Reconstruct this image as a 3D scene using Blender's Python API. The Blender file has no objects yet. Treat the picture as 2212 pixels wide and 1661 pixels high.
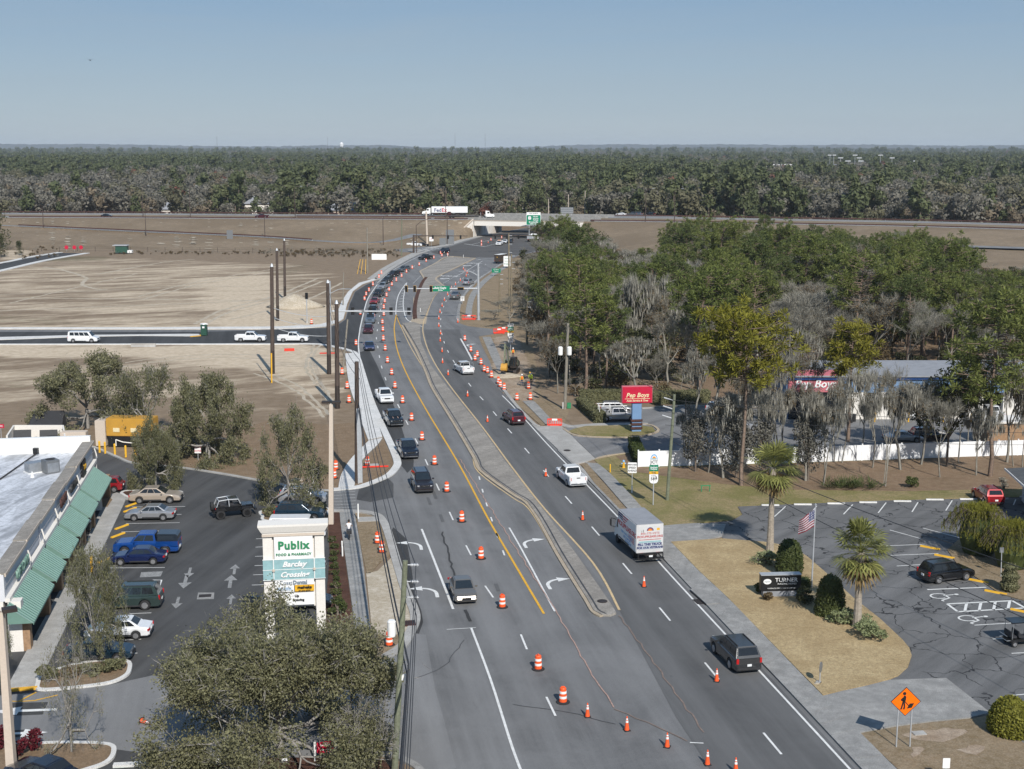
import bpy,bmesh,math,random
import numpy as np
from mathutils import Vector,Matrix,geometry
random.seed(11)
S=bpy.context.scene
C=S.collection
R=math.radians
# camera, world, sun, exposure
FPX,PCX,PCY,HGT=2850.0,1106.0,830.5,36.0
PITCH=math.atan(505/FPX)
cam=bpy.data.cameras.new('camera');camo=bpy.data.objects.new('camera',cam);C.objects.link(camo)
camo.location=(0,0,HGT);camo.rotation_euler=(R(90)-PITCH,0,0)
cam.sensor_fit='HORIZONTAL';cam.sensor_width=36;cam.lens=36*FPX/2212
cam.clip_start=0.5;cam.clip_end=60000
S.camera=camo
SUN_EL=R(39);SUN_AZ=math.atan2(.31,-.95)
W=bpy.data.worlds.new('World');S.world=W;W.use_nodes=True
wn=W.node_tree.nodes;wl=W.node_tree.links
bg=wn.get('Background')or wn.new('ShaderNodeBackground')
sky=wn.new('ShaderNodeTexSky');sky.sky_type='NISHITA';sky.sun_disc=False
sky.sun_elevation=SUN_EL;sky.sun_rotation=SUN_AZ
sky.altitude=0;sky.air_density=1.0;sky.dust_density=.25;sky.ozone_density=1.0
tc=wn.new('ShaderNodeTexCoord');sx=wn.new('ShaderNodeSeparateXYZ');wl.new(tc.outputs['Generated'],sx.inputs[0])
cr=wn.new('ShaderNodeValToRGB');wl.new(sx.outputs[2],cr.inputs[0])
for i,(p_,c_)in enumerate(((0,(4.8,5.9,6.9)),(.03,(4.0,5.3,6.7)),(.11,(2.7,4.25,6.35)),(.4,(2.0,3.5,5.8)),(1,(1.5,2.9,5.3)))):
 e_=cr.color_ramp.elements[i]if i<2 else cr.color_ramp.elements.new(p_)
 e_.position=p_;e_.color=(*c_,1)
mx=wn.new('ShaderNodeMix');mx.data_type='RGBA';mx.inputs[0].default_value=.82
wl.new(sky.outputs[0],mx.inputs[6]);wl.new(cr.outputs[0],mx.inputs[7]);
cm_=wn.new('ShaderNodeMapping');cm_.inputs['Scale'].default_value=(2.2,2.2,26);wl.new(tc.outputs['Generated'],cm_.inputs[0]);cn_=wn.new('ShaderNodeTexNoise');cn_.inputs['Scale'].default_value=2.;cn_.inputs['Detail'].default_value=7;cn_.inputs['Distortion'].default_value=.6;wl.new(cm_.outputs[0],cn_.inputs['Vector'])
cl_=wn.new('ShaderNodeMapRange');cl_.inputs[1].default_value=.45;cl_.inputs[2].default_value=.8;cl_.inputs[4].default_value=.3;wl.new(cn_.outputs['Fac'],cl_.inputs[0]);cx_=wn.new('ShaderNodeMix');cx_.data_type='RGBA';cx_.inputs[7].default_value=(4.4,5.4,6.3,1)
wl.new(cl_.outputs[0],cx_.inputs[0]);wl.new(mx.outputs[2],cx_.inputs[6]);wl.new(cx_.outputs[2],bg.inputs[0]);bg.inputs[1].default_value=0.062
sl=bpy.data.lights.new('sun','SUN');sl.energy=3.7;sl.angle=R(0.53);sl.color=(1,.955,.89)
so=bpy.data.objects.new('sun',sl);C.objects.link(so)
ldir=Vector((-.31*math.cos(SUN_EL),.95*math.cos(SUN_EL),-math.sin(SUN_EL)))
so.rotation_euler=ldir.to_track_quat('-Z','Y').to_euler();so.location=(60,-120,160)
S.view_settings.view_transform='Standard';S.view_settings.look='None'
S.view_settings.exposure=0.45;S.view_settings.gamma=1.0;S.view_settings.use_curve_mapping=False
cy=S.cycles
cy.max_bounces=5;cy.diffuse_bounces=2;cy.glossy_bounces=2;cy.transmission_bounces=2
cy.transparent_max_bounces=6;cy.volume_bounces=0;cy.caustics_reflective=False;cy.caustics_refractive=False
cy.use_denoising=True
# pixel rays: where a point of the photo stands in the world
SP,CP=math.sin(PITCH),math.cos(PITCH)
def ray(x,y):
 a=(x-PCX)/FPX;b=-(y-PCY)/FPX
 return Vector((a,CP+b*SP,-SP+b*CP))
def G(x,y,z=0.0):
 d=ray(x,y);t=(z-HGT)/d.z
 return Vector((d.x*t,d.y*t,z))
def AT(x,y,Y):
 d=ray(x,y);t=Y/d.y
 return Vector((d.x*t,Y,HGT+d.z*t))
def PX(p):
 v=Vector((p[0],p[1],p[2]-HGT));zc=v.y*CP-v.z*SP;u=v.y*SP+v.z*CP
 return PCX+FPX*v.x/zc,PCY-FPX*u/zc
 # materials
M={}
def nodes(name):
 m=bpy.data.materials.new(name);m.use_nodes=True
 nt=m.node_tree;b=nt.nodes['Principled BSDF']
 return m,nt,b
def N(nt,t,**kw):
 n=nt.nodes.new(t)
 for k,v in kw.items():
  if k in n.inputs.keys()if hasattr(n.inputs,'keys')else False:n.inputs[k].default_value=v
  else:setattr(n,k,v)
 return n
def noise(nt,vec,scale,detail=4,rough=.55,dist=0):
 n=nt.nodes.new('ShaderNodeTexNoise');n.inputs['Scale'].default_value=scale
 n.inputs['Detail'].default_value=detail;n.inputs['Roughness'].default_value=rough
 n.inputs['Distortion'].default_value=dist
 if vec is not None:nt.links.new(vec,n.inputs['Vector'])
 return n.outputs['Fac']
def maprange(nt,v,a,b,c=0.,d=1.):
 n=nt.nodes.new('ShaderNodeMapRange');n.inputs[1].default_value=a;n.inputs[2].default_value=b
 n.inputs[3].default_value=c;n.inputs[4].default_value=d
 nt.links.new(v,n.inputs[0]);return n.outputs[0]
def mixc(nt,f,a,b):
 n=nt.nodes.new('ShaderNodeMix');n.data_type='RGBA'
 for sock,v in((n.inputs[0],f),(n.inputs[6],a),(n.inputs[7],b)):
  if hasattr(v,'is_output'):nt.links.new(v,sock)
  elif sock.type=='RGBA':sock.default_value=(*v[:3],1)
  else:sock.default_value=v
 return n.outputs[2]
def mth(nt,op,a,b=0.):
 n=nt.nodes.new('ShaderNodeMath');n.operation=op
 for i,v in enumerate((a,b)):
  if hasattr(v,'is_output'):nt.links.new(v,n.inputs[i])
  else:n.inputs[i].default_value=v
 return n.outputs[0]
def pos(nt,scale=(1,1,1),rot=0,obj=False):
 if obj:o=nt.nodes.new('ShaderNodeTexCoord').outputs['Object']
 else:o=nt.nodes.new('ShaderNodeNewGeometry').outputs['Position']
 mp=nt.nodes.new('ShaderNodeMapping');mp.inputs['Scale'].default_value=scale;mp.inputs['Rotation'].default_value=(0,0,rot)
 if rot:
  m1=nt.nodes.new('ShaderNodeMapping');m1 .inputs['Rotation'].default_value=(0,0,rot)
  nt.links.new(o,m1 .inputs[0]);nt.links.new(m1 .outputs[0],mp.inputs[0]);mp.inputs['Rotation'].default_value=(0,0,0)
 else:nt.links.new(o,mp.inputs[0])
 return mp.outputs[0]
def bump(nt,b,h,s=.3,d=.02):
 n=nt.nodes.new('ShaderNodeBump');n.inputs['Strength'].default_value=s;n.inputs['Distance'].default_value=d
 nt.links.new(h,n.inputs['Height']);nt.links.new(n.outputs[0],b.inputs['Normal'])
def pm(name,col,rough=.6,metal=0.,var=.18,scale=4.,coat=0.,obj=True,bm=0.,spec=.5):
 if name in M:return M[name]
 m,nt,b=nodes(name)
 b.inputs['Roughness'].default_value=rough;b.inputs['Metallic'].default_value=metal
 b.inputs['Coat Weight'].default_value=coat;b.inputs['Coat Roughness'].default_value=.06
 b.inputs['Specular IOR Level'].default_value=spec
 v=pos(nt,obj=obj);f=noise(nt,v,scale,5,.6)
 f2=maprange(nt,f,.3,.7)
 c=mixc(nt,f2,[k*(1-var)for k in col],[min(1,k*(1+var))for k in col])
 nt.links.new(c,b.inputs['Base Color'])
 if bm:bump(nt,b,noise(nt,v,scale*6,4),bm,.02)
 M[name]=m;return m
def paint(name,col,metal=.3,rough=.35):
 return pm('paint_'+name,col,rough,metal,.05,2.,coat=.8)
def ground_mat(name,c1,c2,c3,s1=.25,s2=2.,s3=14.,stretch=(1,1,1),rot=0.,rough=.95,t=(.42,.6),bm=.3):
 m,nt,b=nodes(name);b.inputs['Roughness'].default_value=rough;b.inputs['Specular IOR Level'].default_value=.2
 v=pos(nt,stretch,rot);w=pos(nt)
 a=maprange(nt,noise(nt,v,s1,6,.65,.4),t[0],t[1])
 d=maprange(nt,noise(nt,w,s2,5,.65),.35,.65)
 e=maprange(nt,noise(nt,w,s3,3,.6),.3,.7)
 c=mixc(nt,a,c1,c2);c=mixc(nt,mth(nt,'MULTIPLY',d,.6),c,c3)
 k=nt.nodes.new('ShaderNodeMix');k.data_type='RGBA';k.blend_type='MULTIPLY';k.inputs[0].default_value=1
 nt.links.new(c,k.inputs[6]);g=mixc(nt,e,(.72,.72,.72),(1.2,1.2,1.2));nt.links.new(g,k.inputs[7])
 nt.links.new(k.outputs[2],b.inputs['Base Color'])
 if bm:bump(nt,b,mth(nt,'ADD',noise(nt,w,3.,4),noise(nt,w,22.,3)),bm,.06)
 M[name]=m;return m
def asphalt(name,base,spread=.25,rot=R(-10),seal=0.,warm=0.,patch=.35):
 m,nt,b=nodes(name);b.inputs['Roughness'].default_value=.85;b.inputs['Specular IOR Level'].default_value=.3
 v=pos(nt,(1,.06,1),rot);w=pos(nt)
 lo=[base*(1-spread)*k for k in(1+warm,1,1.0-warm)];hi=[base*(1+spread)*k for k in(1+warm,1,1.0-warm)]
 a=maprange(nt,noise(nt,v,.55,5,.6),.33,.67)
 c=mixc(nt,a,lo,hi)
 d=maprange(nt,noise(nt,w,.13,6,.7,.6),.4,.62)
 c=mixc(nt,mth(nt,'MULTIPLY',d,patch),c,[base*1.35]*3)
 e=maprange(nt,noise(nt,w,26,2,.7),.25,.75)
 k=nt.nodes.new('ShaderNodeMix');k.data_type='RGBA';k.blend_type='MULTIPLY';k.inputs[0].default_value=1
 nt.links.new(c,k.inputs[6]);nt.links.new(mixc(nt,e,(.7,.7,.7),(1.3,1.3,1.3)),k.inputs[7]);c=k.outputs[2]
 st=maprange(nt,noise(nt,pos(nt,(1.3,.35,1),rot),.9,5,.75),.64,.72)
 c=mixc(nt,mth(nt,'MULTIPLY',st,.4),c,[base*.45]*3)
 if seal:
  wv=nt.nodes.new('ShaderNodeVectorMath');wv.operation='ADD'
  nn=nt.nodes.new('ShaderNodeTexNoise');nn.inputs['Scale'].default_value=.6;nn.inputs['Detail'].default_value=3
  nt.links.new(w,nn.inputs['Vector'])
  sc=nt.nodes.new('ShaderNodeVectorMath');sc.operation='SCALE';sc.inputs['Scale'].default_value=2.2
  nt.links.new(nn.outputs['Color'],sc.inputs[0]);nt.links.new(w,wv.inputs[0]);nt.links.new(sc.outputs[0],wv.inputs[1])
  vo=nt.nodes.new('ShaderNodeTexVoronoi');vo.feature='DISTANCE_TO_EDGE';vo.inputs['Scale'].default_value=seal
  nt.links.new(wv.outputs[0],vo.inputs['Vector'])
  ln=maprange(nt,vo.outputs['Distance'],.009,.016,1,0)
  gap=maprange(nt,noise(nt,w,.22,2),.36,.42)
  c=mixc(nt,mth(nt,'MULTIPLY',mth(nt,'MULTIPLY',ln,gap),.9),c,(.018,.018,.02))
 nt.links.new(c,b.inputs['Base Color'])
 bump(nt,b,noise(nt,w,40,2),.15,.01)
 M[name]=m;return m
def leafmat(name,c1,c2,rough=.65,trans=.25,v0=.65,v1=1.4):
 m,nt,b=nodes(name);b.inputs['Roughness'].default_value=rough;b.inputs['Specular IOR Level'].default_value=.25
 oi=nt.nodes.new('ShaderNodeObjectInfo')
 geo=nt.nodes.new('ShaderNodeNewGeometry')
 f=mth(nt,'ADD',mth(nt,'MULTIPLY',oi.outputs['Random'],.65),mth(nt,'MULTIPLY',geo.outputs['Random Per Island'],.35))
 c=mixc(nt,f,c1,c2)
 k=nt.nodes.new('ShaderNodeHueSaturation');nt.links.new(c,k.inputs['Color'])
 k.inputs['Hue'].default_value=.5
 nt.links.new(maprange(nt,geo.outputs['Random Per Island'],0,1,v0,v1),k.inputs['Value'])
 nt.links.new(k.outputs[0],b.inputs['Base Color'])
 if trans:
  tr=nt.nodes.new('ShaderNodeBsdfTranslucent');nt.links.new(k.outputs[0],tr.inputs[0])
  mx=nt.nodes.new('ShaderNodeMixShader');mx.inputs[0].default_value=trans
  nt.links.new(b.outputs[0],mx.inputs[1]);nt.links.new(tr.outputs[0],mx.inputs[2])
  nt.links.new(mx.outputs[0],nt.nodes['Material Output'].inputs[0])
 M[name]=m;return m
asphalt('asphalt_road',.15,.26,patch=.5);asphalt('asphalt_lane',.105,.26,patch=.35)
asphalt('asphalt_new',.05,.3,patch=.2)
asphalt('asphalt_plaza',.062,.38,rot=R(10),patch=.55)
asphalt('asphalt_lot',.122,.34,rot=R(40),seal=.27,patch=.4)
asphalt('asphalt_shop',.17,.2,rot=R(40))
asphalt('asphalt_junction',.08,.22,rot=R(60),warm=.08)
asphalt('asphalt_pale',.18,.16)
CONC=ground_mat('concrete',(.36,.35,.33),(.44,.43,.41),(.3,.29,.27),.4,1.2,18,rough=.9,bm=.1)
ground_mat('concrete_old',(.26,.26,.25),(.35,.345,.33),(.19,.185,.18),.5,1.5,16,rough=.9,bm=.12,t=(.38,.62))
ground_mat('concrete_white',(.6,.6,.58),(.7,.69,.67),(.54,.53,.51),.4,1.2,16,rough=.9,bm=.08)
ground_mat('concrete_median',(.25,.232,.208),(.35,.325,.29),(.19,.175,.155),.35,2.2,12,stretch=(1,.25,1),rot=R(35),rough=.95,t=(.4,.6))
ground_mat('kerb_tan',(.4,.33,.24),(.46,.38,.29),(.34,.29,.22),.8,2,18,rough=.9,bm=.1)
ground_mat('lawn_tan',(.4,.3,.165),(.5,.39,.225),(.29,.21,.11),.3,3.5,9,bm=.8)
ground_mat('lawn_olive',(.21,.185,.075),(.32,.245,.135),(.16,.16,.055),.2,2.6,9,bm=.8)
ground_mat('verge',(.25,.185,.115),(.19,.14,.08),(.33,.265,.185),.35,2.4,9,bm=.8)
ground_mat('bare_sand',(.46,.4,.31),(.56,.5,.41),(.3,.24,.16),.5,2.5,12,bm=.4)
ground_mat('mulch',(.085,.04,.028),(.12,.06,.042),(.055,.03,.02),.8,5,24,bm=.7)
ground_mat('mulch_pale',(.23,.16,.1),(.28,.2,.13),(.15,.11,.07),.8,5,24,bm=.7)
ground_mat('slope_grass',(.195,.147,.098),(.26,.2,.138),(.165,.128,.085),.045,.5,6,bm=.3)
ground_mat('forest_floor',(.21,.14,.09),(.16,.108,.066),(.27,.2,.13),.12,1.2,10,bm=.5)
ground_mat('work_dirt',(.34,.26,.185),(.44,.36,.28),(.22,.16,.11),.3,1.5,10,bm=.6)
pm('mark_white',(.66,.66,.64),.75,0,.16,3,obj=False);pm('mark_worn',(.25,.25,.245),.8,0,.35,5,obj=False)
pm('mark_yellow',(.66,.36,.03),.75,0,.15,3,obj=False);pm('mark_tan',(.52,.39,.22),.85,0,.18,2,obj=False)
pm('mark_pink',(.38,.25,.205),.85,0,.25,4,obj=False);pm('crack_seal',(.05,.05,.052),.6,0,.3,4,obj=False)
pm('mark_rust',(.2,.15,.125),.9,0,.25,3,obj=False)
pm('white_paint',(.78,.78,.76),.5,0,.05);pm('black',(.012,.012,.013),.45,0,.2);pm('rubber',(.02,.02,.021),.8,0,.2)
pm('steel',(.42,.44,.46),.4,.7,.12,3);pm('galv',(.5,.52,.54),.5,.4,.12,3);pm('dark_steel',(.045,.035,.03),.6,.3,.2)
pm('corten',(.075,.032,.026),.75,.2,.25,2);pm('pole_brown',(.07,.05,.04),.7,0,.25,1.5);pm('wood_pole',(.2,.165,.11),.85,0,.25,3)
pm('wood_green',(.155,.17,.115),.85,0,.28,4);pm('wood_grey',(.22,.2,.165),.85,0,.22,3)
pm('orange_plastic',(.85,.11,.025),.45,0,.06);pm('reflective',(.8,.8,.78),.35,0,.05);pm('red_plastic',(.8,.045,.02),.5,0,.08)
pm('glass',(.015,.02,.024),.04,0,.05,spec=.9);pm('truck_white',(.56,.56,.56),.5,0,.05);pm('art_grey',(.4,.43,.48),.5,0,.2,6);pm('art_red',(.42,.1,.1),.5);pm('glass_tint',(.014,.016,.018),.05,0,.05,spec=.8)
pm('rim',(.5,.5,.51),.3,.8,.08);pm('rim_dark',(.03,.03,.03),.35,.6,.1)
pm('chrome',(.65,.66,.68),.15,1,.03);pm('lamp_clear',(.34,.36,.38),.1,.4,.05);pm('lamp_red',(.45,.012,.012),.2,0,.1)
pm('trim',(.03,.03,.032),.6,0,.15);pm('plate',(.7,.72,.72),.5);pm('signal_yellow',(.7,.38,.02),.5);pm('amber',(.75,.28,.02),.4)
pm('sign_green',(.0,.2,.105),.45,0,.05);pm('sign_white',(.8,.8,.79),.45,0,.03);pm('sign_red',(.5,.012,.045),.4,0,.05);pm('flag_red',(.2,.008,.02),.8);pm('flag_white',(.42,.42,.45),.8)
pm('sign_orange',(.95,.16,.0),.4,0,.04);pm('sign_back',(.22,.23,.24),.5,.5,.1);pm('yellow',(.75,.42,.03),.5,0,.1)
pm('stucco',(.72,.69,.64),.85,0,.05,6);pm('stucco_tan',(.55,.47,.39),.85,0,.06,6);pm('wall_white',(.62,.63,.66),.85,0,.06,1.5)
pm('teal_panel',(.26,.43,.45),.7,0,.12,3);pm('dark_green',(.02,.075,.05),.5);pm('awning_green',(.15,.265,.22),.5,.1,.1,2);pm('awning_rib',(.28,.42,.37),.4,.2,.06,2)
pm('text_green',(.03,.23,.1),.5);pm('text_grey',(.2,.25,.3),.5);pm('text_blue',(.2,.4,.65),.5);pm('text_black',(.012,.012,.012),.5)
pm('text_cream',(.72,.62,.38),.5);pm('text_red',(.55,.03,.04),.5);pm('navy',(.02,.03,.12),.5)
pm('blue_dumpster',(.01,.045,.16),.5,.2,.15);pm('gen_yellow',(.5,.27,.04),.5,0,.1,1);pm('blue_wall',(.15,.26,.43),.8,0,.08,1);pm('pink_wall',(.5,.14,.17),.8,0,.1,1)
pm('roof_grey',(.25,.26,.28),.8,0,.12,1);pm('shingle',(.1,.105,.11),.9,0,.2,3);pm('brick_tan',(.3,.19,.11),.9,0,.25,4)
pm('vinyl',(.82,.83,.84),.4,0,.03);pm('bark',(.15,.12,.095),.95,0,.35,6,bm=.5);pm('bark_pale',(.26,.245,.225),.95,0,.25,6,bm=.4);pm('bark_pine',(.2,.145,.11),.95,0,.35,5,bm=.5)
pm('twig',(.25,.235,.2),.95,0,.25,2);pm('bark_palm',(.3,.26,.21),.95,0,.25,6,bm=.4)
pm('skin',(.5,.3,.2),.6);pm('denim',(.05,.07,.12),.9);pm('vest_lime',(.5,.65,.05),.7);pm('vest_orange',(.85,.2,.03),.7);pm('shirt_white',(.7,.68,.68),.8);pm('hair',(.03,.02,.015),.7);pm('dark_cloth',(.03,.03,.035),.8)
leafmat('leaf_oak',(.135,.138,.068),(.2,.192,.108),trans=.3);leafmat('leaf_pine',(.105,.135,.034),(.18,.2,.058),trans=.3);leafmat('leaf_pine_dark',(.08,.105,.034),(.125,.15,.05),trans=.3);leafmat('leaf_pine_yellow',(.16,.155,.018),(.21,.19,.028),trans=.15)
leafmat('leaf_dark',(.052,.06,.026),(.088,.088,.038));leafmat('leaf_brown',(.12,.088,.045),(.16,.118,.065));leafmat('leaf_red',(.16,.07,.05),(.2,.09,.06));leafmat('moss',(.22,.212,.18),(.3,.288,.248),trans=.1)
leafmat('leaf_palm',(.13,.145,.04),(.21,.21,.065));leafmat('leaf_palm_dry',(.22,.16,.07),(.28,.2,.09));leafmat('leaf_topiary',(.05,.07,.02),(.085,.1,.032));leafmat('leaf_pale',(.2,.23,.11),(.28,.3,.17));leafmat('leaf_yellow',(.15,.15,.02),(.21,.2,.035));leafmat('leaf_crimson',(.09,.012,.018),(.14,.02,.03));leafmat('twigs_fine',(.2,.19,.155),(.29,.275,.23),trans=.2)
# mesh helpers
class MB:
 def __init__(s):s.v=[];s.f=[];s.m=[]
 def add(s,vs,fs,mi=0):
  o=len(s.v);s.v+=[tuple(p)for p in vs];s.f+=[tuple(i+o for i in f)for f in fs];s.m+=[mi]*len(fs);return s
 def box(s,c,d,rz=0,mi=0,taper=1.,rx=0):
  hx,hy,hz=d[0]/2,d[1]/2,d[2]/2;vs=[]
  for z,k in((-hz,1),(hz,taper)):
   for x,y in((-hx,-hy),(hx,-hy),(hx,hy),(-hx,hy)):vs.append(Vector((x*k,y*k,z)))
  m=Matrix.Translation(c)@Matrix.Rotation(rz,4,'Z')@Matrix.Rotation(rx,4,'X')
  return s.add([m@v for v in vs],[(3,2,1,0),(4,5,6,7),(0,1,5,4),(1,2,6,5),(2,3,7,6),(3,0,4,7)],mi)
 def tube(s,a,b,r0,r1=None,n=8,mi=0,cap=True):
  a,b=Vector(a),Vector(b);r1=r0 if r1 is None else r1
  d=(b-a).normalized();u=d.orthogonal().normalized();w=d.cross(u);vs=[]
  for p,r in((a,r0),(b,r1)):
   for i in range(n):
    t=2*math.pi*i/n;vs.append(p+(u*math.cos(t)+w*math.sin(t))*r)
  fs=[(i,(i+1)%n,n+(i+1)%n,n+i)for i in range(n)]
  if cap:fs+=[tuple(range(n-1,-1,-1)),tuple(range(n,2*n))]
  return s.add(vs,fs,mi)
 def path(s,pts,r,n=6,mi=0):
  for a,b in zip(pts,pts[1:]):s.tube(a,b,r,n=n,mi=mi)
  return s
 def lathe(s,prof,n=16,mi=0,c=(0,0,0)):
  vs=[];
  for r,z in prof:
   for i in range(n):
    t=2*math.pi*i/n;vs.append((c[0]+r*math.cos(t),c[1]+r*math.sin(t),c[2]+z))
  fs=[]
  for k in range(len(prof)-1):
   for i in range(n):fs.append((k*n+i,k*n+(i+1)%n,(k+1)*n+(i+1)%n,(k+1)*n+i))
  fs.append(tuple(range(n-1,-1,-1)));q=(len(prof)-1)*n;fs.append(tuple(range(q,q+n)))
  return s.add(vs,fs,mi)
 def prism(s,pts,z0,z1,mi=0):
  n=len(pts);area=sum(pts[i][0]*pts[(i+1)%n][1]-pts[(i+1)%n][0]*pts[i][1]for i in range(n))
  if area<0:pts=pts[::-1]
  vs=[(p[0],p[1],z0)for p in pts]+[(p[0],p[1],z1)for p in pts]
  tri=geometry.tessellate_polygon([[Vector((p[0],p[1],0))for p in pts]])
  fs=[]
  for t in tri:
   a,b,c=t;ar=(pts[b][0]-pts[a][0])*(pts[c][1]-pts[a][1])-(pts[c][0]-pts[a][0])*(pts[b][1]-pts[a][1])
   if ar<0:a,c=c,a
   fs.append((a+n,b+n,c+n))
  fs+=[(i,(i+1)%n,n+(i+1)%n,n+i)for i in range(n)]
  return s.add(vs,fs,mi)
 def profile(s,pts,x0,x1,mi=0):
  n=len(pts);vs=[(x0,p[0],p[1])for p in pts]+[(x1,p[0],p[1])for p in pts]
  fs=[(i,(i+1)%n,n+(i+1)%n,n+i)for i in range(n)]+[tuple(range(n-1,-1,-1)),tuple(range(n,2*n))]
  return s.add(vs,fs,mi)
 def loft(s,rings,mi=0):
  n=len(rings[0]);vs=[p for r in rings for p in r];fs=[]
  for k in range(len(rings)-1):
   for i in range(n):fs.append((k*n+i,k*n+(i+1)%n,(k+1)*n+(i+1)%n,(k+1)*n+i))
  fs+=[tuple(range(n-1,-1,-1)),tuple(range((len(rings)-1)*n,len(rings)*n))]
  return s.add(vs,fs,mi)
 def quad(s,a,b,c,d,mi=0):return s.add([a,b,c,d],[(0,1,2,3)],mi)
 def mesh(s,name,mats,smooth=False,bevel=0.,fix=False):
  me=bpy.data.meshes.new(name);me.from_pydata(s.v,[],s.f)
  for m in(mats if isinstance(mats,(list,tuple))else[mats]):me.materials.append(M[m]if isinstance(m,str)else m)
  if any(s.m):me.polygons.foreach_set('material_index',s.m)
  if bevel or fix:
   b=bmesh.new();b.from_mesh(me)
   if fix:bmesh.ops.recalc_face_normals(b,faces=b.faces)
   if bevel:bmesh.ops.bevel(b,geom=[e for e in b.edges if e.calc_face_angle(0)>.5],offset=bevel,segments=2,affect='EDGES',clamp_overlap=True)
   b.to_mesh(me);b.free()
  if smooth:me.polygons.foreach_set('use_smooth',[True]*len(me.polygons))
  me.update();return me
 def build(s,name,mats,parent=None,smooth=False,bevel=0.,loc=None,rz=0,fix=False):
  return obj(name,s.mesh(name,mats,smooth,bevel,fix),parent,loc,rz)
def obj(name,me,parent=None,loc=None,rz=0):
 o=bpy.data.objects.new(name,me);C.objects.link(o)
 if parent is not None:o.parent=parent
 if loc is not None:o.location=loc
 if rz:o.rotation_euler=(0,0,rz)
 return o
def tag(o,label=None,cat=None,group=None,kind=None):
 if label:o['label']=label
 if cat:o['category']=cat
 if group:o['group']=group
 if kind:o['kind']=kind
 return o
def thing(name,label,cat,loc=(0,0,0),rz=0,group=None):
 o=bpy.data.objects.new(name,None);C.objects.link(o);o.empty_display_size=.3
 o.location=loc;o.rotation_euler=(0,0,rz);return tag(o,label,cat,group)
KIDS={}
def kids(o):
 return[c for c in o.children]
def dup(o,loc,rz=0,label=None,sc=None,group=None,parent=None,_top=True):
 n=o.copy();C.objects.link(n)
 if _top:
  n.location=loc;n.rotation_euler=(0,0,rz)
  if sc:n.scale=(sc,sc,sc)if not isinstance(sc,tuple)else sc
  if label:n['label']=label
  if group:n['group']=group
 else:n.parent=parent
 for c in o.children:dup(c,None,parent=n,_top=False)
 return n
def struct(o):return tag(o,kind='structure')
def w2(p):return[(q.x,q.y)for q in p]
def gp(pts):return[G(*p)for p in pts]
def smooth(pts,k=6):
 P=[Vector(p)for p in pts];out=[]
 for i in range(len(P)-1):
  a,b,c,d=P[max(0,i-1)],P[i],P[i+1],P[min(len(P)-1,i+2)]
  for j in range(k):
   t=j/k;out.append(.5*((2*b)+(c-a)*t+(2*a-5*b+4*c-d)*t*t+(3*b-a-3*c+d)*t**3))
 out.append(P[-1]);return out
def resample(P,step):
 out=[P[0].copy()];acc=0
 for a,b in zip(P,P[1:]):
  L=(b-a).length;t=step-acc
  while t<=L:out.append(a.lerp(b,t/L));t+=step
  acc=(acc+L)%step if L else acc
 return out
def sides(P,w):
 l,r=[],[]
 for i,p in enumerate(P):
  d=(P[min(i+1,len(P)-1)]-P[max(i-1,0)]);d.z=0;d.normalize();n=Vector((-d.y,d.x,0))
  l.append(p+n*w/2);r.append(p-n*w/2)
 return l,r
def ribbon(P,w,z0,z1,name,mat,parent=None):
 l,r=sides(P,w);mb=MB();n=len(P)
 vs=[(p.x,p.y,z1)for p in l]+[(p.x,p.y,z1)for p in r]+[(p.x,p.y,z0)for p in l]+[(p.x,p.y,z0)for p in r]
 fs=[]
 for i in range(n-1):
  fs+=[(i,n+i,n+i+1,i+1)]
  if z1-z0>.02:fs+=[(2*n+i,i,i+1,2*n+i+1),(n+i,3*n+i,3*n+i+1,n+i+1)]
 if z1-z0>.02:fs+=[(0,2*n,3*n,n),(n-1,2*n-1,4*n-1,3*n-1)]
 mb.add(vs,fs);return mb.build(name,mat,parent)
def area(name,pts,z,mat,th=.3,world=False,sm=0,parent=None):
 P=pts if world else gp(pts)
 if sm:P=smooth(P+[P[0]],sm)[:-1]
 return MB().prism(w2(P),z-th,z).build(name,mat,parent)
def patch(name,P,z,mat,parent=None):
 mb=MB();tri=geometry.tessellate_polygon([[Vector((p.x,p.y,0))for p in P]]);fs=[]
 for a,b,c in tri:
  if(P[b].x-P[a].x)*(P[c].y-P[a].y)-(P[c].x-P[a].x)*(P[b].y-P[a].y)<0:a,c=c,a
  fs.append((a,b,c))
 mb.add([(p.x,p.y,z)for p in P],fs);return mb.build(name,mat,parent)
def text(s,size,loc,mat,parent=None,rot=(90,0,0),align='CENTER',bold=0.,shear=0.,name='lettering',ext=.004,sx=1.,sp=1.):
 cu=bpy.data.curves.new(name,'FONT');cu.body=s;cu.size=size;cu.align_x=align;cu.align_y='CENTER'
 cu.extrude=ext;cu.offset=bold;cu.shear=shear;cu.resolution_u=2;cu.space_character=sp;cu.space_line=.9
 cu.materials.append(M[mat]);o=obj(name,cu,parent,loc);o.rotation_euler=[R(a)for a in rot];o.scale=(sx,1,1);return o
def npmesh(name,v,f,mats,mi=None,smooth=False):
 me=bpy.data.meshes.new(name);v=np.asarray(v,np.float32);f=np.asarray(f,np.int32);k=f.shape[1]
 me.vertices.add(len(v));me.vertices.foreach_set('co',v.ravel());me.loops.add(f.size);me.loops.foreach_set('vertex_index',f.ravel())
 me.polygons.add(len(f));me.polygons.foreach_set('loop_start',np.arange(0,f.size,k,dtype=np.int32));me.polygons.foreach_set('loop_total',np.full(len(f),k,np.int32))
 for m in mats:me.materials.append(M[m])
 if mi is not None:me.polygons.foreach_set('material_index',np.asarray(mi,np.int32))
 if smooth:me.polygons.foreach_set('use_smooth',np.ones(len(f),bool))
 me.update(calc_edges=True);return me
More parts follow.
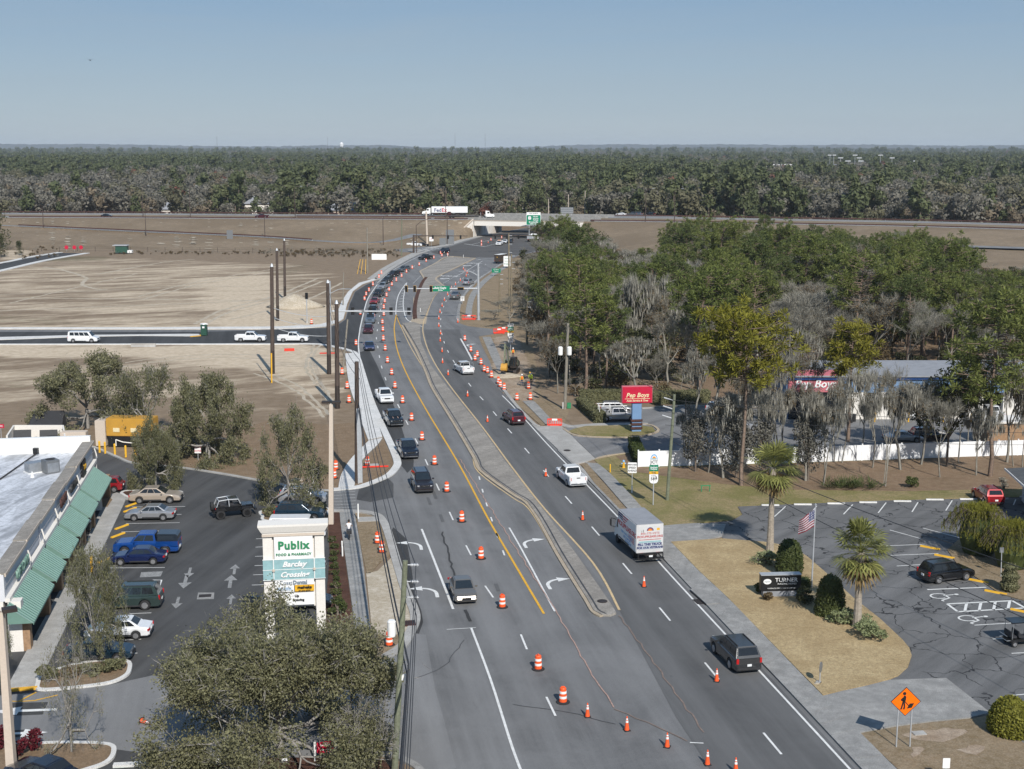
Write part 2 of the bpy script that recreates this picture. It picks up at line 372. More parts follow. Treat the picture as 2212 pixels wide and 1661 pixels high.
def ordn(n):
 W_='nearest second third fourth fifth sixth seventh eighth ninth tenth eleventh twelfth thirteenth fourteenth fifteenth sixteenth seventeenth eighteenth nineteenth twentieth'.split()
 if n<20:return W_[n]
 t={2:'twenty',3:'thirty',4:'forty',5:'fifty'}[(n+1)//10];o=(n+1)%10
 return{2:'twentieth',3:'thirtieth',4:'fortieth',5:'fiftieth'}[(n+1)//10]if o==0 else t+'-'+'x first second third fourth fifth sixth seventh eighth ninth'.split()[o]
 # ground, fields, embankments
area('ground',[Vector((-6900,-120,0)),Vector((6900,-120,0)),Vector((6900,13900,0)),Vector((-6900,13900,0))],-.25,'forest_floor',th=.5,world=True)['kind']='structure'
def field():
 xs=np.arange(-330,31,2.6);ys=np.arange(36,502,2.6)
 X,Y=np.meshgrid(xs,ys);n=X.size
 zc=Y*CP+HGT*SP;u=Y*SP-HGT*CP
 px=PCX+FPX*X/zc;py=PCY-FPX*u/zc
 def inside(poly,qx,qy):
  r=np.zeros(qx.shape,bool);k=len(poly)
  for i in range(k):
   x0,y0=poly[i];x1,y1=poly[(i+1)%k]
   if y0==y1:continue
   c=((y0>qy)!=(y1>qy))&(qx<(x1-x0)*(qy-y0)/(y1-y0)+x0);r^=c
  return r
 def cover(polys,soft):
  acc=np.zeros(X.shape);offs=[(a*math.cos(t),a*math.sin(t))for a in(0,.5,1)for t in np.arange(0,6.2,1.05)]
  for poly,wgt in polys:
   q=np.zeros(X.shape)
   for ox,oy in offs:
    zc=(Y+oy*soft)*CP+HGT*SP;u=(Y+oy*soft)*SP-HGT*CP
    q+=inside(poly,PCX+FPX*(X+ox*soft)/zc,PCY-FPX*u/zc)
   acc=np.maximum(acc,wgt*q/len(offs))
  return acc
 sand=cover([([(-200,590),(60,566),(200,556),(470,562),(560,568),(640,590),(600,690),(560,706),(-200,716)],.5),([(500,555),(760,585),(770,625),(735,700),(540,705),(540,600)],.42),([(380,600),(600,590),(640,620),(620,690),(430,690)],.7),([(560,640),(680,655),(748,660),(735,705),(560,712),(420,708)],.85),([(-200,706),(200,703),(680,703),(690,717),(-200,722)],.8),([(-200,742),(400,744),(680,742),(735,752),(746,800),(742,912),(655,910),(640,830),(560,800),(420,790),(240,775),(-200,768)],.8),([(555,805),(640,815),(700,850),(735,895),(660,912),(650,860)],.95),([(430,790),(560,800),(640,850),(650,905),(600,900),(560,840)],.5),([(190,770),(420,780),(420,850),(200,820)],.52),([(-200,770),(560,775),(640,850),(640,905),(400,900),(-200,900)],.44),([(0,600),(80,590),(60,625),(0,640)],.85),([(480,440),(980,440),(960,560),(480,560)],.22),([(0,535),(60,500),(110,505),(60,560),(0,570)],.7)],9.)
 green=cover([([(40,556),(240,552),(250,563),(60,566)],.6),([(560,590),(660,560),(690,575),(600,610)],.5),([(-100,670),(200,690),(200,705),(-100,700)],.5),([(60,860),(140,820),(60,800),(-50,830)],.5),([(430,815),(560,815),(560,825),(430,832)],.6),([(650,890),(720,905),(660,920)],.7),([(555,812),(630,812),(600,830),(556,832)],.5)],4.)
 nx,ny=len(xs),len(ys)
 v=np.stack([X.ravel(),Y.ravel(),np.zeros(n)],1)
 i=np.arange(n).reshape(ny,nx);f=np.stack([i[:-1,:-1],i[:-1,1:],i[1:,1:],i[1:,:-1]],-1).reshape(-1,4)
 m,nt,b=nodes('field_cover');b.inputs['Roughness'].default_value=.95;b.inputs['Specular IOR Level'].default_value=.2
 def at(nm):
  a=nt.nodes.new('ShaderNodeAttribute');a.attribute_name=nm;return a.outputs['Fac']
 w=pos(nt);st=pos(nt,(.28,1,1),R(-12));st2=pos(nt,(.2,1,1),R(-38))
 grain=maprange(nt,noise(nt,w,9,4,.7),.3,.7)
 grass=mixc(nt,maprange(nt,noise(nt,w,.5,5,.65),.35,.65),(.2,.148,.098),(.275,.21,.147))
 grass=mixc(nt,mth(nt,'MULTIPLY',grain,.4),grass,(.14,.102,.066))
 sd=mixc(nt,maprange(nt,noise(nt,w,.8,5,.6),.35,.65),(.44,.355,.255),(.58,.485,.365))
 nz=mth(nt,'ADD',mth(nt,'MULTIPLY',noise(nt,st,.1,7,.66,.6),1.0),mth(nt,'MULTIPLY',noise(nt,st2,.22,6,.68,.4),.7))
 fac=maprange(nt,mth(nt,'ADD',mth(nt,'ADD',at('sand'),nz),mth(nt,'MULTIPLY',grain,.12)),1.3,1.56)
 c=mixc(nt,fac,grass,sd)
 gf=maprange(nt,mth(nt,'ADD',at('green'),mth(nt,'MULTIPLY',noise(nt,st,.5,6,.7),1.0)),.95,1.2)
 c=mixc(nt,mth(nt,'MULTIPLY',gf,.75),c,(.085,.085,.035))
 nt.links.new(c,b.inputs['Base Color']);bump(nt,b,mth(nt,'ADD',nz,noise(nt,w,6,4)),.5,.15);M['field_cover']=m
 me=npmesh('field',v,f,['field_cover'])
 for nm,d in(('sand',sand),('green',green)):
  a=me.attributes.new(nm,'FLOAT','POINT');a.data.foreach_set('value',d.ravel().astype(np.float32))
 struct(obj('field',me))
field()
struct(area('woodland_floor',[Vector(p+(0,))for p in((30,36),(30,110),(22,130),(12,175),(2,190),(-4,230),(-14,260),(-11,330),(-5,400),(12,480),(30,540),(60,540),(330,480),(330,36))],-.02,'forest_floor',world=True))
struct(area('roadside_dirt',[(985,690),(1000,645),(1020,622),(1040,604),(1075,582),(1110,560),(1180,540),(1180,640),(1150,740),(1170,860),(1230,885),(1215,925),(1178,918),(1106,870),(1066,800),(1040,740)],.015,'verge'))
CR=[(-400,468.5),(-200,469.5),(20,470.5),(280,471.5),(553,473.5),(800,474.5),(928,475),(1022,475)]
crestL=[G(x,y,7.2)for x,y in CR]
crestR=[G(x,y,7.2)for x,y in((1262,478.5),(1448,480.5),(1700,485),(1959,490),(2212,497),(2500,506))]
def slope():
 cols=[(-400,(-400,474,6.6),545),(-200,(-200,480,5.6),543),(20,(20,489,4.5),541),(280,(280,501,3.4),539),(553,(553,513,2.2),540),(800,(800,526,.8),541),(928,None,531),(1022,None,512.5)]
 A,B,D=[],[],[]
 for c,(x,mid,ty)in zip(crestL,cols):
  t=G(x,ty,0)if x>-1000 else None
  A.append(c);D.append(t);B.append(G(*mid)if mid else c.lerp(t,.5))
 k=8;A,B,D=smooth(A,k),smooth(B,k),smooth(D,k);n=len(A)
 rows=[]
 for s in range(13):
  t=s/12
  rows.append([(a.lerp(b,t*2)if t<.5 else b.lerp(d,t*2-1))for a,b,d in zip(A,B,D)])
 for r in rows[1:-1]:
  for i,p in enumerate(r):r[i]=p+Vector((0,0,random.uniform(-.12,.12)*(0 if p.z<.3 else 1)))
 mb=MB();mb.add([p for r in rows for p in r],[(s*n+i,(s+1)*n+i,(s+1)*n+i+1,s*n+i+1)for s in range(12)for i in range(n-1)])
 struct(mb.build('embankment','slope_grass',smooth=True,fix=False))
 pm_=MB()
 def blob(i,t,half,s):
  P_,Q_=(A,B)if half else(B,D);p=P_[i].lerp(Q_[i],t)+Vector((0,0,.16));u=(P_[i+1]-P_[i-1]).normalized();v=(Q_[i]-P_[i]).normalized();n_=7
  pm_.add([p+u*math.cos(k*6.283/n_)*s*1.8*random.uniform(.5,1.2)+v*math.sin(k*6.283/n_)*s*random.uniform(.5,1.2)for k in range(n_)],[tuple(range(n_))])
 for _ in range(170):blob(random.randrange(10,n-3),random.uniform(.05,.6),random.random()<.6,random.uniform(.15,.7))
 for c_,t0 in((19,.55),(20,.62),(27,.5),(28,.6),(33,.4)):
  for _ in range(16):blob(min(n-3,max(2,c_+random.randrange(-1,2))),min(.95,max(.05,random.gauss(t0,.18))),False,random.uniform(.3,1.3))
 struct(pm_.build('lime_patches','bare_sand'))
 return A,B,D
crL,rampL,toeL=slope()
def slopeR():
 A=smooth(crestR,8);D=smooth([G(x,y,0)for x,y in((1240,520),(1448,556),(1700,572),(1959,580),(2250,588),(2560,592))],8);n=len(A);rows=[]
 for s in range(9):rows.append([a.lerp(d,s/8)+Vector((0,0,random.uniform(-.1,.1)*(0<s<8)))for a,d in zip(A,D)])
 struct(MB().add([p for r in rows for p in r],[(s*n+i,(s+1)*n+i,(s+1)*n+i+1,s*n+i+1)for s in range(8)for i in range(n-1)]).build('embankment','slope_grass',smooth=True));return A
crR=slopeR()
def ramp_right():
 D=smooth([G(x,y,0)for x,y in((1240,520),(1448,556),(1700,572),(1959,580),(2250,588),(2560,592))],8);A=smooth(crestR,8);P=[a.lerp(d,.52)+Vector((0,0,.25))for a,d in zip(A,D)][-16:];struct(ribbon(P,5.,0,0,'ramp_skip','asphalt_pale'))if False else None;l,r=sides(P,5.);n=len(P);[setattr(p,'z',q.z+.5)for p,q in zip(l,P)];[setattr(p,'z',q.z+.2)for p,q in zip(r,P)];struct(MB().add([tuple(p)for p in l+r],[(i,n+i,n+i+1,i+1)for i in range(n-1)]).build('ramp','asphalt_pale'))
ramp_right()
def offs(P,d):return sides(P,2*d)[0]
hwyAll=crL+[crL[-1].lerp(crR[0],t)for t in(.33,.66)]+crR
def platform(P,nm):
 f_=offs(P,46);bk=[p+(q-p).normalized()*20 for p,q in zip(f_,[p+(p-q)for p,q in zip(f_,P)])]
 for p in bk:p.z=-.3
 n=len(P);mb=MB();mb.add(P+f_+bk,[(i,i+1,n+i+1,n+i)for i in range(n-1)]+[(n+i,n+i+1,2*n+i+1,2*n+i)for i in range(n-1)]);struct(mb.build(nm,'slope_grass'))
 for k,(o,w)in enumerate(((8,12),(37,12))):
  struct(ribbon([p+Vector((0,0,0))for p in offs(P,o)],w,7.2,7.25,'highway','asphalt_pale'))
  for e in(-5.4,5.4):struct(ribbon(offs(P,o+e),.3,7.2,7.27,'edge_line','mark_white'))
platform(crL,'highway_embankment');platform(crR,'highway_embankment')
struct(ribbon(smooth([p+Vector((0,-1.2,.1))for p in rampL[::8]],6),6.5,rampL[0].z-9,0,'ramp_skip','asphalt_pale'))if False else None
def ramp_road():
 P=rampL[:-10];l,r=sides(P,5.5);n=len(P)
 for p in l:p.z+=.35
 for p,q in zip(r,l):p.z=q.z
 struct(MB().add([tuple(p)for p in l+r],[(i,n+i,n+i+1,i+1)for i in range(n-1)]).build('ramp','asphalt_pale'))
 lo=[Vector((p.x,p.y,p.z-2.2))for p in r]
 struct(MB().add([tuple(p)for p in r+lo],[(i,n+i,n+i+1,i+1)for i in range(n-1)]).build('ramp_shoulder','slope_grass'))
 return r
rampEdge=ramp_road()
# roads
road=struct(area('road',[(925,1700),(903,1660),(870,1640),(845,1630),(700,1640),(690,1440),(833,1424),(870,1402),(893,1366),(901,1340),(898,1318),(882,1280),(867,1235),(841,1150),(829,1120),(816,1110),(790,1105),(770,1104),(700,1103),(700,1062),(765,1057),(800,1048),(840,1032),(859,1012),(862,997),(850,968),(832,929),(805,867),(785,802),(777,774),(768,761),(750,755),(728,750.5),(690,745),(560,743),(-300,743),(-300,712),(560,712.5),(703,708),(730,700),(745,690),(750,672),(754,657),(766,630),(789,615),(815,605.5),(840,585),(873,565),(903,550),(925,544),(870,545),(850,540),(860,530),(920,532),(963,531.5),(998,521),(1028,513.5),(1060,506),(1085,501),(1130,493),(1190,482),(1290,482),(1260,500),(1220,520),(1180,540),(1120,552),(1092,566),(1063,585),(1033,606),(1015,625),(1001,643),(992,664),(988,690),(994,699),(1012,705),(1075,712),(1066,722),(1034,727),(1040,745),(1050,765),(1062,790),(1066,810),(1080,833),(1112,875),(1150,917),(1204,972),(1280,1048),(1358,1129),(1467,1246),(1590,1377),(1681,1471),(1859,1661),(1896,1702)],.03,'asphalt_road'))
Z1,Z2,Z3=.045,.055,.065
struct(patch('lane_surface',smooth(gp([(1340,1323),(1283,1219),(1178,1101),(1108,1011),(1045,925),(980,842),(945,792),(925,752),(916,712),(992,712),(1000,735),(1036,790),(1060,820),(1110,876),(1148,918),(1200,973),(1275,1048),(1353,1129),(1460,1246),(1582,1377),(1670,1471),(1846,1661),(1885,1703),(1560,1703),(1460,1550)]),1),.04,'asphalt_lane'))
def rag(pts,a=.3):return[p+Vector((random.gauss(0,a),random.gauss(0,a),0))for p in resample(smooth(gp(pts)+[G(*pts[0])],4),.5)[:-1]]
struct(patch('new_asphalt',smooth(gp([(866,1005),(851,968),(833,929),(806,867),(787,802),(779,775),(774,762),(797,755),(815,790),(836,840),(852,880),(868,925),(880,965),(894,995),(893,1010),(880,1022)]),1),Z1,'asphalt_new'))
struct(patch('side_road',gp([(-300,717),(430,717),(560,714),(705,709),(732,701),(747,690),(752,672),(756,657),(768,630),(790,616),(812,607),(800,625),(790,655),(780,690),(776,715),(774,745),(772,760),(752,754),(730,749),(690,744.5),(560,742.5),(-300,742.5)]),Z1,'asphalt_new'))
struct(patch('junction',gp([(968,554),(940,548),(930,544),(975,532),(1030,515),(1062,507),(1130,494),(1190,483),(1285,483),(1215,520),(1178,538),(1118,551),(1070,556),(1027,557)]),Z1,'asphalt_junction'))
struct(patch('pavement_patch',gp([(866,1240),(884,1282),(899,1320),(902,1342),(893,1368),(905,1370),(914,1345),(910,1320),(895,1280),(890,1235),(878,1165),(850,1140),(842,1152)]),Z1,'asphalt_new'))
struct(patch('pavement_patch',gp([(775,1058),(800,1050),(838,1034),(850,1045),(850,1075),(800,1085),(770,1080)]),Z1,'asphalt_plaza'))
struct(patch('apron_asphalt',gp([(760,1442),(835,1428),(872,1405),(895,1370),(920,1372),(940,1490),(960,1560),(985,1660),(930,1690),(905,1660),(872,1638),(845,1628),(750,1638)]),Z1,'asphalt_pale'))
struct(area('far_road',[(-120,582),(0,570),(60,558),(128,546.5),(178,547),(90,562),(0,583),(-120,606)],.06,'asphalt_new',th=.2))
for P in([(-120,580),(0,568.5),(60,556.5),(130,545.5)],[(-120,609),(0,585.5),(95,563.5),(188,547)]):struct(ribbon(smooth(gp(P),4),2.2,0,.16,'kerb','concrete_white'))
for P in([(1335,1045),(1480,1036),(1560,1050),(1480,1060),(1400,1056)],[(1420,1075),(1500,1070),(1560,1085),(1490,1095)],[(1700,1075),(1850,1068),(1900,1074),(1760,1082)],[(2000,1066),(2110,1060),(2180,1066),(2080,1070)]):pass
for P,w in(([(95,577),(140,584.5),(185,599.5),(177,614.5),(212,624.5),(237,624.5)],1.1),([(-20,644),(200,645),(553,649),(600,650)],1.),([(-20,637),(130,632),(240,626),(420,618),(553,620)],.9),([(212,592),(350,567),(420,560)],1.),([(300,640),(420,610),(600,580),(660,572)],.8),([(310,646),(440,612),(610,584)],.8),([(-20,672),(180,664),(420,655),(560,648)],.9),([(20,655),(160,622),(300,590)],.7),([(420,700),(480,670),(590,640),(690,600)],.9),([(440,702),(500,672),(600,645),(700,606)],.9),([(500,690),(600,665),(680,640),(740,610)],.8),([(680,745),(660,790),(690,840),(720,880)],.5),([(690,745),(672,790),(702,840),(728,876)],.5),([(560,800),(640,830),(690,875),(715,900)],.5),([(548,806),(630,838),(680,880),(700,905)],.5),([(230,790),(330,775),(480,765),(600,770)],.6),([(240,797),(340,781),(480,772),(600,778)],.6)):
 struct(patch('vehicle_track',(lambda l,r:l+r[::-1])(*sides([p+Vector((random.gauss(0,.12),random.gauss(0,.2),0))for p in resample(smooth(gp(P),6),1.5)],w)),.006+random.random()*.004,'bare_sand'))
MED=[(1331,1328),(1318,1333),(1300,1332),(1282,1322),(1270,1300),(1241,1254),(1206,1197),(1166,1124),(1139,1086),(1107,1066),(1040,1018),(1027,989),(979,909),(936,839.5),(921,802),(899,752),(874,707),(868,700),(893,697),(907,702),(909,739),(929,789),(966,837),(1036,922),(1091,999),(1107,1019),(1164,1092),(1242,1197),(1322,1312)]
med=struct(area('median',MED,.2,'concrete_median'))
struct(area('median',[(908,587),(968,556),(1025,559),(943,600.5),(958,618),(936,643),(923,673),(916,690),(897,690),(896,668),(901,630),(917,603)],.2,'concrete_median'))
ml=smooth(gp([(1300,1333),(1282,1323),(1268,1300),(1239,1254),(1204,1197),(1164,1124),(1137,1087),(1106,1068),(1038,1018),(1024,989),(977,909),(934,839),(919,802),(896,752),(868,703)]),4)
struct(ribbon(ml,.45,0,.14,'kerb','kerb_tan'))
struct(ribbon(offs(ml,-.42),.14,.19,.215,'kerb_gap','crack_seal'))
struct(ribbon(smooth(gp([(907,587),(940,570),(968,555.5),(1025,558.5)]),4),.5,0,.22,'kerb','kerb_tan'));struct(ribbon(gp([(907,587),(916,602)]),.5,0,.22,'kerb','kerb_tan'))
struct(ribbon(smooth(gp([(1027,558.5),(985,579),(943,600.5),(950,612),(958,618)]),3),.5,0,.22,'kerb','kerb_tan'))
for P in([(897,690),(896,668),(901,640),(912,612),(921,600)],):
 struct(ribbon(smooth(gp(P),4),.9,.2,.225,'trench','mulch'))
struct(patch('dirt_patch',smooth(gp([(870,702),(890,690),(893,640),(898,655),(912,640),(935,612),(956,618),(938,642),(926,672),(920,700)]),2),Z1+.005,'kerb_tan'))
def disc(name,px,r,mat,z,label,cat,n=18):
 p=G(*px);o=MB().lathe([(r,-.02),(r,.02),(r*.86,.024)],n).build(name,mat,None,loc=(p.x,p.y,z));tag(o,label,cat);return o
disc('manhole_cover',(1301,1304),.42,'dark_steel',.22,'round dark manhole cover near the tip of the concrete median','manhole cover')
disc('manhole_cover',(1225,975),.42,'dark_steel',.14,'round dark manhole cover in the concrete apron by the shop entrance','manhole cover')
def line(pts,w,mat,z=Z2,k=5,nm='road_line'):return ribbon(smooth(gp(pts),k),w,z,z+.004,nm,mat,road)
RL=[(1900,1733),(1834,1661),(1659,1471),(1572,1377),(1451,1246),(1346,1129.5),(1193.5,972),(1143.5,917),(1106,876),(1085,855)]
line(RL,.16,'mark_white')
line([(987,690),(990,663),(998,642),(1012,624),(1030,605),(1060,584.5),(1089,566)],.16,'mark_white')
line([(995,732),(1008,755),(1020,778)],.3,'mark_white')
line([(1338,1319),(1281,1217),(1176,1099.5),(1106,1010),(1043,924.5),(978,842),(943,792),(923,752),(914,720),(914,703),(917,690),(924,672),(937,642),(958,620)],.2,'mark_tan')
line([(1175,1327),(1106,1210),(1052,1117),(990.5,1002),(915.5,877),(875.5,802),(857,752),(852,717),(852,704),(855.5,682)],.2,'mark_yellow')
line([(867,708),(888,752),(923,809.5),(950.5,862),(985.5,919.5),(1018,980),(1033,1020),(1106,1075),(1136,1094),(1162,1129),(1203,1202),(1238,1258),(1266,1302)],.16,'mark_tan')
line([(856,680),(860,693),(867,708)],.16,'mark_yellow')
line([(1100,1141),(1128,1190),(1198.5,1322)],.16,'mark_white')
line([(911,1144),(940,1217),(979,1317)],.2,'mark_white')
line([(1018,1358),(1060,1470),(1106,1614),(1135,1690)],.17,'mark_white')
line([(779,784),(774,745),(777,716),(780,700),(792,652),(803,632),(815,615)],.22,'mark_white')
line([(815,612),(840,590),(873,570),(905,554),(925,547)],.16,'mark_white')
line([(879,610),(868,625),(860,640),(856,660),(855,680)],.2,'mark_white');line([(879,610),(873,635),(871,660),(877,687),(890,697),(912,706)],.2,'mark_white')
for t in range(9):
 a=G(*[u+(v-u)*t/9 for u,v in zip((871,622),(856,676))]);b=G(*[u+(v-u)*t/9 for u,v in zip((876,621),(872,674))])
 ribbon([a,b],.3,Z2,Z2+.004,'hatch_bar','mark_white',road)
def dashes(pts,phase=0.,step=12.19,L=3.05,mat='mark_white',w=.15):
 P=resample(smooth(gp(pts),8),.508);k=int(step/.508);n=int(L/.508)
 for i in range(int(phase/.508),len(P)-n,k):ribbon(P[i:i+n+1:n],w,Z2,Z2+.004,'lane_dash',mat,road)
dashes([(1688,1631),(1531,1443),(1423,1312),(1338,1209),(1269,1128),(1210,1060),(1160,1000),(1118,951),(1083,911),(1052,874),(1023,842),(1001,813),(984,787),(970,764),(961,744),(955,724),(952,706),(952,690),(955,672),(963,652),(975,628),(990,610),(1013,592),(1040,576),(1062,565)])
dashes([(1200,1548),(1179,1504),(1129,1382),(1116,1357),(1053,1275),(1042,1249),(1007,1180),(993,1155),(969,1103),(941,1043),(912,979),(889,933),(868,892),(852,860),(836,827),(826,799),(820,773),(816,749),(813,728),(816,709),(818,692),(821,677),(825,650),(837,625),(850,610),(870,594),(895,575),(925,560),(945,553)])
dashes([(1094,1212),(1075,1160),(1060,1117),(1045,1070),(1032,1020),(1022,995)],2,6,1.6)
dashes([(893,612),(905,600),(917,590)],0,3,1.2,w=.2);dashes([(958,612),(970,605),(985,596)],0,3,1.2,w=.2)
line([(985,597),(1010,584),(1042,564)],.16,'mark_white')
def arrow(px,py,deg,L=3.2,hook=1,mat='mark_white',nm='turn_arrow',parent=road):
 p=G(px,py);mb=MB();st=[]
 for i in range(9):
  t=i/8*R(80);st.append(Vector((hook*(1.3-1.3*math.cos(t))*1.0,1.3*math.sin(t)*1.1,0)))
 st=[Vector((0,-1.,0))]+st
 l,r=sides(st,.3);n=len(st)
 mb.add([tuple(q)for q in l+r],[(i,n+i,n+i+1,i+1)for i in range(n-1)])
 e=st[-1];mb.add([(e.x,e.y+.55,0),(e.x,e.y-.55,0),(e.x+hook*1.15,e.y+.05,0)],[(1,2,0)]if hook>0 else[(0,2,1)])
 o=mb.build(nm,mat,parent,loc=(p.x,p.y,Z2+.003),rz=R(deg));return o
arrow(1133,1178,10,hook=1);arrow(1184,1266,10,hook=1)
arrow(909,1182,8,hook=-1);arrow(943,1283,8,hook=-1);arrow(1010,747,20,hook=1)
def straight_arrow(px,py,deg,flip=1,mat='mark_white',parent=road,s=1.):
 p=G(px,py);mb=MB();mb.add([(-.12*s,-1.4*s,0),(.12*s,-1.4*s,0),(.12*s,.2*s,0),(-.12*s,.2*s,0),(-.45*s,.2*s,0),(.45*s,.2*s,0),(0,1.4*s,0)],[(0,1,2,3),(4,5,6)])
 return mb.build('lane_arrow',mat,parent,loc=(p.x,p.y,Z2+.003),rz=R(deg)+(math.pi if flip<0 else 0))
straight_arrow(975,582,-28);straight_arrow(1034,561.5,-28)
def ground_text(s,px,py,size,deg,mat='mark_white',sy=2.2,parent=None):
 p=G(px,py);o=text(s,size,(p.x,p.y,Z2+.004),mat,parent,rot=(0,0,deg),name='road_lettering',ext=.001,bold=.02);o.scale=(1,sy,1);return o
ground_text('NORTH',969,596.8,1.9,-30,parent=road);ground_text('NORTH',1019,569,1.9,-30,parent=road)
def pill(px,py):
 p=G(px,py);mb=MB();mb.lathe([(1.2,0),(1.2,.003)],20);o=mb.build('road_shield','mark_white',road,loc=(p.x,p.y,Z2),rz=R(-30));o.scale=(1,1.5,1)
 q=text('589',1.1,(p.x,p.y,Z2+.01),'text_black',road,rot=(0,0,-30),name='road_lettering',ext=.001,bold=.03);q.scale=(1,1.7,1)
pill(961,602);pill(1009,574)
line([(1003,527),(1048,533)],.5,'mark_white',k=1);line([(1048,533),(1098,519)],.18,'mark_white',k=1);line([(1020,528),(1065,517)],.18,'mark_white',k=1)
line([(970,553),(1040,561),(1068,565)],.5,'mark_worn',k=1);line([(1030,556),(1068,560)],.5,'mark_worn',k=1)
for t in range(8):line([(912+t*3.4,537.5-t*.55),(930+t*3,541-t*.6)],.4,'mark_white',k=1,nm='crossing_bar')if t%2==0 else None
for t in range(6):
 a,b=[(721+t*-.2,1065+t*6.8),(767+t*.5,1062.5+t*6.8)];line([a,b],.35,'mark_worn',k=1,nm='crossing_bar')
def wob(pts,w,mat,nm,amp=.12,z=Z3):
 P=resample(smooth(gp(pts),8),.9);P=[p+Vector((random.uniform(-amp,amp),random.uniform(-amp,amp),0))for p in P]
 ribbon(P,w,z,z+.003,nm,mat,road)
wob([(993,992),(1019,1034),(1068,1112),(1128,1208),(1200,1322),(1266,1436),(1313,1511),(1328,1531)],.09,'mark_pink','survey_line',.1)
wob([(1336,1330),(1395,1410),(1465,1505),(1500,1555),(1525,1596)],.1,'mark_rust','survey_line');wob([(1330,1534),(1420,1570),(1490,1605)],.1,'mark_rust','survey_line')
wob([(1490,1606),(1505,1609),(1520,1607),(1528,1602)],.12,'mark_white','chalk_mark',.02)
for px in((1492,1606),(1509,1603),(1528,1601),(1331,1534),(1462,1504),(1209,1339)):wob([(px[0]-4,px[1]),(px[0],px[1]+2.5),(px[0]+4,px[1])],.14,'mark_white','chalk_mark',.04)
wob([(900,1465),(960,1440),(985,1405),(1012,1378)],.06,'crack_seal','sealed_crack',.15,Z2);wob([(1107,1523),(1180,1532),(1260,1549),(1335,1567)],.06,'crack_seal','sealed_crack',.15,Z2)
wob([(1005,1318),(1016,1345)],.25,'asphalt_new','sealed_crack',.05,Z2);wob([(955,1150),(970,1200),(982,1250)],.16,'asphalt_new','sealed_crack',.1,Z2)
line([(965,1361),(1028,1357)],.08,'mark_white',k=1)
for a in((938,1070),(912,1055),(926,1083),(897,1022),(953,1120),(1073,1270),(1000,1110)):ribbon(gp([(a[0]-2,a[1]-8),(a[0]+4,a[1]+8)]),.3,Z2,Z2+.002,'road_scar','asphalt_lane',road)
struct(area('traffic_island',[(-300,739),(0,735),(60,733),(180,728),(300,726),(412,727),(432,725.5),(430,723),(410,722.5),(180,725),(0,729.5),(-300,732)],.16,'concrete_white'))
struct(ribbon(gp([(411,728.3),(433,726.3),(434,723.3)]),.25,0,.2,'kerb','mark_yellow'))
struct(area('pavement',[(-300,711),(300,711.5),(560,711.5),(650,709.5),(703,706),(728,698),(742,689.5),(746,672),(750,657),(762,630),(784,614),(815,604),(813,601.5),(775,612),(752,631),(738,652),(729,675),(722,693),(690,702),(600,706.5),(300,708.2),(-300,708)],.15,'concrete_white'))
struct(ribbon(smooth(gp([(815,604),(840,583.5),(873,563.5),(903,548.7),(923,543),(912,540),(880,541)]),5),1.6,0,.15,'kerb','concrete'))
struct(ribbon(smooth(gp([(800,603),(835,578),(873,558),(903,544),(915,541)]),5),1.8,0,.14,'pavement','concrete'))
struct(ribbon(smooth(gp([(925,536),(963,530),(998,519.5),(1028,512),(1060,504)]),5),3.2,0,.14,'pavement','concrete'))
kl=smooth(gp([(-300,744.5),(0,744.5),(560,744),(670,743.5),(700,746),(728,751),(750,756.5),(766,763),(774,776),(782,802),(802,867),(829,929),(847,968),(858,997),(856,1010),(838,1029),(798,1046),(765,1055),(718,1059)]),5)
struct(ribbon(kl,.9,0,.15,'kerb','concrete_white'))
ks=smooth(gp([(718,1105),(770,1106),(790,1108),(812,1113),(825,1124),(838,1152),(863,1236),(878,1281),(894,1319),(897,1341),(888,1365),(868,1398),(834,1420)]),5)
struct(ribbon(ks,.8,0,.15,'kerb','concrete'));struct(ribbon(smooth(gp([(740,1628),(848,1633),(872,1643),(905,1663),(930,1705)]),5),.5,0,.15,'kerb','concrete_old'))
def frac(P,n):
 L=[0];
 for a,b in zip(P,P[1:]):L.append(L[-1]+(b-a).length)
 out=[];j=0
 for i in range(n+1):
  t=L[-1]*i/n
  while j<len(P)-2 and L[j+1]<t:j+=1
  out.append(P[j].lerp(P[j+1],min(1,(t-L[j])/max(1e-6,L[j+1]-L[j]))))
 return out
def slabs(Lp,Rp,step,mat,name='pavement',z=.14,bed='concrete_old',sm=4,piece='slab'):
 A,B=smooth(gp(Lp),sm),smooth(gp(Rp),sm);n=max(2,int(sum((b-a).length for a,b in zip(A,A[1:]))/step))
 A,B=frac(A,n),frac(B,n)
 p=struct(MB().prism(w2(A+B[::-1]),-.2,z-.03).build(name,bed))
 for i in range(n):
  q=[A[i],A[i+1],B[i+1],B[i]];c=sum(q,Vector())/4;dz=random.uniform(-.008,.008)
  q=[c+(k-c)*.985 for k in q]
  MB().prism(w2(q),z-.05,z+dz).build(piece,mat,p)
 return p
slabs([(770,764),(778,802),(798,867),(813,905),(826,945)],[(745.5,764.5),(753,827),(773,889.5),(785,925),(795.5,952)],1.8,'concrete_white',bed='concrete')
slabs([(826,948),(816,962),(785.5,992),(773,1017),(765.5,1052)],[(796,954),(765.5,984.5),(749,1004.5),(735,1032),(731,1055)],1.8,'concrete_white',bed='concrete')
slabs([(767,1108),(769,1126),(782,1200),(794,1300),(804,1390),(806,1425)],[(734,1108),(735,1128),(745,1200),(759,1300),(768.5,1390),(770,1425)],1.5,'concrete_old')
slabs([(1264,1000),(1300,1037),(1340,1083),(1366,1112)],[(1291,1002),(1318,1024),(1366,1074),(1398,1112)],2.6,'concrete_old',z=.1)
slabs([(1128.5,867),(1150,888),(1179,918)],[(1153.5,867),(1172,886),(1193,910)],1.8,'concrete_old',z=.1)
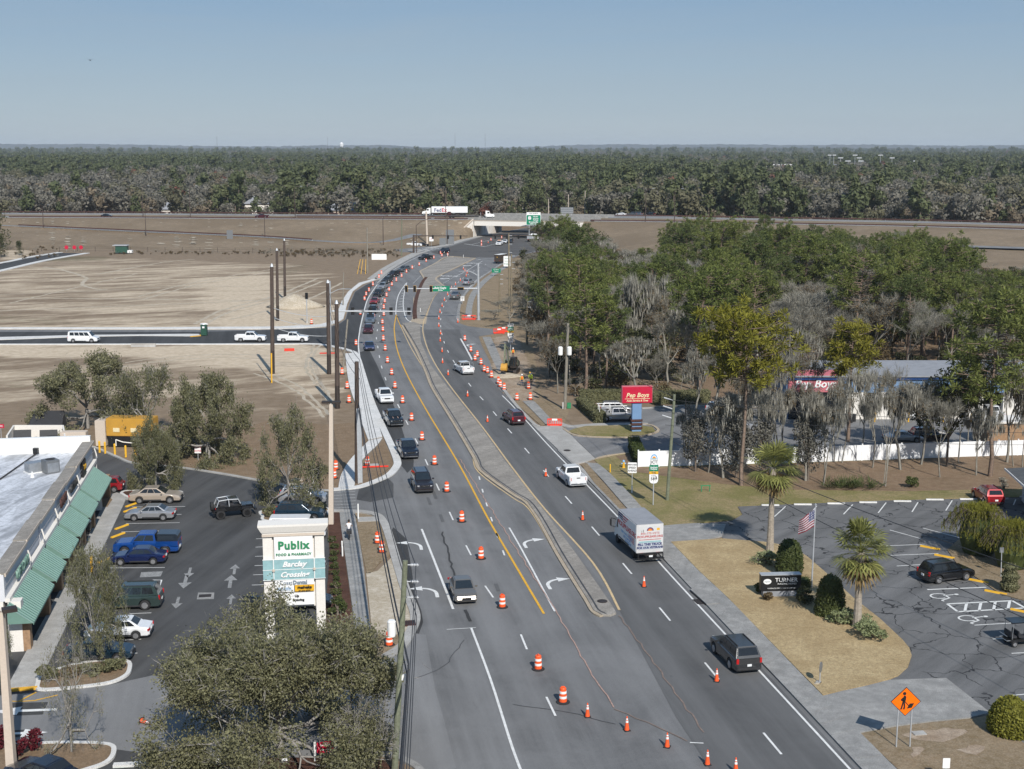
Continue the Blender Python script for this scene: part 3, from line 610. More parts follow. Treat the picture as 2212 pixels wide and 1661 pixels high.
slabs([(1440,1212),(1496,1274),(1528,1305),(1598,1379),(1661,1443),(1704,1489),(1864,1658),(1900,1698)],[(1449,1173),(1511,1237),(1570,1292),(1659,1384),(1776,1505),(1856,1584),(1932,1660),(1975,1698)],1.6,'concrete_old')
slabs([(1000,645),(1015,628),(1045,603),(1085,577)],[(1022,645),(1036,626),(1060,607),(1094,583)],2.,'concrete_old',z=.1)if False else None
slabs([(1004,690),(1008,660),(1018,632),(1045,603),(1080,580),(1098,571)],[(1019,690),(1021,660),(1031,634),(1055,606),(1087,583),(1104,573)],2.2,'concrete_old',z=.1)
kr=smooth(gp([(1206,974),(1240,1006),(1282,1047),(1361,1129),(1471,1246),(1594,1377),(1685,1471),(1863,1661),(1902,1702)]),5)
struct(ribbon(kr,.28,0,.15,'kerb','concrete_old'));struct(ribbon(offs(kr,.42),.55,0,.05,'gutter','concrete'))
kr2=smooth(gp([(1080,832),(1112,873),(1150,914),(1163,921)]),5);struct(ribbon(kr2,.5,0,.15,'kerb','concrete'))
struct(ribbon(smooth(gp([(990,694),(992,664),(1001,641),(1016,623),(1034,604.5),(1064,583.5),(1094,565)]),5),.6,0,.15,'kerb','concrete_old'))
dr=thing('storm_drain','kerb storm drain with a dark open throat on the right roadside','storm drain',G(1513,1293),R(10+3))
MB().box((0,0,.07),(.5,3.4,.14)).build('throat','black',dr);MB().box((.35,0,.18),(1.1,3.8,.06)).build('cover_slab','concrete_old',dr);MB().box((-.5,-.8,.05),(.6,1.2,.03)).build('grate','dark_steel',dr)
gr=thing('drain_grate','rusty square drain grate in the left kerb above the drum','drain grate',G(885,1350)+Vector((0,0,.02)),R(8))
MB().box((0,0,.13),(.9,1.1,.06)).build('frame','corten',gr)
for i in range(6):MB().box((-.35+i*.14,0,.175),(.07,1.,.03)).build('bar','dark_steel',gr)
struct(patch('work_ground',rag([(1066,730),(1112,726),(1140,780),(1162,850),(1140,868),(1106,866),(1078,826),(1066,790)],.3),.04,'work_dirt'))
struct(area('new_pavement',[(1042,728),(1060,728),(1078,765),(1090,800),(1076,802),(1060,770)],.06,'concrete_old'))
struct(area('verge',[(767,1110),(790,1112),(810,1118),(822,1130),(836,1156),(850,1195),(822,1215),(800,1240),(792,1240),(782,1195)],.08,'verge'))
struct(area('verge',[(791,1240),(815,1235),(852,1200),(861,1238),(876,1283),(891,1320),(893,1341),(884,1362),(865,1394),(834,1416),(806,1418),(800,1330)],.08,'bare_sand'))
struct(area('verge',[(802,1372),(850,1375),(880,1365),(865,1394),(834,1416),(806,1418)],.09,'verge'))
struct(area('planting_bed',[(708,1108),(733,1108),(744,1200),(758,1300),(767,1390),(768,1425),(690,1425),(705,1300),(712,1200)],.08,'mulch'))
struct(area('verge',[(829,952),(838,975),(848,997),(846,1008),(825,1024),(796,1040),(776,1047),(784,1018),(795,996),(818,965)],.08,'mulch_pale'))
struct(area('verge',[(730,1052),(740,1015),(750,1000),(766,982),(796,950),(780,912),(700,918),(655,912),(590,905),(480,940),(380,960),(372,1005),(480,1018),(590,1035),(660,1052),(700,1058)],.05,'mulch_pale'))
struct(area('verge',[(1256,1006),(1268,1002),(1300,1040),(1340,1086),(1366,1116),(1352,1120),(1300,1066)],.1,'verge'));struct(area('verge',[(1106,866),(1126,866),(1150,890),(1178,920),(1166,918),(1140,895)],.09,'verge'))
struct(area('apron',[(1147,917),(1163,922),(1180,922),(1193,911),(1217,925),(1250,958),(1286,992),(1262,1000),(1240,1004),(1206,973)],.11,'concrete'))
struct(area('apron',[(1362,1131),(1400,1122),(1428,1138),(1470,1134),(1503,1132),(1568,1134),(1560,1160),(1520,1168),(1451,1174),(1441,1212)],.11,'concrete_old'))
struct(area('apron',[(1776,1507),(1819,1496),(1870,1485),(1921,1472),(1985,1470),(2044,1468),(2139,1543),(2096,1553),(2010,1561),(1934,1571),(1856,1586)],.13,'concrete_old'))
struct(area('lawn',[(1291,1002),(1284,994),(1330,984),(1371,977),(1390,1010),(1520,1006),(1700,1000),(2300,982),(2300,1075),(2212,1074),(1909,1081),(1659,1091),(1592,1094),(1602,1112),(1581,1124),(1503,1131),(1430,1137),(1398,1112),(1340,1050)],.06,'lawn_olive'))
struct(area('pine_straw',[(1330,986),(1371,979),(1390,1012),(1520,1008),(1746,1001),(2084,988),(2300,982),(2300,1055),(2150,1058),(1950,1062),(1800,1060),(1680,1058),(1560,1046),(1440,1030),(1370,1020)],.075,'forest_floor'))
struct(area('lawn',[(1449,1173),(1560,1166),(1659,1174),(1687,1179.5),(1720,1190),(1744,1205),(1784,1240),(1844,1295),(1900,1339),(1949,1385),(1964,1403),(1969,1419),(1961,1443),(1940,1462),(1920,1470),(1870,1484),(1819,1495),(1777,1505),(1659,1384),(1570,1292),(1511,1237)],.15,'lawn_tan'))
struct(area('car_park',[(1503,1133),(1581,1126),(1604,1112),(1594,1095),(1659,1092),(1909,1082),(2300,1073),(2400,1200),(2420,1500),(2300,1800),(2139,1545),(2044,1469),(1921,1473),(1930,1462),(1960,1440),(1966,1419),(1960,1403),(1844,1297),(1744,1207),(1687,1181),(1560,1168),(1560,1150)],.05,'asphalt_lot'))
struct(area('lawn',[(1857,1587),(1934,1573),(2010,1563),(2096,1555),(2139,1547),(2320,1700),(2250,1800),(2000,1720),(1935,1660)],.1,'verge'))
struct(patch('bare_patch',rag([(1950,1590),(2000,1580),(2060,1577),(2086,1585),(2070,1597),(2030,1605),(1990,1604)],.1),.115,'work_dirt'));struct(patch('bare_patch',rag([(2070,1622),(2110,1612),(2130,1620),(2110,1632),(2080,1632)],.1),.115,'work_dirt'))
struct(patch('bare_patch',rag([(1968,1618),(1990,1617),(1992,1632),(1970,1640)],.08),.115,'work_dirt'))
struct(area('shop_forecourt',[(1217,925),(1250,922),(1231,934),(1290,942),(1372,944),(1420,934),(1408,923),(1300,920),(1386,884),(1500,878),(1650,884),(2400,880),(2400,950),(2212,955),(1700,972),(1371,977),(1330,983),(1287,991)],.05,'asphalt_shop'))
struct(area('lawn_island',[(1226,934),(1250,940),(1290,943.5),(1372,944),(1416,934),(1410,924),(1370,920),(1266,922),(1240,928)],.14,'lawn_olive'))
struct(ribbon(smooth(gp([(1218,928),(1240,941),(1290,945.5),(1372,945.5),(1420,934),(1412,922),(1390,917)]),4),.35,0,.17,'kerb','kerb_tan'));struct(ribbon(smooth(gp([(1196,911),(1230,922),(1290,918),(1400,917)]),4),1.2,0,.12,'pavement','concrete'))
struct(ribbon(smooth(gp([(1287,993),(1310,986),(1371,978)]),4),.3,0,.15,'kerb','kerb_tan'));struct(ribbon(gp([(1386,883),(1480,877),(1660,880)]),.4,0,.15,'kerb','concrete'))
def lotline(pts,w=.12,mat='mark_white',z=.06,nm='bay_line',par=None):return struct(ribbon(gp(pts),w,z,z+.004,nm,mat))if par is None else ribbon(gp(pts),w,z,z+.004,nm,mat,par)
for a,b in(((1673,1117),(1697,1095)),((1747,1117),(1764,1094)),((1822,1112),(1842,1091)),((1897,1109),(1914,1087)),((1970,1107),(1983,1086)),((2043,1104),(2057,1082)),((2116,1100),(2122,1090)),((2189,1092),(2194,1080)),((1994,1142),(2078,1164)),((1899,1181),(1998,1177)),((1924,1201),(2027,1197)),((1937,1224),(1990,1221)),((1922,1146),(1990,1165)),((2105,1352),(2190,1347)),((2144,1382),(2190,1380)),((2185,1413),(2240,1410)),((2172,1505),(2230,1500))):lotline([a,b])
lotline([(2003,1275),(2130,1270)],.2)
for P in([(2046,1306),(2186,1299)],[(2067,1323),(2210,1315)],[(2046,1306),(2069,1323)],[(2186,1299),(2215,1315)]):lotline(P,.22)
for t in range(4):lotline([(2088+t*31,1304-t*1.3),(2084+t*31,1322-t*1.4)],.22,nm='hatch_bar')
def wheelchair(px,py,deg):
 p=G(px,py);mb=MB();r=[Vector((.45*math.cos(t),.45*math.sin(t)-.25,0))for t in np.linspace(1.9,6.6,14)]
 l,q=sides(r,.1);n=len(r);mb.add([tuple(k)for k in l+q],[(i,n+i,n+i+1,i+1)for i in range(n-1)])
 for a,b,w in(((0,0),(0,.6),.1),((0,.1),(.5,.1),.1),((.5,.1),(.75,-.5),.1),((.75,-.5),(.95,-.45),.1)):
  P=[Vector((*a,0)),Vector((*b,0))];l,q=sides(P,w);mb.add([tuple(k)for k in l+q],[(0,2,3,1)])
 mb.lathe([(.12,-.001),(.12,.001)],10,c=(0,.75,0));o=mb.build('accessible_symbol','mark_white',None,loc=(p.x,p.y,.065),rz=R(deg));o.scale=(1.3,1.6,1);struct(o)
wheelchair(2038,1288,-75);wheelchair(2100,1336,-75)
def stop_block(i,px,py,deg,mat,lab,L=1.8):
 p=G(px,py);o=MB().profile([(-.12,0),(.12,0),(.08,.13),(-.08,.13)],-L/2,L/2).build('wheel_stop',mat,None,loc=(p.x,p.y,.05),rz=R(deg));tag(o,lab,'wheel stop','concrete wheel stops in the car parks')
for i,(x,y)in enumerate(((1664,1093),(1734,1091.5),(1806,1089.5),(1875,1087),(1949,1084.5),(2019,1081),(2092,1080),(2160,1079),(2221,1075))):stop_block(i,x,y,-1.5 if i<7 else 3,'concrete_white',f'white wheel stop along the lawn edge, {["first","second","third","fourth","fifth","sixth","seventh","eighth","ninth"][i]} from the palm')
for x,y,l in((2009,1185,'yellow wheel stop below the drooping bush, farther one'),(2040,1204,'yellow wheel stop just behind the black SUV'),(2112,1257,'yellow wheel stop in front of the black SUV bonnet'),(2151,1282,'yellow wheel stop beside the lawn below the black SUV'),(2208,1323,'yellow wheel stop at the end of the hatched bay')):stop_block(0,x,y,-38,'yellow',l)
struct(area('lawn',[(2046,1190),(2070,1168),(2110,1160),(2300,1165),(2300,1320),(2215,1300),(2160,1285),(2115,1254),(2070,1224)],.12,'verge'))
struct(area('plaza_car_park',[(-200,970),(208,968),(250,985),(290,1000),(380,1008),(480,1022),(590,1042),(660,1056),(718,1062),(716,1103),(705,1108),(712,1200),(704,1300),(690,1430),(690,1470),(700,1640),(760,1720),(-200,1760)],.035,'asphalt_plaza'))
struct(ribbon(smooth(gp([(190,965),(208,969),(250,987),(290,1002),(380,1010),(480,1025),(590,1045),(660,1058),(718,1061)]),5),.4,0,.16,'kerb','concrete'))
struct(patch('asphalt_band',gp([(-200,1520),(100,1495),(240,1480),(330,1460),(420,1475),(700,1440),(760,1440),(760,1640),(400,1640),(250,1620),(-200,1640)]),Z1,'asphalt_pale'))
for a,b in(((285,1096),(400,1095)),((372,1112.5),(392,1112)),((272,1132),(388,1130)),((262,1150),(382,1147)),((350,1206),(361,1206)),((228,1228),(356,1227)),((280,1327),(327,1325)),((280,1354),(316,1353)),((270,1384),(305,1382)),((262,1415),(297,1412)),((560,1148),(575,1147)),((553,1165),(575,1164)),((552,1183),(575,1182)),((551,1203),(575,1202)),((550,1223),(576,1222)),((547,1243),(576,1242)),((544,1265),(577,1264)),((542,1290),(577,1288)),((190,1270),(330,1267))):lotline([a,b],.1,z=.05)
lotline([(330,1254),(349,1254),(346,1267),(330,1256)],.15,z=.05)
struct(patch('faded_bay',gp([(305,1237),(352,1235),(347,1246),(302,1248)]),.045,'mark_worn'))
PK=struct(MB().box((0,0,0),(.02,.02,.02)).build('car_park_markings','mark_worn',None,loc=(-25,110,.03)))
for x,y,f,s in((400,1258,-1,1),(498,1257,1,1),(409,1238,-1,.8),(507,1231,1,.8),(383,1303,-1,.8),(499,1296,1,.7)):
 o=straight_arrow(x,y,9,f,'mark_worn',None,s*1.25);struct(o)
for P in([(20,1516),(40,1517),(78,1497)],[(40,1517),(75,1515),(125,1503)]):lotline(P,.15,'mark_yellow',z=.06)
for P,m in(([(20,1520),(104,1518),(92,1545),(18,1548)],'asphalt_new'),([(18,1580),(61,1577),(50,1593),(15,1595)],'asphalt_new')):struct(patch('pavement_patch',gp(P),.055,m))
o=straight_arrow(52,1537,95,1,'mark_white',None,1.5);o.location.z=.07;struct(o);o=straight_arrow(40,1586,95,-1,'mark_white',None,1.3);o.location.z=.07;struct(o)
dg=MB().box((0,0,.05),(1.,.7,.02)).build('drain_grate','dark_steel',None,loc=G(443,1288),rz=R(9));tag(dg,'square iron drain grate in the middle of the plaza car park','drain grate')
struct(patch('drain_apron',gp([(428,1281),(463,1281),(462,1295),(425,1296)]),.046,'concrete_old'))
def island(px,mat,z=.14):
 P=smooth(gp(px)+[G(*px[0])],4);struct(MB().prism(w2(P[:-1]),0,z).build('planting_island',mat));struct(ribbon(P,.3,0,z+.04,'kerb','concrete_white' if z<.2 else 'concrete'))
island([(83,1478),(95,1460),(180,1435),(270,1430),(279,1452),(262,1468),(225,1480),(140,1490),(85,1492)],'mulch_pale');island([(-60,1620),(80,1610),(165,1608),(235,1612),(246,1628),(230,1650),(180,1668),(100,1690),(-60,1720)],'mulch_pale')
island([(568,1118),(572,1105),(700,1100),(708,1110),(706,1130),(580,1128)],'mulch_pale');island([(262,1068),(280,1062),(380,1063),(392,1069),(384,1075),(290,1078)],'mulch')
struct(ribbon(gp([(20,1494),(81,1489)]),.3,0,.2,'kerb','mark_yellow'))
struct(area('planting_bed',[(450,1660),(560,1640),(690,1640),(820,1640),(880,1690),(860,1760),(450,1760)],.12,'mulch'));struct(ribbon(gp([(245,1657),(350,1652),(480,1645)]),.4,0,.2,'kerb','concrete_white'))
# vehicles (built facing +y, on the ground at z = 0)
def lerp_tab(tab,y):
 if y<=tab[0][0]:return tab[0][1]
 for(a,u),(b,v)in zip(tab,tab[1:]):
  if y<=b:return u+(v-u)*(y-a)/(b-a)
 return tab[-1][1]
KINDSV={'sedan':dict(L=4.85,W=1.84,H=1.45,belt=[(-2.42,.62),(-2.36,.88),(-1.75,.98),(-.9,.96),(.95,.95),(1.9,.84),(2.3,.72),(2.42,.5)],cab=(-1.75,-.95,.2,1.15),R=.33,wy=(-1.4,1.42),win=3),'hatch':dict(L=4.3,W=1.78,H=1.55,belt=[(-2.15,.7),(-2.1,.95),(-1.4,1.0),(.9,.98),(1.7,.86),(2.1,.7),(2.15,.5)],cab=(-2.0,-1.6,.15,1.1),R=.33,wy=(-1.3,1.3),win=3),'suv':dict(L=4.75,W=1.9,H=1.72,belt=[(-2.37,.75),(-2.3,1.08),(-1.5,1.1),(1.0,1.08),(1.95,.98),(2.3,.82),(2.37,.55)],cab=(-2.25,-1.85,.3,1.2),R=.37,wy=(-1.38,1.42),win=3),'big_suv':dict(L=5.4,W=2.02,H=1.9,belt=[(-2.7,.8),(-2.63,1.18),(1.1,1.18),(2.2,1.1),(2.62,.98),(2.7,.6)],cab=(-2.62,-2.2,.35,1.3),R=.41,wy=(-1.5,1.6),win=3),'pickup':dict(L=5.85,W=2.03,H=1.9,belt=[(-2.92,.8),(-.95,.8),(-.94,1.2),(1.45,1.2),(2.5,1.14),(2.86,1.0),(2.92,.6)],cab=(-.95,-.8,.65,1.4),R=.41,wy=(-1.75,1.85),win=2,bed=True),'wedge':dict(L=5.7,W=2.05,H=1.8,belt=[(-2.85,1.05),(-2.8,1.3),(-.5,1.22),(1.6,1.1),(2.7,.98),(2.85,.6)],cab=(-2.6,.0,.1,2.0),R=.43,wy=(-1.65,1.8),win=2),'van':dict(L=5.7,W=2.0,H=2.12,belt=[(-2.85,1.0),(-2.8,1.25),(1.6,1.22),(2.0,1.15),(2.7,.95),(2.85,.6)],cab=(-2.78,-2.68,1.2,1.95),R=.38,wy=(-1.75,1.75),win=4),}
def wheel(parent,x,y,Rw,w=.24,rim='rim'):
 o=MB().lathe([(Rw*.9,-w/2),(Rw,-w/2+.04),(Rw,w/2-.04),(Rw*.9,w/2)],18).build('wheel','rubber',parent,smooth=False)
 o.rotation_euler=(0,R(90),0);o.location=(x,y,Rw)
 mb=MB();s=1 if x>0 else-1;mb.lathe([(Rw*.62,0),(Rw*.6,s*.012)],14,c=(0,0,s*w/2))
 for k in range(5):
  a=k*2*math.pi/5;mb.box((math.cos(a)*Rw*.34,math.sin(a)*Rw*.34,s*(w/2+.016)),(Rw*.5,.06,.02),rz=a)
 r=mb.build('rim',rim,o);return o
CACHE={}
def car(kind,pt,rim='rim',extra=None):
 """a whole car as an Empty with its parts; returns the Empty"""
 K=KINDSV[kind];L,W,H,belt,Rw=K['L'],K['W'],K['H'],K['belt'],K['R'];hw=W/2
 t=thing('parked_car','x','car')
 P=M['paint_'+pt];Ra=Rw*1.16
 ys=sorted(set([-L/2,-L/2+.05,-L/2+.18,L/2-.4,L/2-.18,L/2-.06,L/2]+[y for y,_ in belt]+[wy+Ra*k for wy in K['wy']for k in(-1.001,-.98,-.8,-.45,0,.45,.8,.98,1.001)]))
 rings=[]
 for y in ys:
  e=min(1,(L/2-abs(y))/.45);ww=hw*(.88+.12*math.sqrt(max(0,e)))
  zt=lerp_tab(belt,y);zb=.26 if abs(y)<L/2-.1 else.34
  for wy in K['wy']:
   d=abs(y-wy)
   if d<Ra:zb=max(zb,Rw+math.sqrt(max(0,Ra*Ra-d*d))*.94 if d<Ra*.995 else zb)
  zt=max(zt,zb+.16);q=min(.22,(zt-zb)*.4)
  rings.append([(-ww*.9,y,zb),(-ww*.985,y,zb+min(.08,q)),(-ww,y,zt-q),(-ww*.975,y,zt-q*.4),(-ww*.86,y,zt),(ww*.86,y,zt),(ww*.975,y,zt-q*.4),(ww,y,zt-q),(ww*.985,y,zb+min(.08,q)),(ww*.9,y,zb)])
 MB().loft(rings).build('body',[P],t,smooth=False,fix=True)
 MB().box((0,0,.3),(W*.8,L*.92,.18)).build('underbody','trim',t)
 rb,rt,ft,fb=K['cab'];zb0=lerp_tab(belt,0)-.05;wb,wt=hw*.93,hw*.74
 if kind=='van':wt=hw*.82
 v=[(-wb,rb,lerp_tab(belt,rb)-.05),(wb,rb,lerp_tab(belt,rb)-.05),(wb,fb,lerp_tab(belt,fb)-.05),(-wb,fb,lerp_tab(belt,fb)-.05),(-wt,rt,H),(wt,rt,H),(wt,ft,H),(-wt,ft,H)]
 if kind=='pickup':v[0]=(-wb,rb,1.1);v[1]=(wb,rb,1.1)
 MB().add(v,[(3,2,1,0),(4,5,6,7),(0,1,5,4),(1,2,6,5),(2,3,7,6),(3,0,4,7)]).build('roof',[P],t,bevel=.07)
 V=[Vector(q)for q in v]
 def pane(nm,a,b,c,d,u0,u1,v0,v1,mat,lift=.014,parent=t):
  def pt_(u,w_):return a.lerp(b,u).lerp(d.lerp(c,u),w_)
  q=[pt_(u0,v0),pt_(u1,v0),pt_(u1,v1),pt_(u0,v1)];n=(b-a).cross(d-a).normalized();q=[k+n*lift for k in q]
  return MB().quad(*q).build(nm,mat,parent)
 pane('windscreen',V[2],V[3],V[7],V[6],.06,.94,.14,.92,'glass')
 rw=pane('rear_window',V[0],V[1],V[5],V[4],.08,.92,.3 if kind!='pickup' else.22,.9,'glass_tint')
 n=K['win'];e0=.1 if kind!='wedge' else.5
 for(a,b,c,d)in((V[1],V[2],V[6],V[5]),(V[3],V[0],V[4],V[7])):
  fl=b is V[0]
  cuts=[.07+(.86)*i/n for i in range(n+1)]
  for i in range(n):pane('side_window',a,b,c,d,cuts[i]+.012,cuts[i+1]-.012,.24,.88,'glass_tint' if(i<n-1)!=fl else 'glass')
  for i in range(1,n):pass
 yf,yr=L/2,-L/2;hz=lerp_tab(belt,yf-.12)
 for s in(-1,1):
  MB().box((s*hw*.7,yf-.1,hz-.12),(.3,.12,.11),rz=-s*.3).build('headlight','lamp_clear',t)
  tz=(1.02 if kind in('pickup','big_suv','van')else lerp_tab(belt,yr+.1)-.12)
  MB().box((s*hw*.84,yr+.06,tz),(.17 if kind!='sedan' else.34,.1,.34 if kind in('pickup','big_suv','van','suv')else.15),rz=s*.2).build('taillight','lamp_red',t)
  my=fb-.45;MB().box((s*(hw+.1),my,zb0+.12),(.22,.12,.15)).build('mirror',[P],t,bevel=.02)
  MB().box((s*hw*.995,(rb+fb)/2-.1,.38),(.03,L*.42,.1)).build('side_sill','trim',t)
  for k in((0.15,-.75)if kind not in('pickup',)else(.35,-.5)):MB().box((s*hw*1.0,k,lerp_tab(belt,k)-.22),(.03,.16,.035)).build('door_handle',[P],t)
  for wy in K['wy']:wheel(t,s*(hw-.105),wy,Rw,rim=rim)
 MB().box((0,yf-.045,hz-.16),(W*.42,.1,.17)).build('grille','black',t);MB().box((0,yf-.03,.42),(W*.82,.1,.16)).build('front_bumper','trim' if kind!='pickup' else 'chrome',t,bevel=.03)
 MB().box((0,yr+.02,.46),(W*.84,.12,.17)).build('rear_bumper','trim' if kind!='pickup' else 'chrome',t,bevel=.03);MB().box((0,yr-.006-(.02 if kind=='pickup' else 0),.72 if kind!='pickup' else.6),(.32,.05,.16)).build('licence_plate','plate',t)
 if kind in('suv','big_suv'):
  for s in(-1,1):MB().box((s*wt*.84,(rt+ft)/2,H+.035),(.05,(ft-rt)*.85,.05)).build('roof_rail','trim',t)
 if K.get('bed'):
  for s in(-1,1):MB().box((s*(hw-.075),-1.93,1.03),(.13,1.95,.5)).build('bed_side',[P],t,bevel=.03)
  MB().box((0,yr+.05,1.02),(W*.9,.09,.52)).build('tailgate',[P],t,bevel=.02);MB().box((0,-1.93,.81),(W*.84,1.9,.03)).build('bed_floor','trim',t)
  MB().box((0,yr-.002,1.14),(.4,.02,.1)).build('badge','trim',t)
 return t
for nm,c,me,ro in(('white',(.72,.73,.74),0,.3),('black',(.006,.0065,.008),.1,.18),('blackblue',(.008,.011,.022),.3,.2),('navy',(.008,.017,.075),.3,.2),('blue',(.01,.07,.3),.4,.22),('maroon',(.07,.006,.012),.3,.22),('red',(.28,.01,.015),.3,.22),('silver',(.42,.43,.45),.6,.28),('grey',(.13,.14,.15),.5,.28),('beige',(.2,.18,.155),.5,.3),('tan',(.5,.42,.34),.4,.3),('darkgrey',(.05,.052,.055),.5,.25),('bluegrey',(.15,.19,.24),.5,.28),('green',(.04,.065,.06),.4,.25),('teal',(.01,.03,.05),.4,.2),('brown',(.055,.04,.03),.1,.4),('brownblack',(.02,.014,.015),.3,.2),('steelgrey',(.17,.175,.175),.6,.35)):paint(nm,c,me,ro)
PROTO={}
ZR=.035
def heading(px0,px1):
 a,b=G(*px0),G(*px1);d=b-a;return math.atan2(-d.x,d.y)
def put(kind,pt,px,hd,label,cat='car',group=None,rim='rim',z=ZR,name=None,ref='front',sc=1.):
 """px: photo pixel of the ground under the near end of the car; hd degrees; ref: which end that pixel marks"""
 key=(kind,pt,rim);p=G(*px);h=R(hd);L=KINDSV[kind]['L']/2
 f=Vector((-math.sin(h),math.cos(h),0));c=p+{'front':-f*(L-.1),'rear':f*(L-.1),'side':Vector((0,.95,0)),'mid':Vector((0,0,0))}[ref]
 c.z=z
 if key not in PROTO:o=PROTO[key]=car(kind,pt,rim);o.location=c;o.rotation_euler=(0,0,h);o['label']=label
 else:o=dup(PROTO[key],c,h,label)
 o.name=name or{'sedan':'sedan_car','hatch':'hatchback_car','suv':'suv_car','big_suv':'large_suv','pickup':'pickup_truck','wedge':'pickup_truck','van':'passenger_van'}[kind]
 o['category']=cat if cat!='car' else{'pickup':'pickup truck','wedge':'pickup truck','van':'van'}.get(kind,'car')
 if group:o['group']=group
 if sc!=1:o.scale=(sc,sc,sc)
 return o
q='queue of cars heading towards the camera'
D2=180
put('sedan','beige',(1008,1308),D2+10,'beige-grey sedan alone in the lane beside the near right-turn arrow',group=q)
put('big_suv','brownblack',(918,1068),D2+11,'dark brown large SUV passing the drum at the plaza entrance',group=q)
put('pickup','blackblue',(888,994),D2+13,'dark pickup with chrome bumper beside the rounded grass corner',group=q)
o=put('pickup','black',(857,924),D2+14,'black pickup with pink bonnet stripes behind the dark older pickup',group=q)
for s in(-1,1):MB().box((s*.32,2.0,1.17),(.09,1.,.012),rx=-.08).build('bonnet_stripe','mark_pink',o)
put('pickup','white',(837,874),D2+14,'white pickup with black bumper in the queue beside the tall dark pole',group=q)
put('sedan','navy',(799,759),D2+8,'navy blue sedan crossing the shadow of the signal arm',group=q)
put('suv','maroon',(795,722),D2+4,'maroon SUV just before the side road junction',group=q)
put('pickup','bluegrey',(799,700),D2+2,'silver-blue pickup waiting under the near signal arm',group=q)
put('suv','black',(803,679),D2-2,'black SUV half hidden behind the near signal heads',group=q)
put('sedan','red',(806,658),D2-5,'bright red car in the queue behind the near signal arm',group=q)
put('pickup','black',(813,643),D2-8,'black pickup directly behind the red car',group=q)
put('suv','silver',(822,626),D2-12,'silver SUV in the queue between two black vehicles',group=q)
put('suv','darkgrey',(830,612),D2-18,'dark grey SUV in the queue behind the silver one',group=q)
put('suv','brownblack',(842,599),D2-24,'dark brown SUV at the bend where the white pavement narrows',group=q)
put('suv','grey',(864,588),D2-28,'mid grey SUV on the bend beside the line of drums',group=q)
put('pickup','black',(908,562),D2-34,'black pickup just leaving the far junction',group=q)
put('big_suv','blackblue',(952,548),D2-26,'black large SUV crossing the far junction past three drums',group=q)
put('pickup','white',(895,533),-92,'white pickup waiting on the motorway exit ramp',ref='side');put('sedan','black',(913,532),-92,'black sedan in front of the white pickup on the ramp',ref='side')
o=put('pickup','white',(1076,531),D2-10,'white work truck with a light bar under the far signals',name='work_truck');MB().box((0,0,1.97),(1.3,.3,.12)).build('light_bar','amber',o);MB().box((0,-1.9,1.45),(1.9,1.9,.6)).build('tool_box','white_paint',o)
put('sedan','white',(1089,526),D2-10,'white sedan beside the work truck near the bridge');put('suv','black',(1100,526),D2-10,'black SUV mostly behind the wooden pole near the bridge')
g2='cars heading away from the camera'
put('suv','silver',(1006,617),-18,'silver SUV driving away beside the line of cones at the bend',ref='rear',group=g2)
put('wedge','steelgrey',(981,648),-6,'angular steel-grey pickup with dark sloping glass at the bend',ref='rear',group=g2)
o=put('pickup','white',(1012,811),18,'white pickup with a rack over its bed beside the drums',ref='rear',group=g2)
o2=MB()
for y in(-2.7,-1.1):o2 .path([(-.85,y,1.28),(-.85,y,1.95),(.85,y,1.95),(.85,y,1.28)],.035)
for x in(-.85,.85):o2 .tube((x,-2.7,1.95),(x,-1.1,1.95),.035)
o2 .build('bed_rack','steel',o)
put('suv','maroon',(1120,920),17,'dark maroon SUV driving away by the orange barrier',ref='rear',group=g2,sc=1.06)
put('pickup','white',(1249,1055),14,'white pickup with empty bed driving away past the tall wooden pole',ref='rear',group=g2)
put('big_suv','darkgrey',(1617,1458),12,'dark grey large SUV driving away at the lower right',ref='rear',group=g2)
put('van','white',(178,741),-90,'white passenger van on the side road at the far left',ref='side');put('pickup','white',(540,739),-90,'white pickup on the side road, the one further from the junction',ref='side');put('pickup','white',(632,740),-90,'white pickup on the side road nearest the junction',ref='side')
pg='cars parked outside the plaza shops'
put('sedan','tan',(333,1089),-87,'champagne tan sedan parked furthest up the plaza row',group=pg,ref='side',sc=1.1)
o=put('sedan','silver',(320,1127),93,'silver sedan with its near door open and someone seated inside',group=pg,ref='side');SILVER=o
o=put('pickup','blue',(313,1200),94,'bright blue pickup with a black canopy over its bed',group=pg,ref='side')
cp=MB().loft([[(-.98,y,1.25),(.98,y,1.25),(.8,y,z),(-.8,y,z)]for y,z in((-2.9,1.72),(-2.7,1.86),(-1.05,1.9))]).build('canopy','paint_black',o,fix=True)
for s in(-1,1):MB().quad(*[Vector((s*(.98-.18*k)*1.0+s*.012,y,1.25+.63*k))for y,k in((-2.6,.25),(-1.2,.25),(-1.2,.8),(-2.5,.8))]).build('canopy_window','glass_tint',cp)
put('sedan','navy',(294,1223),94,'dark navy sedan beside the bright blue pickup',group=pg,ref='side')
put('big_suv','green',(270,1320),94,'dark green large SUV half under the near plaza tree',group=pg,ref='side')
put('sedan','white',(250,1385),94,'white car almost hidden under the near plaza tree',group=pg,ref='side')
put('sedan','teal',(207,1434),-86,'dark teal sedan beside the planted island under the bare tree',group=pg,ref='side')
put('sedan','blackblue',(95,1690),62,'black sedan cut off by the bottom left edge beside the planted island',ref='mid')
put('hatch','red',(218,1066),94,'small red hatchback showing behind the far end of the green awnings',group=pg,ref='side')
pg2='cars parked behind the tall plaza sign'
put('suv','silver',(652,1092),-88,'silver SUV parked under the small tree by the entrance',group=pg2,ref='side',sc=1.04);put('suv','teal',(645,1129),-88,'dark blue SUV parked just above the tall plaza sign',group=pg2,ref='side',sc=1.04)
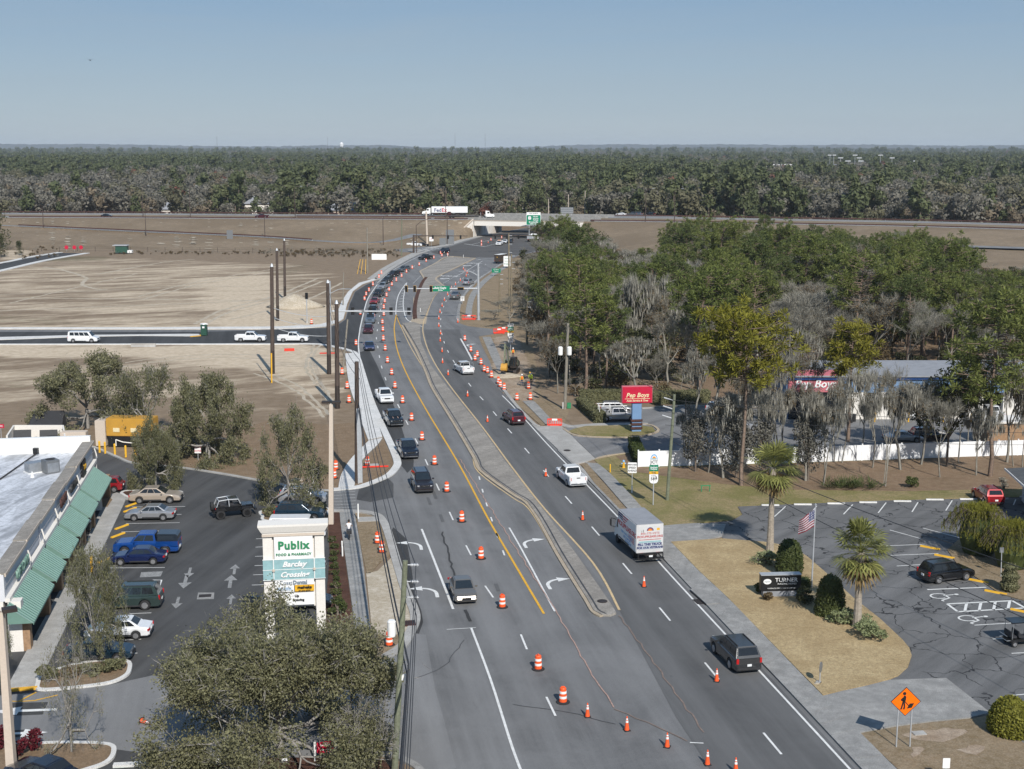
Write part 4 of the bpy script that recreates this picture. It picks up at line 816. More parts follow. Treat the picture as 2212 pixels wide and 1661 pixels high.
put('van','white',(640,1166),-88,'white van mostly hidden behind the top of the plaza sign',group=pg2,ref='side',sc=.95);put('suv','white',(640,1245),-88,'white SUV hidden behind the middle of the plaza sign',group=pg2,ref='side');put('sedan','black',(648,1320),-88,'black sedan peeping out low behind the plaza sign',group=pg2,ref='side')
put('suv','red',(2151,1096),2,'red SUV reversing out beside the white wheel stops',ref='rear')
put('suv','black',(2050,1260),-70,'black SUV parked nose-in by the funeral home lawn',ref='side')
o=put('pickup','silver',(1336,912),-88,'silver-grey work pickup with white ladder rack behind the red sign',ref='side')
o2=MB()
for x in(-.9,.9):
 o2 .tube((x,-2.8,2.2),(x,1.1,2.2),.045)
 for y in(-2.6,-1.1):o2 .tube((x,y,1.2),(x,y,2.2),.04)
for y in(-2.6,-1.1,.6):o2 .tube((-.9,y,2.2),(.9,y,2.2),.04)
o2 .build('ladder_rack','white_paint',o)
put('suv','silver',(1333,897),-88,'silver SUV parked behind the pickup with the ladder rack',ref='side')
for px,k,c,h,l in(((1560,893),'suv','white',-60,'white SUV parked in tree shade right of the red sign'),((1600,930),'sedan','silver',-75,'silver sedan in tree shade behind the white fence'),((1950,955),'sedan','silver',-85,'silver sedan right behind the white fence, middle of its length'),((2005,952),'suv','black',-85,'black SUV right behind the white fence beside the silver sedan'),((1958,900),'pickup','white',0,'white pickup nosed into the middle service bay'),((2140,905),'pickup','white',0,'white pickup backed into the right service bay'),((2190,896),'van','white',-70,'white van beside the right end of the blue workshop')):put(k,c,px,h,l,ref='mid',z=.055)
def box_truck():
 t=thing('box_truck','white box truck with patriotic graphics heading away on the right lane','truck')
 MB().box((0,-1.1,2.15),(2.5,5.4,2.6)).build('cargo_box','truck_white',t,bevel=.03)
 MB().box((0,-1.1,3.46),(2.46,5.36,.03)).build('box_roof','roof_grey',t)
 MB().loft([[(-1.02,y,zb),(1.02,y,zb),(1.02*k,y,zt),(-1.02*k,y,zt)]for y,zb,zt,k in((1.75,.55,2.45,.95),(2.7,.5,2.45,.93),(3.35,.5,1.45,.98),(3.45,.5,.95,.98))]).build('cab','white_paint',t,bevel=.04,fix=True)
 MB().quad((-.88,2.83,2.33),(.88,2.83,2.33),(.95,3.36,1.5),(-.95,3.36,1.5)).build('windscreen','glass',t)
 for s in(-1,1):
  MB().quad(*[(s*1.03*k+s*.02,y,z)for y,z,k in((1.95,1.5,.98),(2.75,1.5,.98),(2.6,2.25,.95),(1.95,2.25,.95))]).build('side_window','glass_tint',t)
  m=MB().path([(s*1.,2.95,2.1),(s*1.45,3.05,2.25),(s*1.5,3.05,1.5),(s*1.02,3.,1.35)],.03);m.box((s*1.5,3.05,1.85),(.12,.2,.55));m.build('mirror','black',t)
  for wy in(-2.3,2.4):wheel(t,s*.95,wy,.42,.3,'rim_dark')
  MB().box((s*.75,-3.86,.82),(.35,.06,.12)).build('taillight','lamp_red',t);MB().box((s*1.28,-.2,1.0),(.02,3.,.1)).build('side_rail','dark_steel',t)
 MB().box((0,-1.,.72),(1.,6.,.22)).build('chassis','dark_steel',t)
 lg=MB().box((0,-3.95,.82),(2.4,.12,.14)).box((0,-4.1,.42),(2.4,.4,.08))
 for x in(-1.15,-.4,.4,1.15):lg.box((x,-4.05,.6),(.07,.07,.45))
 lg.build('tail_lift','black',t);MB().box((0,-4.13,.62),(.34,.03,.16)).build('licence_plate','plate',t)
 d=MB().box((0,-3.815,2.2),(2.1,.03,2.2)).build('roller_door','truck_white',t)
 y=-3.836;T=lambda s,sz,x,z,m,**k:text(s,sz,(x,y,z),m,d,**k)
 T('800-775-VETS',.26,0,2.62,'art_red',bold=.006,sp=1.15);T('PICKUPPLEASE.ORG',.27,0,2.33,'art_red',bold=.01);T('FILL THIS TRUCK',.3,0,1.62,'navy',bold=.016);T('FOR OUR VETERANS',.26,0,1.32,'navy',bold=.014);T('1',.38,-.62,2.85,'text_black');T('T',.2,-.78,2.82,'text_black')
 for r0,m in((.32,'navy'),(.25,'art_red'),(.17,'amber')):MB().add([(0,y+.004-.004*(1-r0),2.86)]+[(r0*math.cos(a),y+.004-.01*(1-r0),2.86+r0*math.sin(a))for a in np.linspace(0,math.pi,12)],[(0,i+1,i+2)for i in range(11)]).build('sun_emblem',m,d)
 MB().box((.75,y+.003,2.98),(.28,.01,.2)).build('label','signal_yellow',d);MB().box((0,y+.004,2.06),(2.05,.008,.06)).build('stripe','art_red',d);MB().box((0,y+.004,1.48),(2.05,.007,.62)).build('banner','art_grey',d)
 MB().box((0,y+.002,1.86),(2.05,.008,.14)).build('stripe','teal_panel',d)
 sd=MB().box((-1.262,-1.1,2.2),(.02,5.2,2.4)).build('side_panel','sign_white',t);Q=lambda s,sz,yy,z,m,**k:text(s,sz,(-1.275,yy,z),m,sd,rot=(90,0,-90),**k)
 Q('PICKUPPLEASE.ORG',.62,-1.1,2.35,'text_red',bold=.02,sx=.95);Q('TURN YOUR CLOTHING',.3,-1.0,1.75,'text_blue',bold=.01);Q('INTO SUPPORT',.3,-1.2,1.42,'text_blue',bold=.01);Q('FOR VETERANS',.26,-1.5,1.14,'text_blue',bold=.01)
 MB().add([(-1.274,1.45,3.35),(-1.274,.1,3.35),(-1.274,.1,2.75),(-1.274,1.45,2.9)],[(0,1,2,3)]).build('star_field','navy',sd)
 for i in range(3):MB().add([(-1.274,.05,3.3-i*.24),(-1.274,-1.6+i*.4,3.3-i*.24),(-1.274,-1.3+i*.4,3.18-i*.24),(-1.274,.05,3.18-i*.24)],[(0,1,2,3)]).build('stripe','text_red',sd)
 for i in range(4):MB().add([(-1.273,-1.6,2.02-i*.1),(-1.273,-3.2,1.98-i*.16),(-1.273,-3.2,1.9-i*.16),(-1.273,-1.6,1.97-i*.1)],[(0,1,2,3)]).build('stripe','text_red',sd)
 for i in range(8):MB().add([(-1.2755,.2+.3*(i%4)+.1*math.cos(a),2.95+.22*(i//4)+.07*math.sin(a))for a in np.linspace(0,5.03,5)],[(0,1,2,3,4)]).build('star','sign_white',sd)
 return t
o=box_truck();p=G(1405,1216);h=R(13);o.location=p+Vector((-math.sin(h),math.cos(h),0))*4.05+Vector((0,0,ZR));o.rotation_euler=(0,0,h)
def parcel_truck():
 t=thing('delivery_truck','brown parcel delivery truck driving away near the far junction','truck')
 MB().box((0,-.4,1.75),(2.2,5.2,2.35)).build('body','paint_brown',t,bevel=.12);MB().box((0,-.4,2.93),(2.1,5.05,.04)).build('roof','white_paint',t)
 MB().loft([[(-.95,y,.5),(.95,y,.5),(.95,y,z),(-.95,y,z)]for y,z in((2.1,1.5),(2.9,1.35),(3.1,1.1))]).build('bonnet','paint_brown',t,fix=True,bevel=.05)
 MB().quad((-.95,2.22,1.7),(-.95,2.22,2.6),(.95,2.22,2.6),(.95,2.22,1.7)).build('windscreen','glass',t);MB().box((0,-3.02,1.65),(1.6,.04,1.9)).build('rear_door','paint_brown',t)
 MB().add([(.17*math.cos(a),-3.05,2.1+.2*math.sin(a))for a in np.linspace(0,6,10)],[tuple(range(10))]).build('shield','signal_yellow',t)
 text('UPS',.13,(-.0,-3.055,2.08),'paint_brown',t,bold=.008);MB().box((0,-3.1,.55),(2.1,.18,.14)).build('rear_bumper','black',t)
 for s in(-1,1):
  MB().box((s*.9,-3.03,1.0),(.14,.05,.14)).build('taillight','lamp_red',t);MB().box((s*1.25,2.1,2.0),(.15,.1,.4)).build('mirror','black',t)
  for wy in(-1.8,2.0):wheel(t,s*.9,wy,.42,.3,'rim_dark')
 return t
o=parcel_truck();p=G(1074,570);h=R(-26);o.location=p+Vector((-math.sin(h),math.cos(h),0))*3+Vector((0,0,ZR));o.rotation_euler=(0,0,h)
def dump_truck():
 t=thing('dump_truck','white dump truck driving away under the motorway bridge','truck')
 MB().loft([[(-1.2,y,1.2),(1.2,y,1.2),(1.3,y,z),(-1.3,y,z)]for y,z in((-4,2.7),(1,2.7),(1.2,3.0))]).build('tipper_body','sign_white',t,fix=True)
 MB().box((0,-4.02,1.95),(2.4,.1,1.4)).build('tailgate','galv',t);MB().box((0,2.2,1.7),(2.3,1.8,2.)).build('cab','white_paint',t,bevel=.15);MB().box((0,3.7,1.2),(1.6,1.6,1.1)).build('bonnet','white_paint',t,bevel=.15);MB().box((0,-.2,.85),(1.,7.6,.3)).build('chassis','dark_steel',t)
 for s in(-1,1):
  for wy in(-3.,-1.7,3.6):wheel(t,s*1.,wy,.5,.45,'rim_dark')
  MB().box((s*.7,-4.1,1.0),(.3,.08,.14)).build('taillight','lamp_red',t)
 return t
o=dump_truck();p=G(1152,523);h=R(-20);o.location=p+Vector((0,4,ZR));o.rotation_euler=(0,0,h)
def jeep():
 t=thing('open_offroader','black open-top off-roader with grey roll cage crossing the plaza car park','car')
 MB().box((0,-.2,.95),(1.6,3.0,.5)).build('body','paint_black',t,bevel=.05);MB().box((0,1.45,1.0),(1.35,1.2,.42),taper=.94).build('bonnet','paint_black',t,bevel=.04);MB().box((0,2.03,.95),(1.2,.06,.4)).build('grille','trim',t);MB().box((0,2.25,.68),(1.6,.22,.2)).build('front_bumper','black',t);MB().box((0,-1.85,.68),(1.6,.22,.2)).build('rear_bumper','black',t)
 MB().box((0,-.3,1.18),(1.36,2.4,.06)).build('cabin_floor','trim',t)
 c=MB()
 for s in(-1,1):
  c.path([(s*.7,.85,1.2),(s*.66,.55,1.85),(s*.66,-.4,1.9),(s*.66,-1.35,1.82),(s*.7,-1.6,1.2)],.05);c.tube((s*.66,-.4,1.9),(s*.7,-.35,1.2),.05)
 for y,z in((.55,1.85),(-.4,1.9),(-1.35,1.82)):c.tube((-.66,y,z),(.66,y,z),.05)
 c.build('roll_cage','galv',t);MB().box((0,.1,1.9),(1.3,.9,.04)).build('roof_panel','paint_black',t)
 MB().quad((-.66,.93,1.22),(.66,.93,1.22),(.62,.62,1.8),(-.62,.62,1.8)).build('windscreen','glass',t)
 for x in(-.38,.38):
  for y in(-.1,-1.):MB().box((x,y,1.32),(.5,.5,.2)).box((x,y-.25,1.6),(.48,.14,.5)).build('seat','dark_cloth',t,bevel=.04)
 for s in(-1,1):
  for wy in(-1.25,1.35):wheel(t,s*.83,wy,.46,.32,'rim_dark');
  for wy in(-1.25,1.35):MB().profile([(wy-.6,.85),(wy-.45,1.08),(wy+.45,1.08),(wy+.6,.85)],s*.98-.14,s*.98+.06 if s<0 else s*.98+.0).build('mudguard','black',t)
  MB().box((s*.55,2.05,1.05),(.2,.05,.2)).build('headlight','lamp_clear',t);MB().box((s*.72,-1.72,1.05),(.12,.06,.2)).build('taillight','lamp_red',t);MB().box((s*.95,.75,1.35),(.18,.1,.18)).build('mirror','black',t)
 sw=MB().lathe([(.44,-.14),(.46,-.1),(.46,.1),(.44,.14)],18).build('spare_wheel','rubber',t);sw.location=(0,-1.95,1.2);sw.rotation_euler=(R(90),0,0);MB().lathe([(.27,.145),(.26,.16)],12).build('rim','rim_dark',sw)
 return t
o=jeep();o.location=G(500,1117)+Vector((0,.3,ZR));o.rotation_euler=(0,0,R(-68))
def golf_cart():
 t=thing('golf_cart','black golf cart with a dark canopy at the right edge of the car park','golf cart')
 MB().box((0,0,.45),(1.15,2.2,.2)).build('chassis','black',t,bevel=.05);MB().loft([[(-.5,y,.5),(.5,y,.5),(.5,y,z),(-.5,y,z)]for y,z in((.6,1.),(1.,.9),(1.2,.6))]).build('front_cowl','paint_black',t,fix=True)
 for y in(-.15,-.75):MB().box((0,y,.72),(1.,.45,.16)).box((0,y-.22,.95),(1.,.1,.4)).build('seat','dark_cloth',t,bevel=.03)
 MB().box((0,.0,1.85),(1.25,2.1,.07)).build('canopy','paint_black',t,bevel=.03);c=MB()
 for x in(-.55,.55):c.tube((x,.85,.9),(x,.7,1.85),.025);c.tube((x,-.95,.6),(x,-.9,1.85),.025)
 c.path([(-.5,-1.,.5),(-.5,-1.35,.5),(.5,-1.35,.5),(.5,-1.,.5)],.025);c.path([(-.5,-1.35,.85),(.5,-1.35,.85)],.025);c.build('frame','steel',t)
 for s in(-1,1):
  for wy in(-.75,.85):wheel(t,s*.55,wy,.23,.2)
 return t
o=golf_cart();o.location=G(2202,1392)+Vector((0,0,.05));o.rotation_euler=(0,0,R(-80))
def hwy(px,lane,z=7.25):
 """point on a lane of the motorway: lane metres behind the near crest"""
 P=hwyAll;best=min(range(len(P)-1),key=lambda i:abs(PX(P[i])[0]-px));a,b=P[best],P[best+1]
 d=(b-a);d.z=0;d.normalize();n=Vector((-d.y,d.x,0));p=a.lerp(b,max(0,min(1,(px-PX(a)[0])/max(1e-3,PX(b)[0]-PX(a)[0]))))+n*lane
 return Vector((p.x,p.y,z)),math.atan2(d.y,d.x)
def cab(t,pt,y,mat='white_paint'):
 MB().loft([[(-1.2,yy,.8),(1.2,yy,.8),(1.1,yy,z),(-1.1,yy,z)]for yy,z in((y,3.4),(y+1.6,3.2),(y+2.0,2.1),(y+3.6,1.8),(y+3.8,1.2))]).build('cab',mat,t,fix=True,bevel=.05)
 MB().quad((-1.,y+1.72,3.05),(1.,y+1.72,3.05),(1.05,y+2.03,2.2),(-1.05,y+2.03,2.2)).build('windscreen','glass',t)
 for s in(-1,1):
  MB().box((s*1.17,y+1.2,2.6),(.04,.9,.7)).build('side_window','glass_tint',t)
  for wy in(y+2.9,y+.3,y-.9):wheel(t,s*1.05,wy,.5,.35,'rim')
 MB().box((0,y+1,.75),(1.,6,.3)).build('chassis','dark_steel',t)
def semi(kind):
 if kind=='box':
  t=thing('semi_trailer_truck','white articulated lorry with purple and red lettering on the motorway','truck');cab(t,'',8.6);MB().box((0,0,2.65),(2.6,16.2,2.8)).build('trailer','sign_white',t,bevel=.03)
  for x,an in((-1.32,-90),(1.32,90)):o=text('Fed',2.3,(x,3.6 if x<0 else 3.6,2.4),'navy',t,rot=(90,0,an),bold=.05,align='RIGHT' if x<0 else 'LEFT');o=text('Ex',2.3,(x,3.5 if x<0 else 6.3,2.4),'sign_red',t,rot=(90,0,an),bold=.05,align='LEFT')
  for z in(1.35,3.95):MB().box((0,0,z),(2.63,16.22,.08)).build('trailer_rail','galv',t)
 else:
  t=thing('flatbed_truck','white tractor unit pulling an empty flatbed trailer across the bridge end','truck');cab(t,'',8.4);MB().box((0,-1.,1.35),(2.5,15,.22)).build('flatbed','dark_steel',t);MB().box((0,6.3,2.),(2.4,.12,1.2)).build('headboard','galv',t)
  MB().box((0,-7.2,2.2),(2.1,1.6,1.5)).build('load','paint_maroon',t,bevel=.15)
 for s in(-1,1):
  for wy in(-6.8,-5.5):wheel(t,s*1.05,wy,.5,.4,'rim_dark')
 MB().box((0,-1,.9),(1.,13,.3)).build('frame_rail','dark_steel',t);return t
for knd,px,lane,flip in(('box',962,38,1),('flat',1002,10,0)):
 o=semi(knd);p,a=hwy(px,lane);o.location=p;o.rotation_euler=(0,0,a+(R(90)if flip else R(-90)))
for px,lane,k,c,f,l in((208,9,'sedan','black',0,'black car on the motorway at the far left'),(541,9,'pickup','maroon',1,'dark maroon pickup on the motorway left of the lorries')):
 p,a=hwy(px,lane);o=put(k,c,(px,600),0,l,z=7.25);o.location=p;o.rotation_euler=(0,0,a+(R(90)if f else R(-90)))
for px,dy,k,c,l in((1305,64,'sedan','white','white car stopped on the road behind the motorway, leftmost of four'),(1328,64,'suv','grey','grey SUV stopped behind the motorway next to the white car'),(1350,64,'suv','bluegrey','blue-grey SUV stopped behind the motorway beside the grey one'),(1376,64,'suv','black','black SUV stopped behind the motorway, rightmost of four')):
 p,a=hwy(px,52,7.3);o=put(k,c,(px,600),0,l);o.location=p;o.rotation_euler=(0,0,a+R(70))
struct(ribbon([hwy(x,52)[0]for x in(1280,1330,1380,1420)],14,5,7.28,'service_road','asphalt_pale'))
# motorway bridge, walls, guardrails
d_=(crR[0]-crL[-1]);d_.z=0;L_=d_.length;d_.normalize();yaw=math.atan2(d_.y,d_.x);c0=crL[-1].copy()
br=thing('bridge','pale concrete motorway bridge over the far end of the road','bridge',(c0 .x,c0 .y,0),yaw)
for k,y0 in enumerate((1.,30.)):
 MB().box((L_/2,y0+6.5,7.0),(L_+2,13.4,.55)).build('deck','concrete_old',br)
 for y in(y0,y0+13):MB().box((L_/2,y,5.75),(L_-.5,.5,1.9)).build('girder','stucco',br)
 for y in(y0-.25,y0+13.3):
  MB().box((L_/2,y,7.65),(L_+8,.35,1.1)).build('barrier','concrete_old',br)
 MB().box((L_/2,y0-.3,6.95),(L_+2,.14,.25)).build('deck_edge','stucco_tan',br)
for x in(-.8,L_+.8):MB().box((x,22,3.2),(1.4,44,6.9)).build('abutment','stucco',br)
for x in range(6):MB().box((-.06,3+x*7,3.1),(.06,.5,5)).build('wall_panel','stucco_tan',br)
def wing(a,b,ha,hb,nm='wing_wall'):
 a,b=G(*a),G(*b);d=(b-a);n=Vector((-d.y,d.x,0)).normalized()*.5
 v=[a,b,b+n,a+n];mb=MB();mb.add([(p.x,p.y,0)for p in v]+[(p.x,p.y,h)for p,h in zip(v,(ha,hb,hb,ha))],[(0,1,5,4),(1,2,6,5),(2,3,7,6),(3,0,4,7),(4,5,6,7)])
 o=mb.build(nm,'stucco',None);mbt=MB()
 for i in range(9):
  t=(i+.5)/9;p=a.lerp(b,t)-n*.1;h=ha+(hb-ha)*t
  if h>1.6:mbt.box((p.x,p.y,h*.5),(.35,.12,h*.55),rz=math.atan2(d.y,d.x))
 mbt.build('panel_joint','stucco_tan',o);cp=MB().tube((a.x,a.y,ha+.1),(b.x,b.y,hb+.1),.35,n=4).build('coping','stucco_tan',o);return o
tag(wing((980,515.2),(1022.5,512.3),.4,7.4),'triangular pale wing wall rising to the left end of the bridge','retaining wall')
def guardrail(P,label,zoff=0.,step=3.8,k=1):
 P=resample(P,step);t=thing('guardrail',label,'guardrail',P[0]);o0=P[0]
 mb=MB();mp=MB()
 for a,b in zip(P,P[1:]):
  for p,q_ in((a,b),):
   d=(b-a);m=(a+b)/2-o0
   mb.tube(a-o0+Vector((0,0,.62+zoff)),b-o0+Vector((0,0,.62+zoff)),.3,n=4)
 mb.build('rail','corten',t)
 pm_=MB().box((0,0,.35),(.15,.15,.7)).mesh('post','galv')
 for p in P[::k]:obj('post',pm_,t,p-o0+Vector((0,.2,zoff-.05)))
 return t
def clip(P,x0,x1):return[p for p in P if x0<=PX(p)[0]<=x1]
guardrail(clip(crL,5,1026),'long rust-brown guardrail along the near edge of the motorway, left of the bridge')
guardrail(clip(offs(crL,44.5),-20,1010),'rust-brown guardrail along the far edge of the motorway, left of the bridge',k=2)
guardrail(clip(offs(crL,17.),640,1000),'rust-brown guardrail in the motorway median behind the trucks',k=2)
guardrail(clip(crR,1262,2300),'rust-brown guardrail along the motorway right of the bridge');guardrail(clip(offs(crR,44),1300,2300),'rust-brown guardrail on the far side of the motorway right of the bridge',k=2)
guardrail(clip([p+Vector((0,0,.1))for p in rampEdge],20,690),'rust-brown guardrail sloping down along the exit ramp',k=1)
FP=resample([G(x,y)for x,y in((90,543),(240,543),(553,545.5),(700,547),(790,549))],6.5);ft_=thing('chain_link_fence','thin dark wire fence along the foot of the motorway bank','fence',FP[0])
pmh=MB().tube((0,0,0),(0,0,1.7),.07,n=5).mesh('fence_post','dark_steel');wr=MB()
for p in FP:obj('fence_post',pmh,ft_,p-FP[0])
for a,b in zip(FP,FP[1:]):
 for z in(.3,1.0,1.65):wr.tube(a-FP[0]+Vector((0,0,z)),b-FP[0]+Vector((0,0,z)),.02,n=3,cap=False)
wr.build('wire','dark_steel',ft_)
# poles
def pole(base,top,r,mat,label,name='utility_pole',cat='utility pole',r1=None,dark=None,parts=()):
 b=G(*base);t=AT(top[0],top[1],b.y);o=thing(name,label,cat,b);v=t-b
 if dark:
  m=v*dark;MB().tube((0,0,0),m,r,r*.95,10).build('base_section','dark_steel',o);MB().tube(m,v,r*.95,r1 or r*.75,10).build('shaft',mat,o)
 else:MB().tube((0,0,-.1),v,r,r1 or r*.75,10).build('shaft',mat,o)
 return o,b,v
for base,top,r,l in(((589,807),(587,576),.36,'tall dark brown steel pole nearest the trees on the bare plot'),((600,693),(598,541),.34,'dark brown steel pole beyond the side road beside the sand pile'),((615.5,646),(614,519.5),.34,'farthest dark brown steel pole on the sandy field'),((711,808),(708,611),.36,'dark brown steel pole standing next to the near signal mast'),((729,882),(727,656),.36,'dark brown steel pole beside the new pavement near the lamp post'),):
 o,b,v=pole(base,top,r,'pole_brown',l,dark=.22)
 MB().lathe([(r*.78,0),(r*.3,.5)],8,c=v).build('cap','galv',o)
o,b,v=pole((772,1043),(770.5,781),.3,'pole_brown','dark wooden pole with a grey cable riser at the grass corner');MB().box((.35,-.2,v.z*.31),(.5,.3,v.z*.62)).build('cable_riser','galv',o)
POLE6=b+v
pole((741,797),(751,690),.17,'wood_grey','thin leaning grey pole beside the new pavement');pole((741,660),(742,588),.16,'wood_grey','slim grey pole beyond the side road by the white pavement')
o,b,v=pole((587,827),(584,594),.1,'pole_brown','thin pole with a yellow lower half beside the tall brown pole');MB().tube((0,0,0),v*.28,.12,n=6).build('marker_sleeve','yellow',o)
o,b,v=pole((794,589),(793,492),.25,'wood_grey','grey wooden pole with yellow guy sleeves on the far verge')
for dx,dz in((-14,8),(-9,6),(-3,4)):
 gp_=G(794+dx*1.6,590+2);MB().tube(gp_-b,(gp_-b).lerp(v,.32),.07,n=5).build('guy_sleeve','yellow',o)
pole((867.5,553),(868,472),.22,'wood_green','thin green pole before the exit ramp');pole((923,530),(920.5,457),.42,'stucco_tan','thick pale concrete pole rising left of the bridge wing wall')
for base,top,z,l in(((828,533),(827,470),0,'brown lamp post on the motorway bank'),((966,528),(966,465),0,'brown lamp post in front of the bridge wing wall'),((572.5,517),(571,469),1.5,'brown lamp post beside the exit ramp, middle of the bank'),((93.5,499),(92,447),3,'brown lamp post beside the ramp at the far left'),((315.5,510),(313,454),2.5,'brown lamp post beside the ramp left of centre')):
 b=G(*base,z=z);t=AT(*top,b.y);o=thing('lamp_post',l,'lamp post',b);v=t-b;MB().tube((0,0,-.5),v,.2,.12,6).build('shaft','pole_brown',o);MB().path([v,v+Vector((.8,-.3,.7)),v+Vector((2.2,-.5,.9))],.09).build('arm','pole_brown',o);MB().box(v+Vector((2.6,-.5,.9)),(1.,.4,.2)).build('lamp_head','steel',o)
for px,l in((274,'tall lamp post on the motorway at the left, behind the black car'),(379,'tall lamp post on the motorway in front of the pale house'),(610,'tall lamp post on the motorway right of the maroon pickup'),(959,'tall lamp post on the motorway beside the lorries'),(1390,'tall lamp post on the motorway, left one beyond the bridge'),(1455,'tall lamp post on the motorway, right one beyond the bridge')):
 b,a=hwy(px,15 if px<1000 else 2,7.2);o=thing('lamp_post',l,'lamp post',b);MB().tube((0,0,-.2),(0,0,12.6),.2,.11,6).build('shaft','pole_brown',o);MB().path([(0,0,12.6),(1.,0,13.4),(2.6,0,13.6)],.09).build('arm','pole_brown',o);MB().box((3,0,13.6),(1.,.4,.2)).build('lamp_head','steel',o)
def head(parent,p,n=3,rz=0,front=False,horiz=False):
 o=obj('signal_head',MB().box((0,0,0),((.42,.3,1.15)if not horiz else(1.15,.3,.42))).mesh('signal_head','black'),parent,p,rz)
 MB().box((0,.03,0),((.62,.04,1.36)if not horiz else(1.36,.04,.62))).build('backplate','black' if not front else 'signal_yellow',o);MB().box((0,-.03,0),((.54,.12,1.28)if not horiz else(1.28,.12,.54))).build('plate_face','black',o)
 for i in range(3):
  z=(.36,0,-.36)[i];MB().tube((z if horiz else 0,-.15,0 if horiz else z),(z if horiz else 0,-.34,0 if horiz else z),.15,n=10,cap=False).build('visor','trim',o)
  c=MB().tube((z if horiz else 0,-.15,0 if horiz else z),(z if horiz else 0,-.17,0 if horiz else z),.13,n=10).build('lens','trim',o)
 return o
b=G(713,757);t=AT(712,607,b.y);o=thing('traffic_signal','galvanised signal mast arm reaching right over the queue, near one','traffic signal',b);v=t-b
MB().tube((0,0,0),v,.3,.18,12).build('mast','galv',o);MB().lathe([(.45,0),(.45,.1)],8).build('base_plate','galv',o)
e0=AT(716,672,b.y)-b;e1=AT(889,672.5,b.y+3)-b;MB().tube(e0,e1,.17,.1,10).build('arm','galv',o)
def on(px,e0=e0,e1=e1,b=b):
 x0,x1=PX(b+e0)[0],PX(b+e1)[0];return e0 .lerp(e1,(px-x0)/(x1-x0))
for px in(761,799,844,883):head(o,on(px)+Vector((0,.3,0)),rz=math.pi)
MB().box(on(775),(1.9,.05,.55)).build('name_sign','sign_back',o)
l0=AT(713,634,b.y)-b;l1=AT(752,624,b.y)-b;MB().path(smooth([l0,l0 .lerp(l1,.5)+Vector((0,0,.35)),l1],3),.06).build('lamp_arm','galv',o);MB().box(l1,(1.,.3,.15)).build('lamp_head','steel',o)
b=G(1034,691);t=AT(1033,570,b.y);o=thing('traffic_signal','galvanised signal mast arm with green street sign reaching left from the right verge','traffic signal',b);v=t-b
MB().tube((0,0,0),v,.32,.2,12).build('mast','galv',o);MB().lathe([(.5,0),(.5,.12)],8).build('base_plate','galv',o)
e0=AT(1031,623,b.y)-b;e1=AT(876,623.5,b.y-3)-b;MB().tube(e0,e1,.18,.1,10).build('arm','galv',o)
for px,hz in((878,0),(896,0),(931,0),(995,1)):head(o,on(px,e0,e1,b)+Vector((0,-.3,0)),front=True,horiz=bool(hz))
sg=MB().box(on(951,e0,e1,b)+Vector((0,-.3,0)),(4.0,.06,1.15)).build('street_sign','sign_green',o)
pp=on(951,e0,e1,b)+Vector((0,-.34,.18));text('Bald Eagle',.62,pp,'sign_white',sg,bold=.012);text('Drive',.42,pp-Vector((0,0,.48)),'sign_white',sg,bold=.01)
l0=AT(1033,596,b.y)-b;l1=AT(997,586,b.y)-b;MB().path(smooth([l0,l0 .lerp(l1,.5)+Vector((0,0,.5)),l1],3),.07).build('lamp_arm','galv',o);MB().box(l1,(1.1,.3,.15)).build('lamp_head','steel',o)
for base,top,arm,heads,l in(((893.5,547),(893.5,507),((893.5,509),(1010,509.5)),(935,968,995),'dark brown signal mast arm crossing in front of the bridge wing wall'),((1159,547),(1159,507),((1159,509),(1064,508)),(1070,1095,1120),'dark brown signal mast arm under the right of the bridge')):
 b=G(*base);v=AT(*top,b.y)-b;o=thing('traffic_signal',l,'traffic signal',b);MB().tube((0,0,0),v,.35,.28,8).build('mast','pole_brown',o);f0,f1=AT(*arm[0],b.y)-b,AT(*arm[1],b.y)-b;MB().tube(f0,f1,.2,.12,8).build('arm','pole_brown',o)
 for px in heads:head(o,AT(px,510,b.y)-b+Vector((0,-.3,-.3)))
b=G(900,547);v=AT(899,487,b.y)-b;o=thing('lamp_post','brown lamp post with a long curved arm at the ramp corner','lamp post',b);MB().tube((0,0,0),v,.18,.12,6).build('shaft','pole_brown',o);MB().path([v,v+Vector((2,0,1.6)),v+Vector((5.4,0,2.6))],.1).build('arm','pole_brown',o);MB().box(v+Vector((5.9,0,2.6)),(1.2,.4,.2)).build('lamp_head','steel',o)
b=G(663.5,698);v=AT(662,635,b.y)-b;o=thing('signal_post','white post with a covered black signal at the left junction corner','traffic signal',b);MB().tube((0,0,0),v,.12,.1,8).build('post','galv',o);MB().lathe([(.35,0),(.2,.6)],8).build('base','concrete',o);head(o,v+Vector((0,0,-.4)))
o,b,v=pole((1220,884),(1227,698),.24,'wood_grey','grey wooden pole with two white transformers by the woodland edge')
tz=AT(1222,757,b.y)-b
for dx in(-.75,.5):MB().lathe([(.3,-.6),(.33,-.5),(.33,.45),(.2,.6)],12,c=tz+Vector((dx,-.3,0))).build('transformer','white_paint',o)
UTR=b+v
o,b,v=pole((1441,1081),(1457,852),.19,'wood_green','leaning wooden utility pole with three insulator arms by the white fence');PR=b+v
for i,(y)in enumerate((862,880,900)):
 a=AT(1457-i*2,y+4,b.y)-b;MB().tube(a,a+Vector((-1.1,0,.35)),.07,n=6).build('insulator_arm','galv',o)
pole((1481,960),(1481,862),.1,'black','slim black lamp pole in the shop forecourt','lamp_post','lamp post')
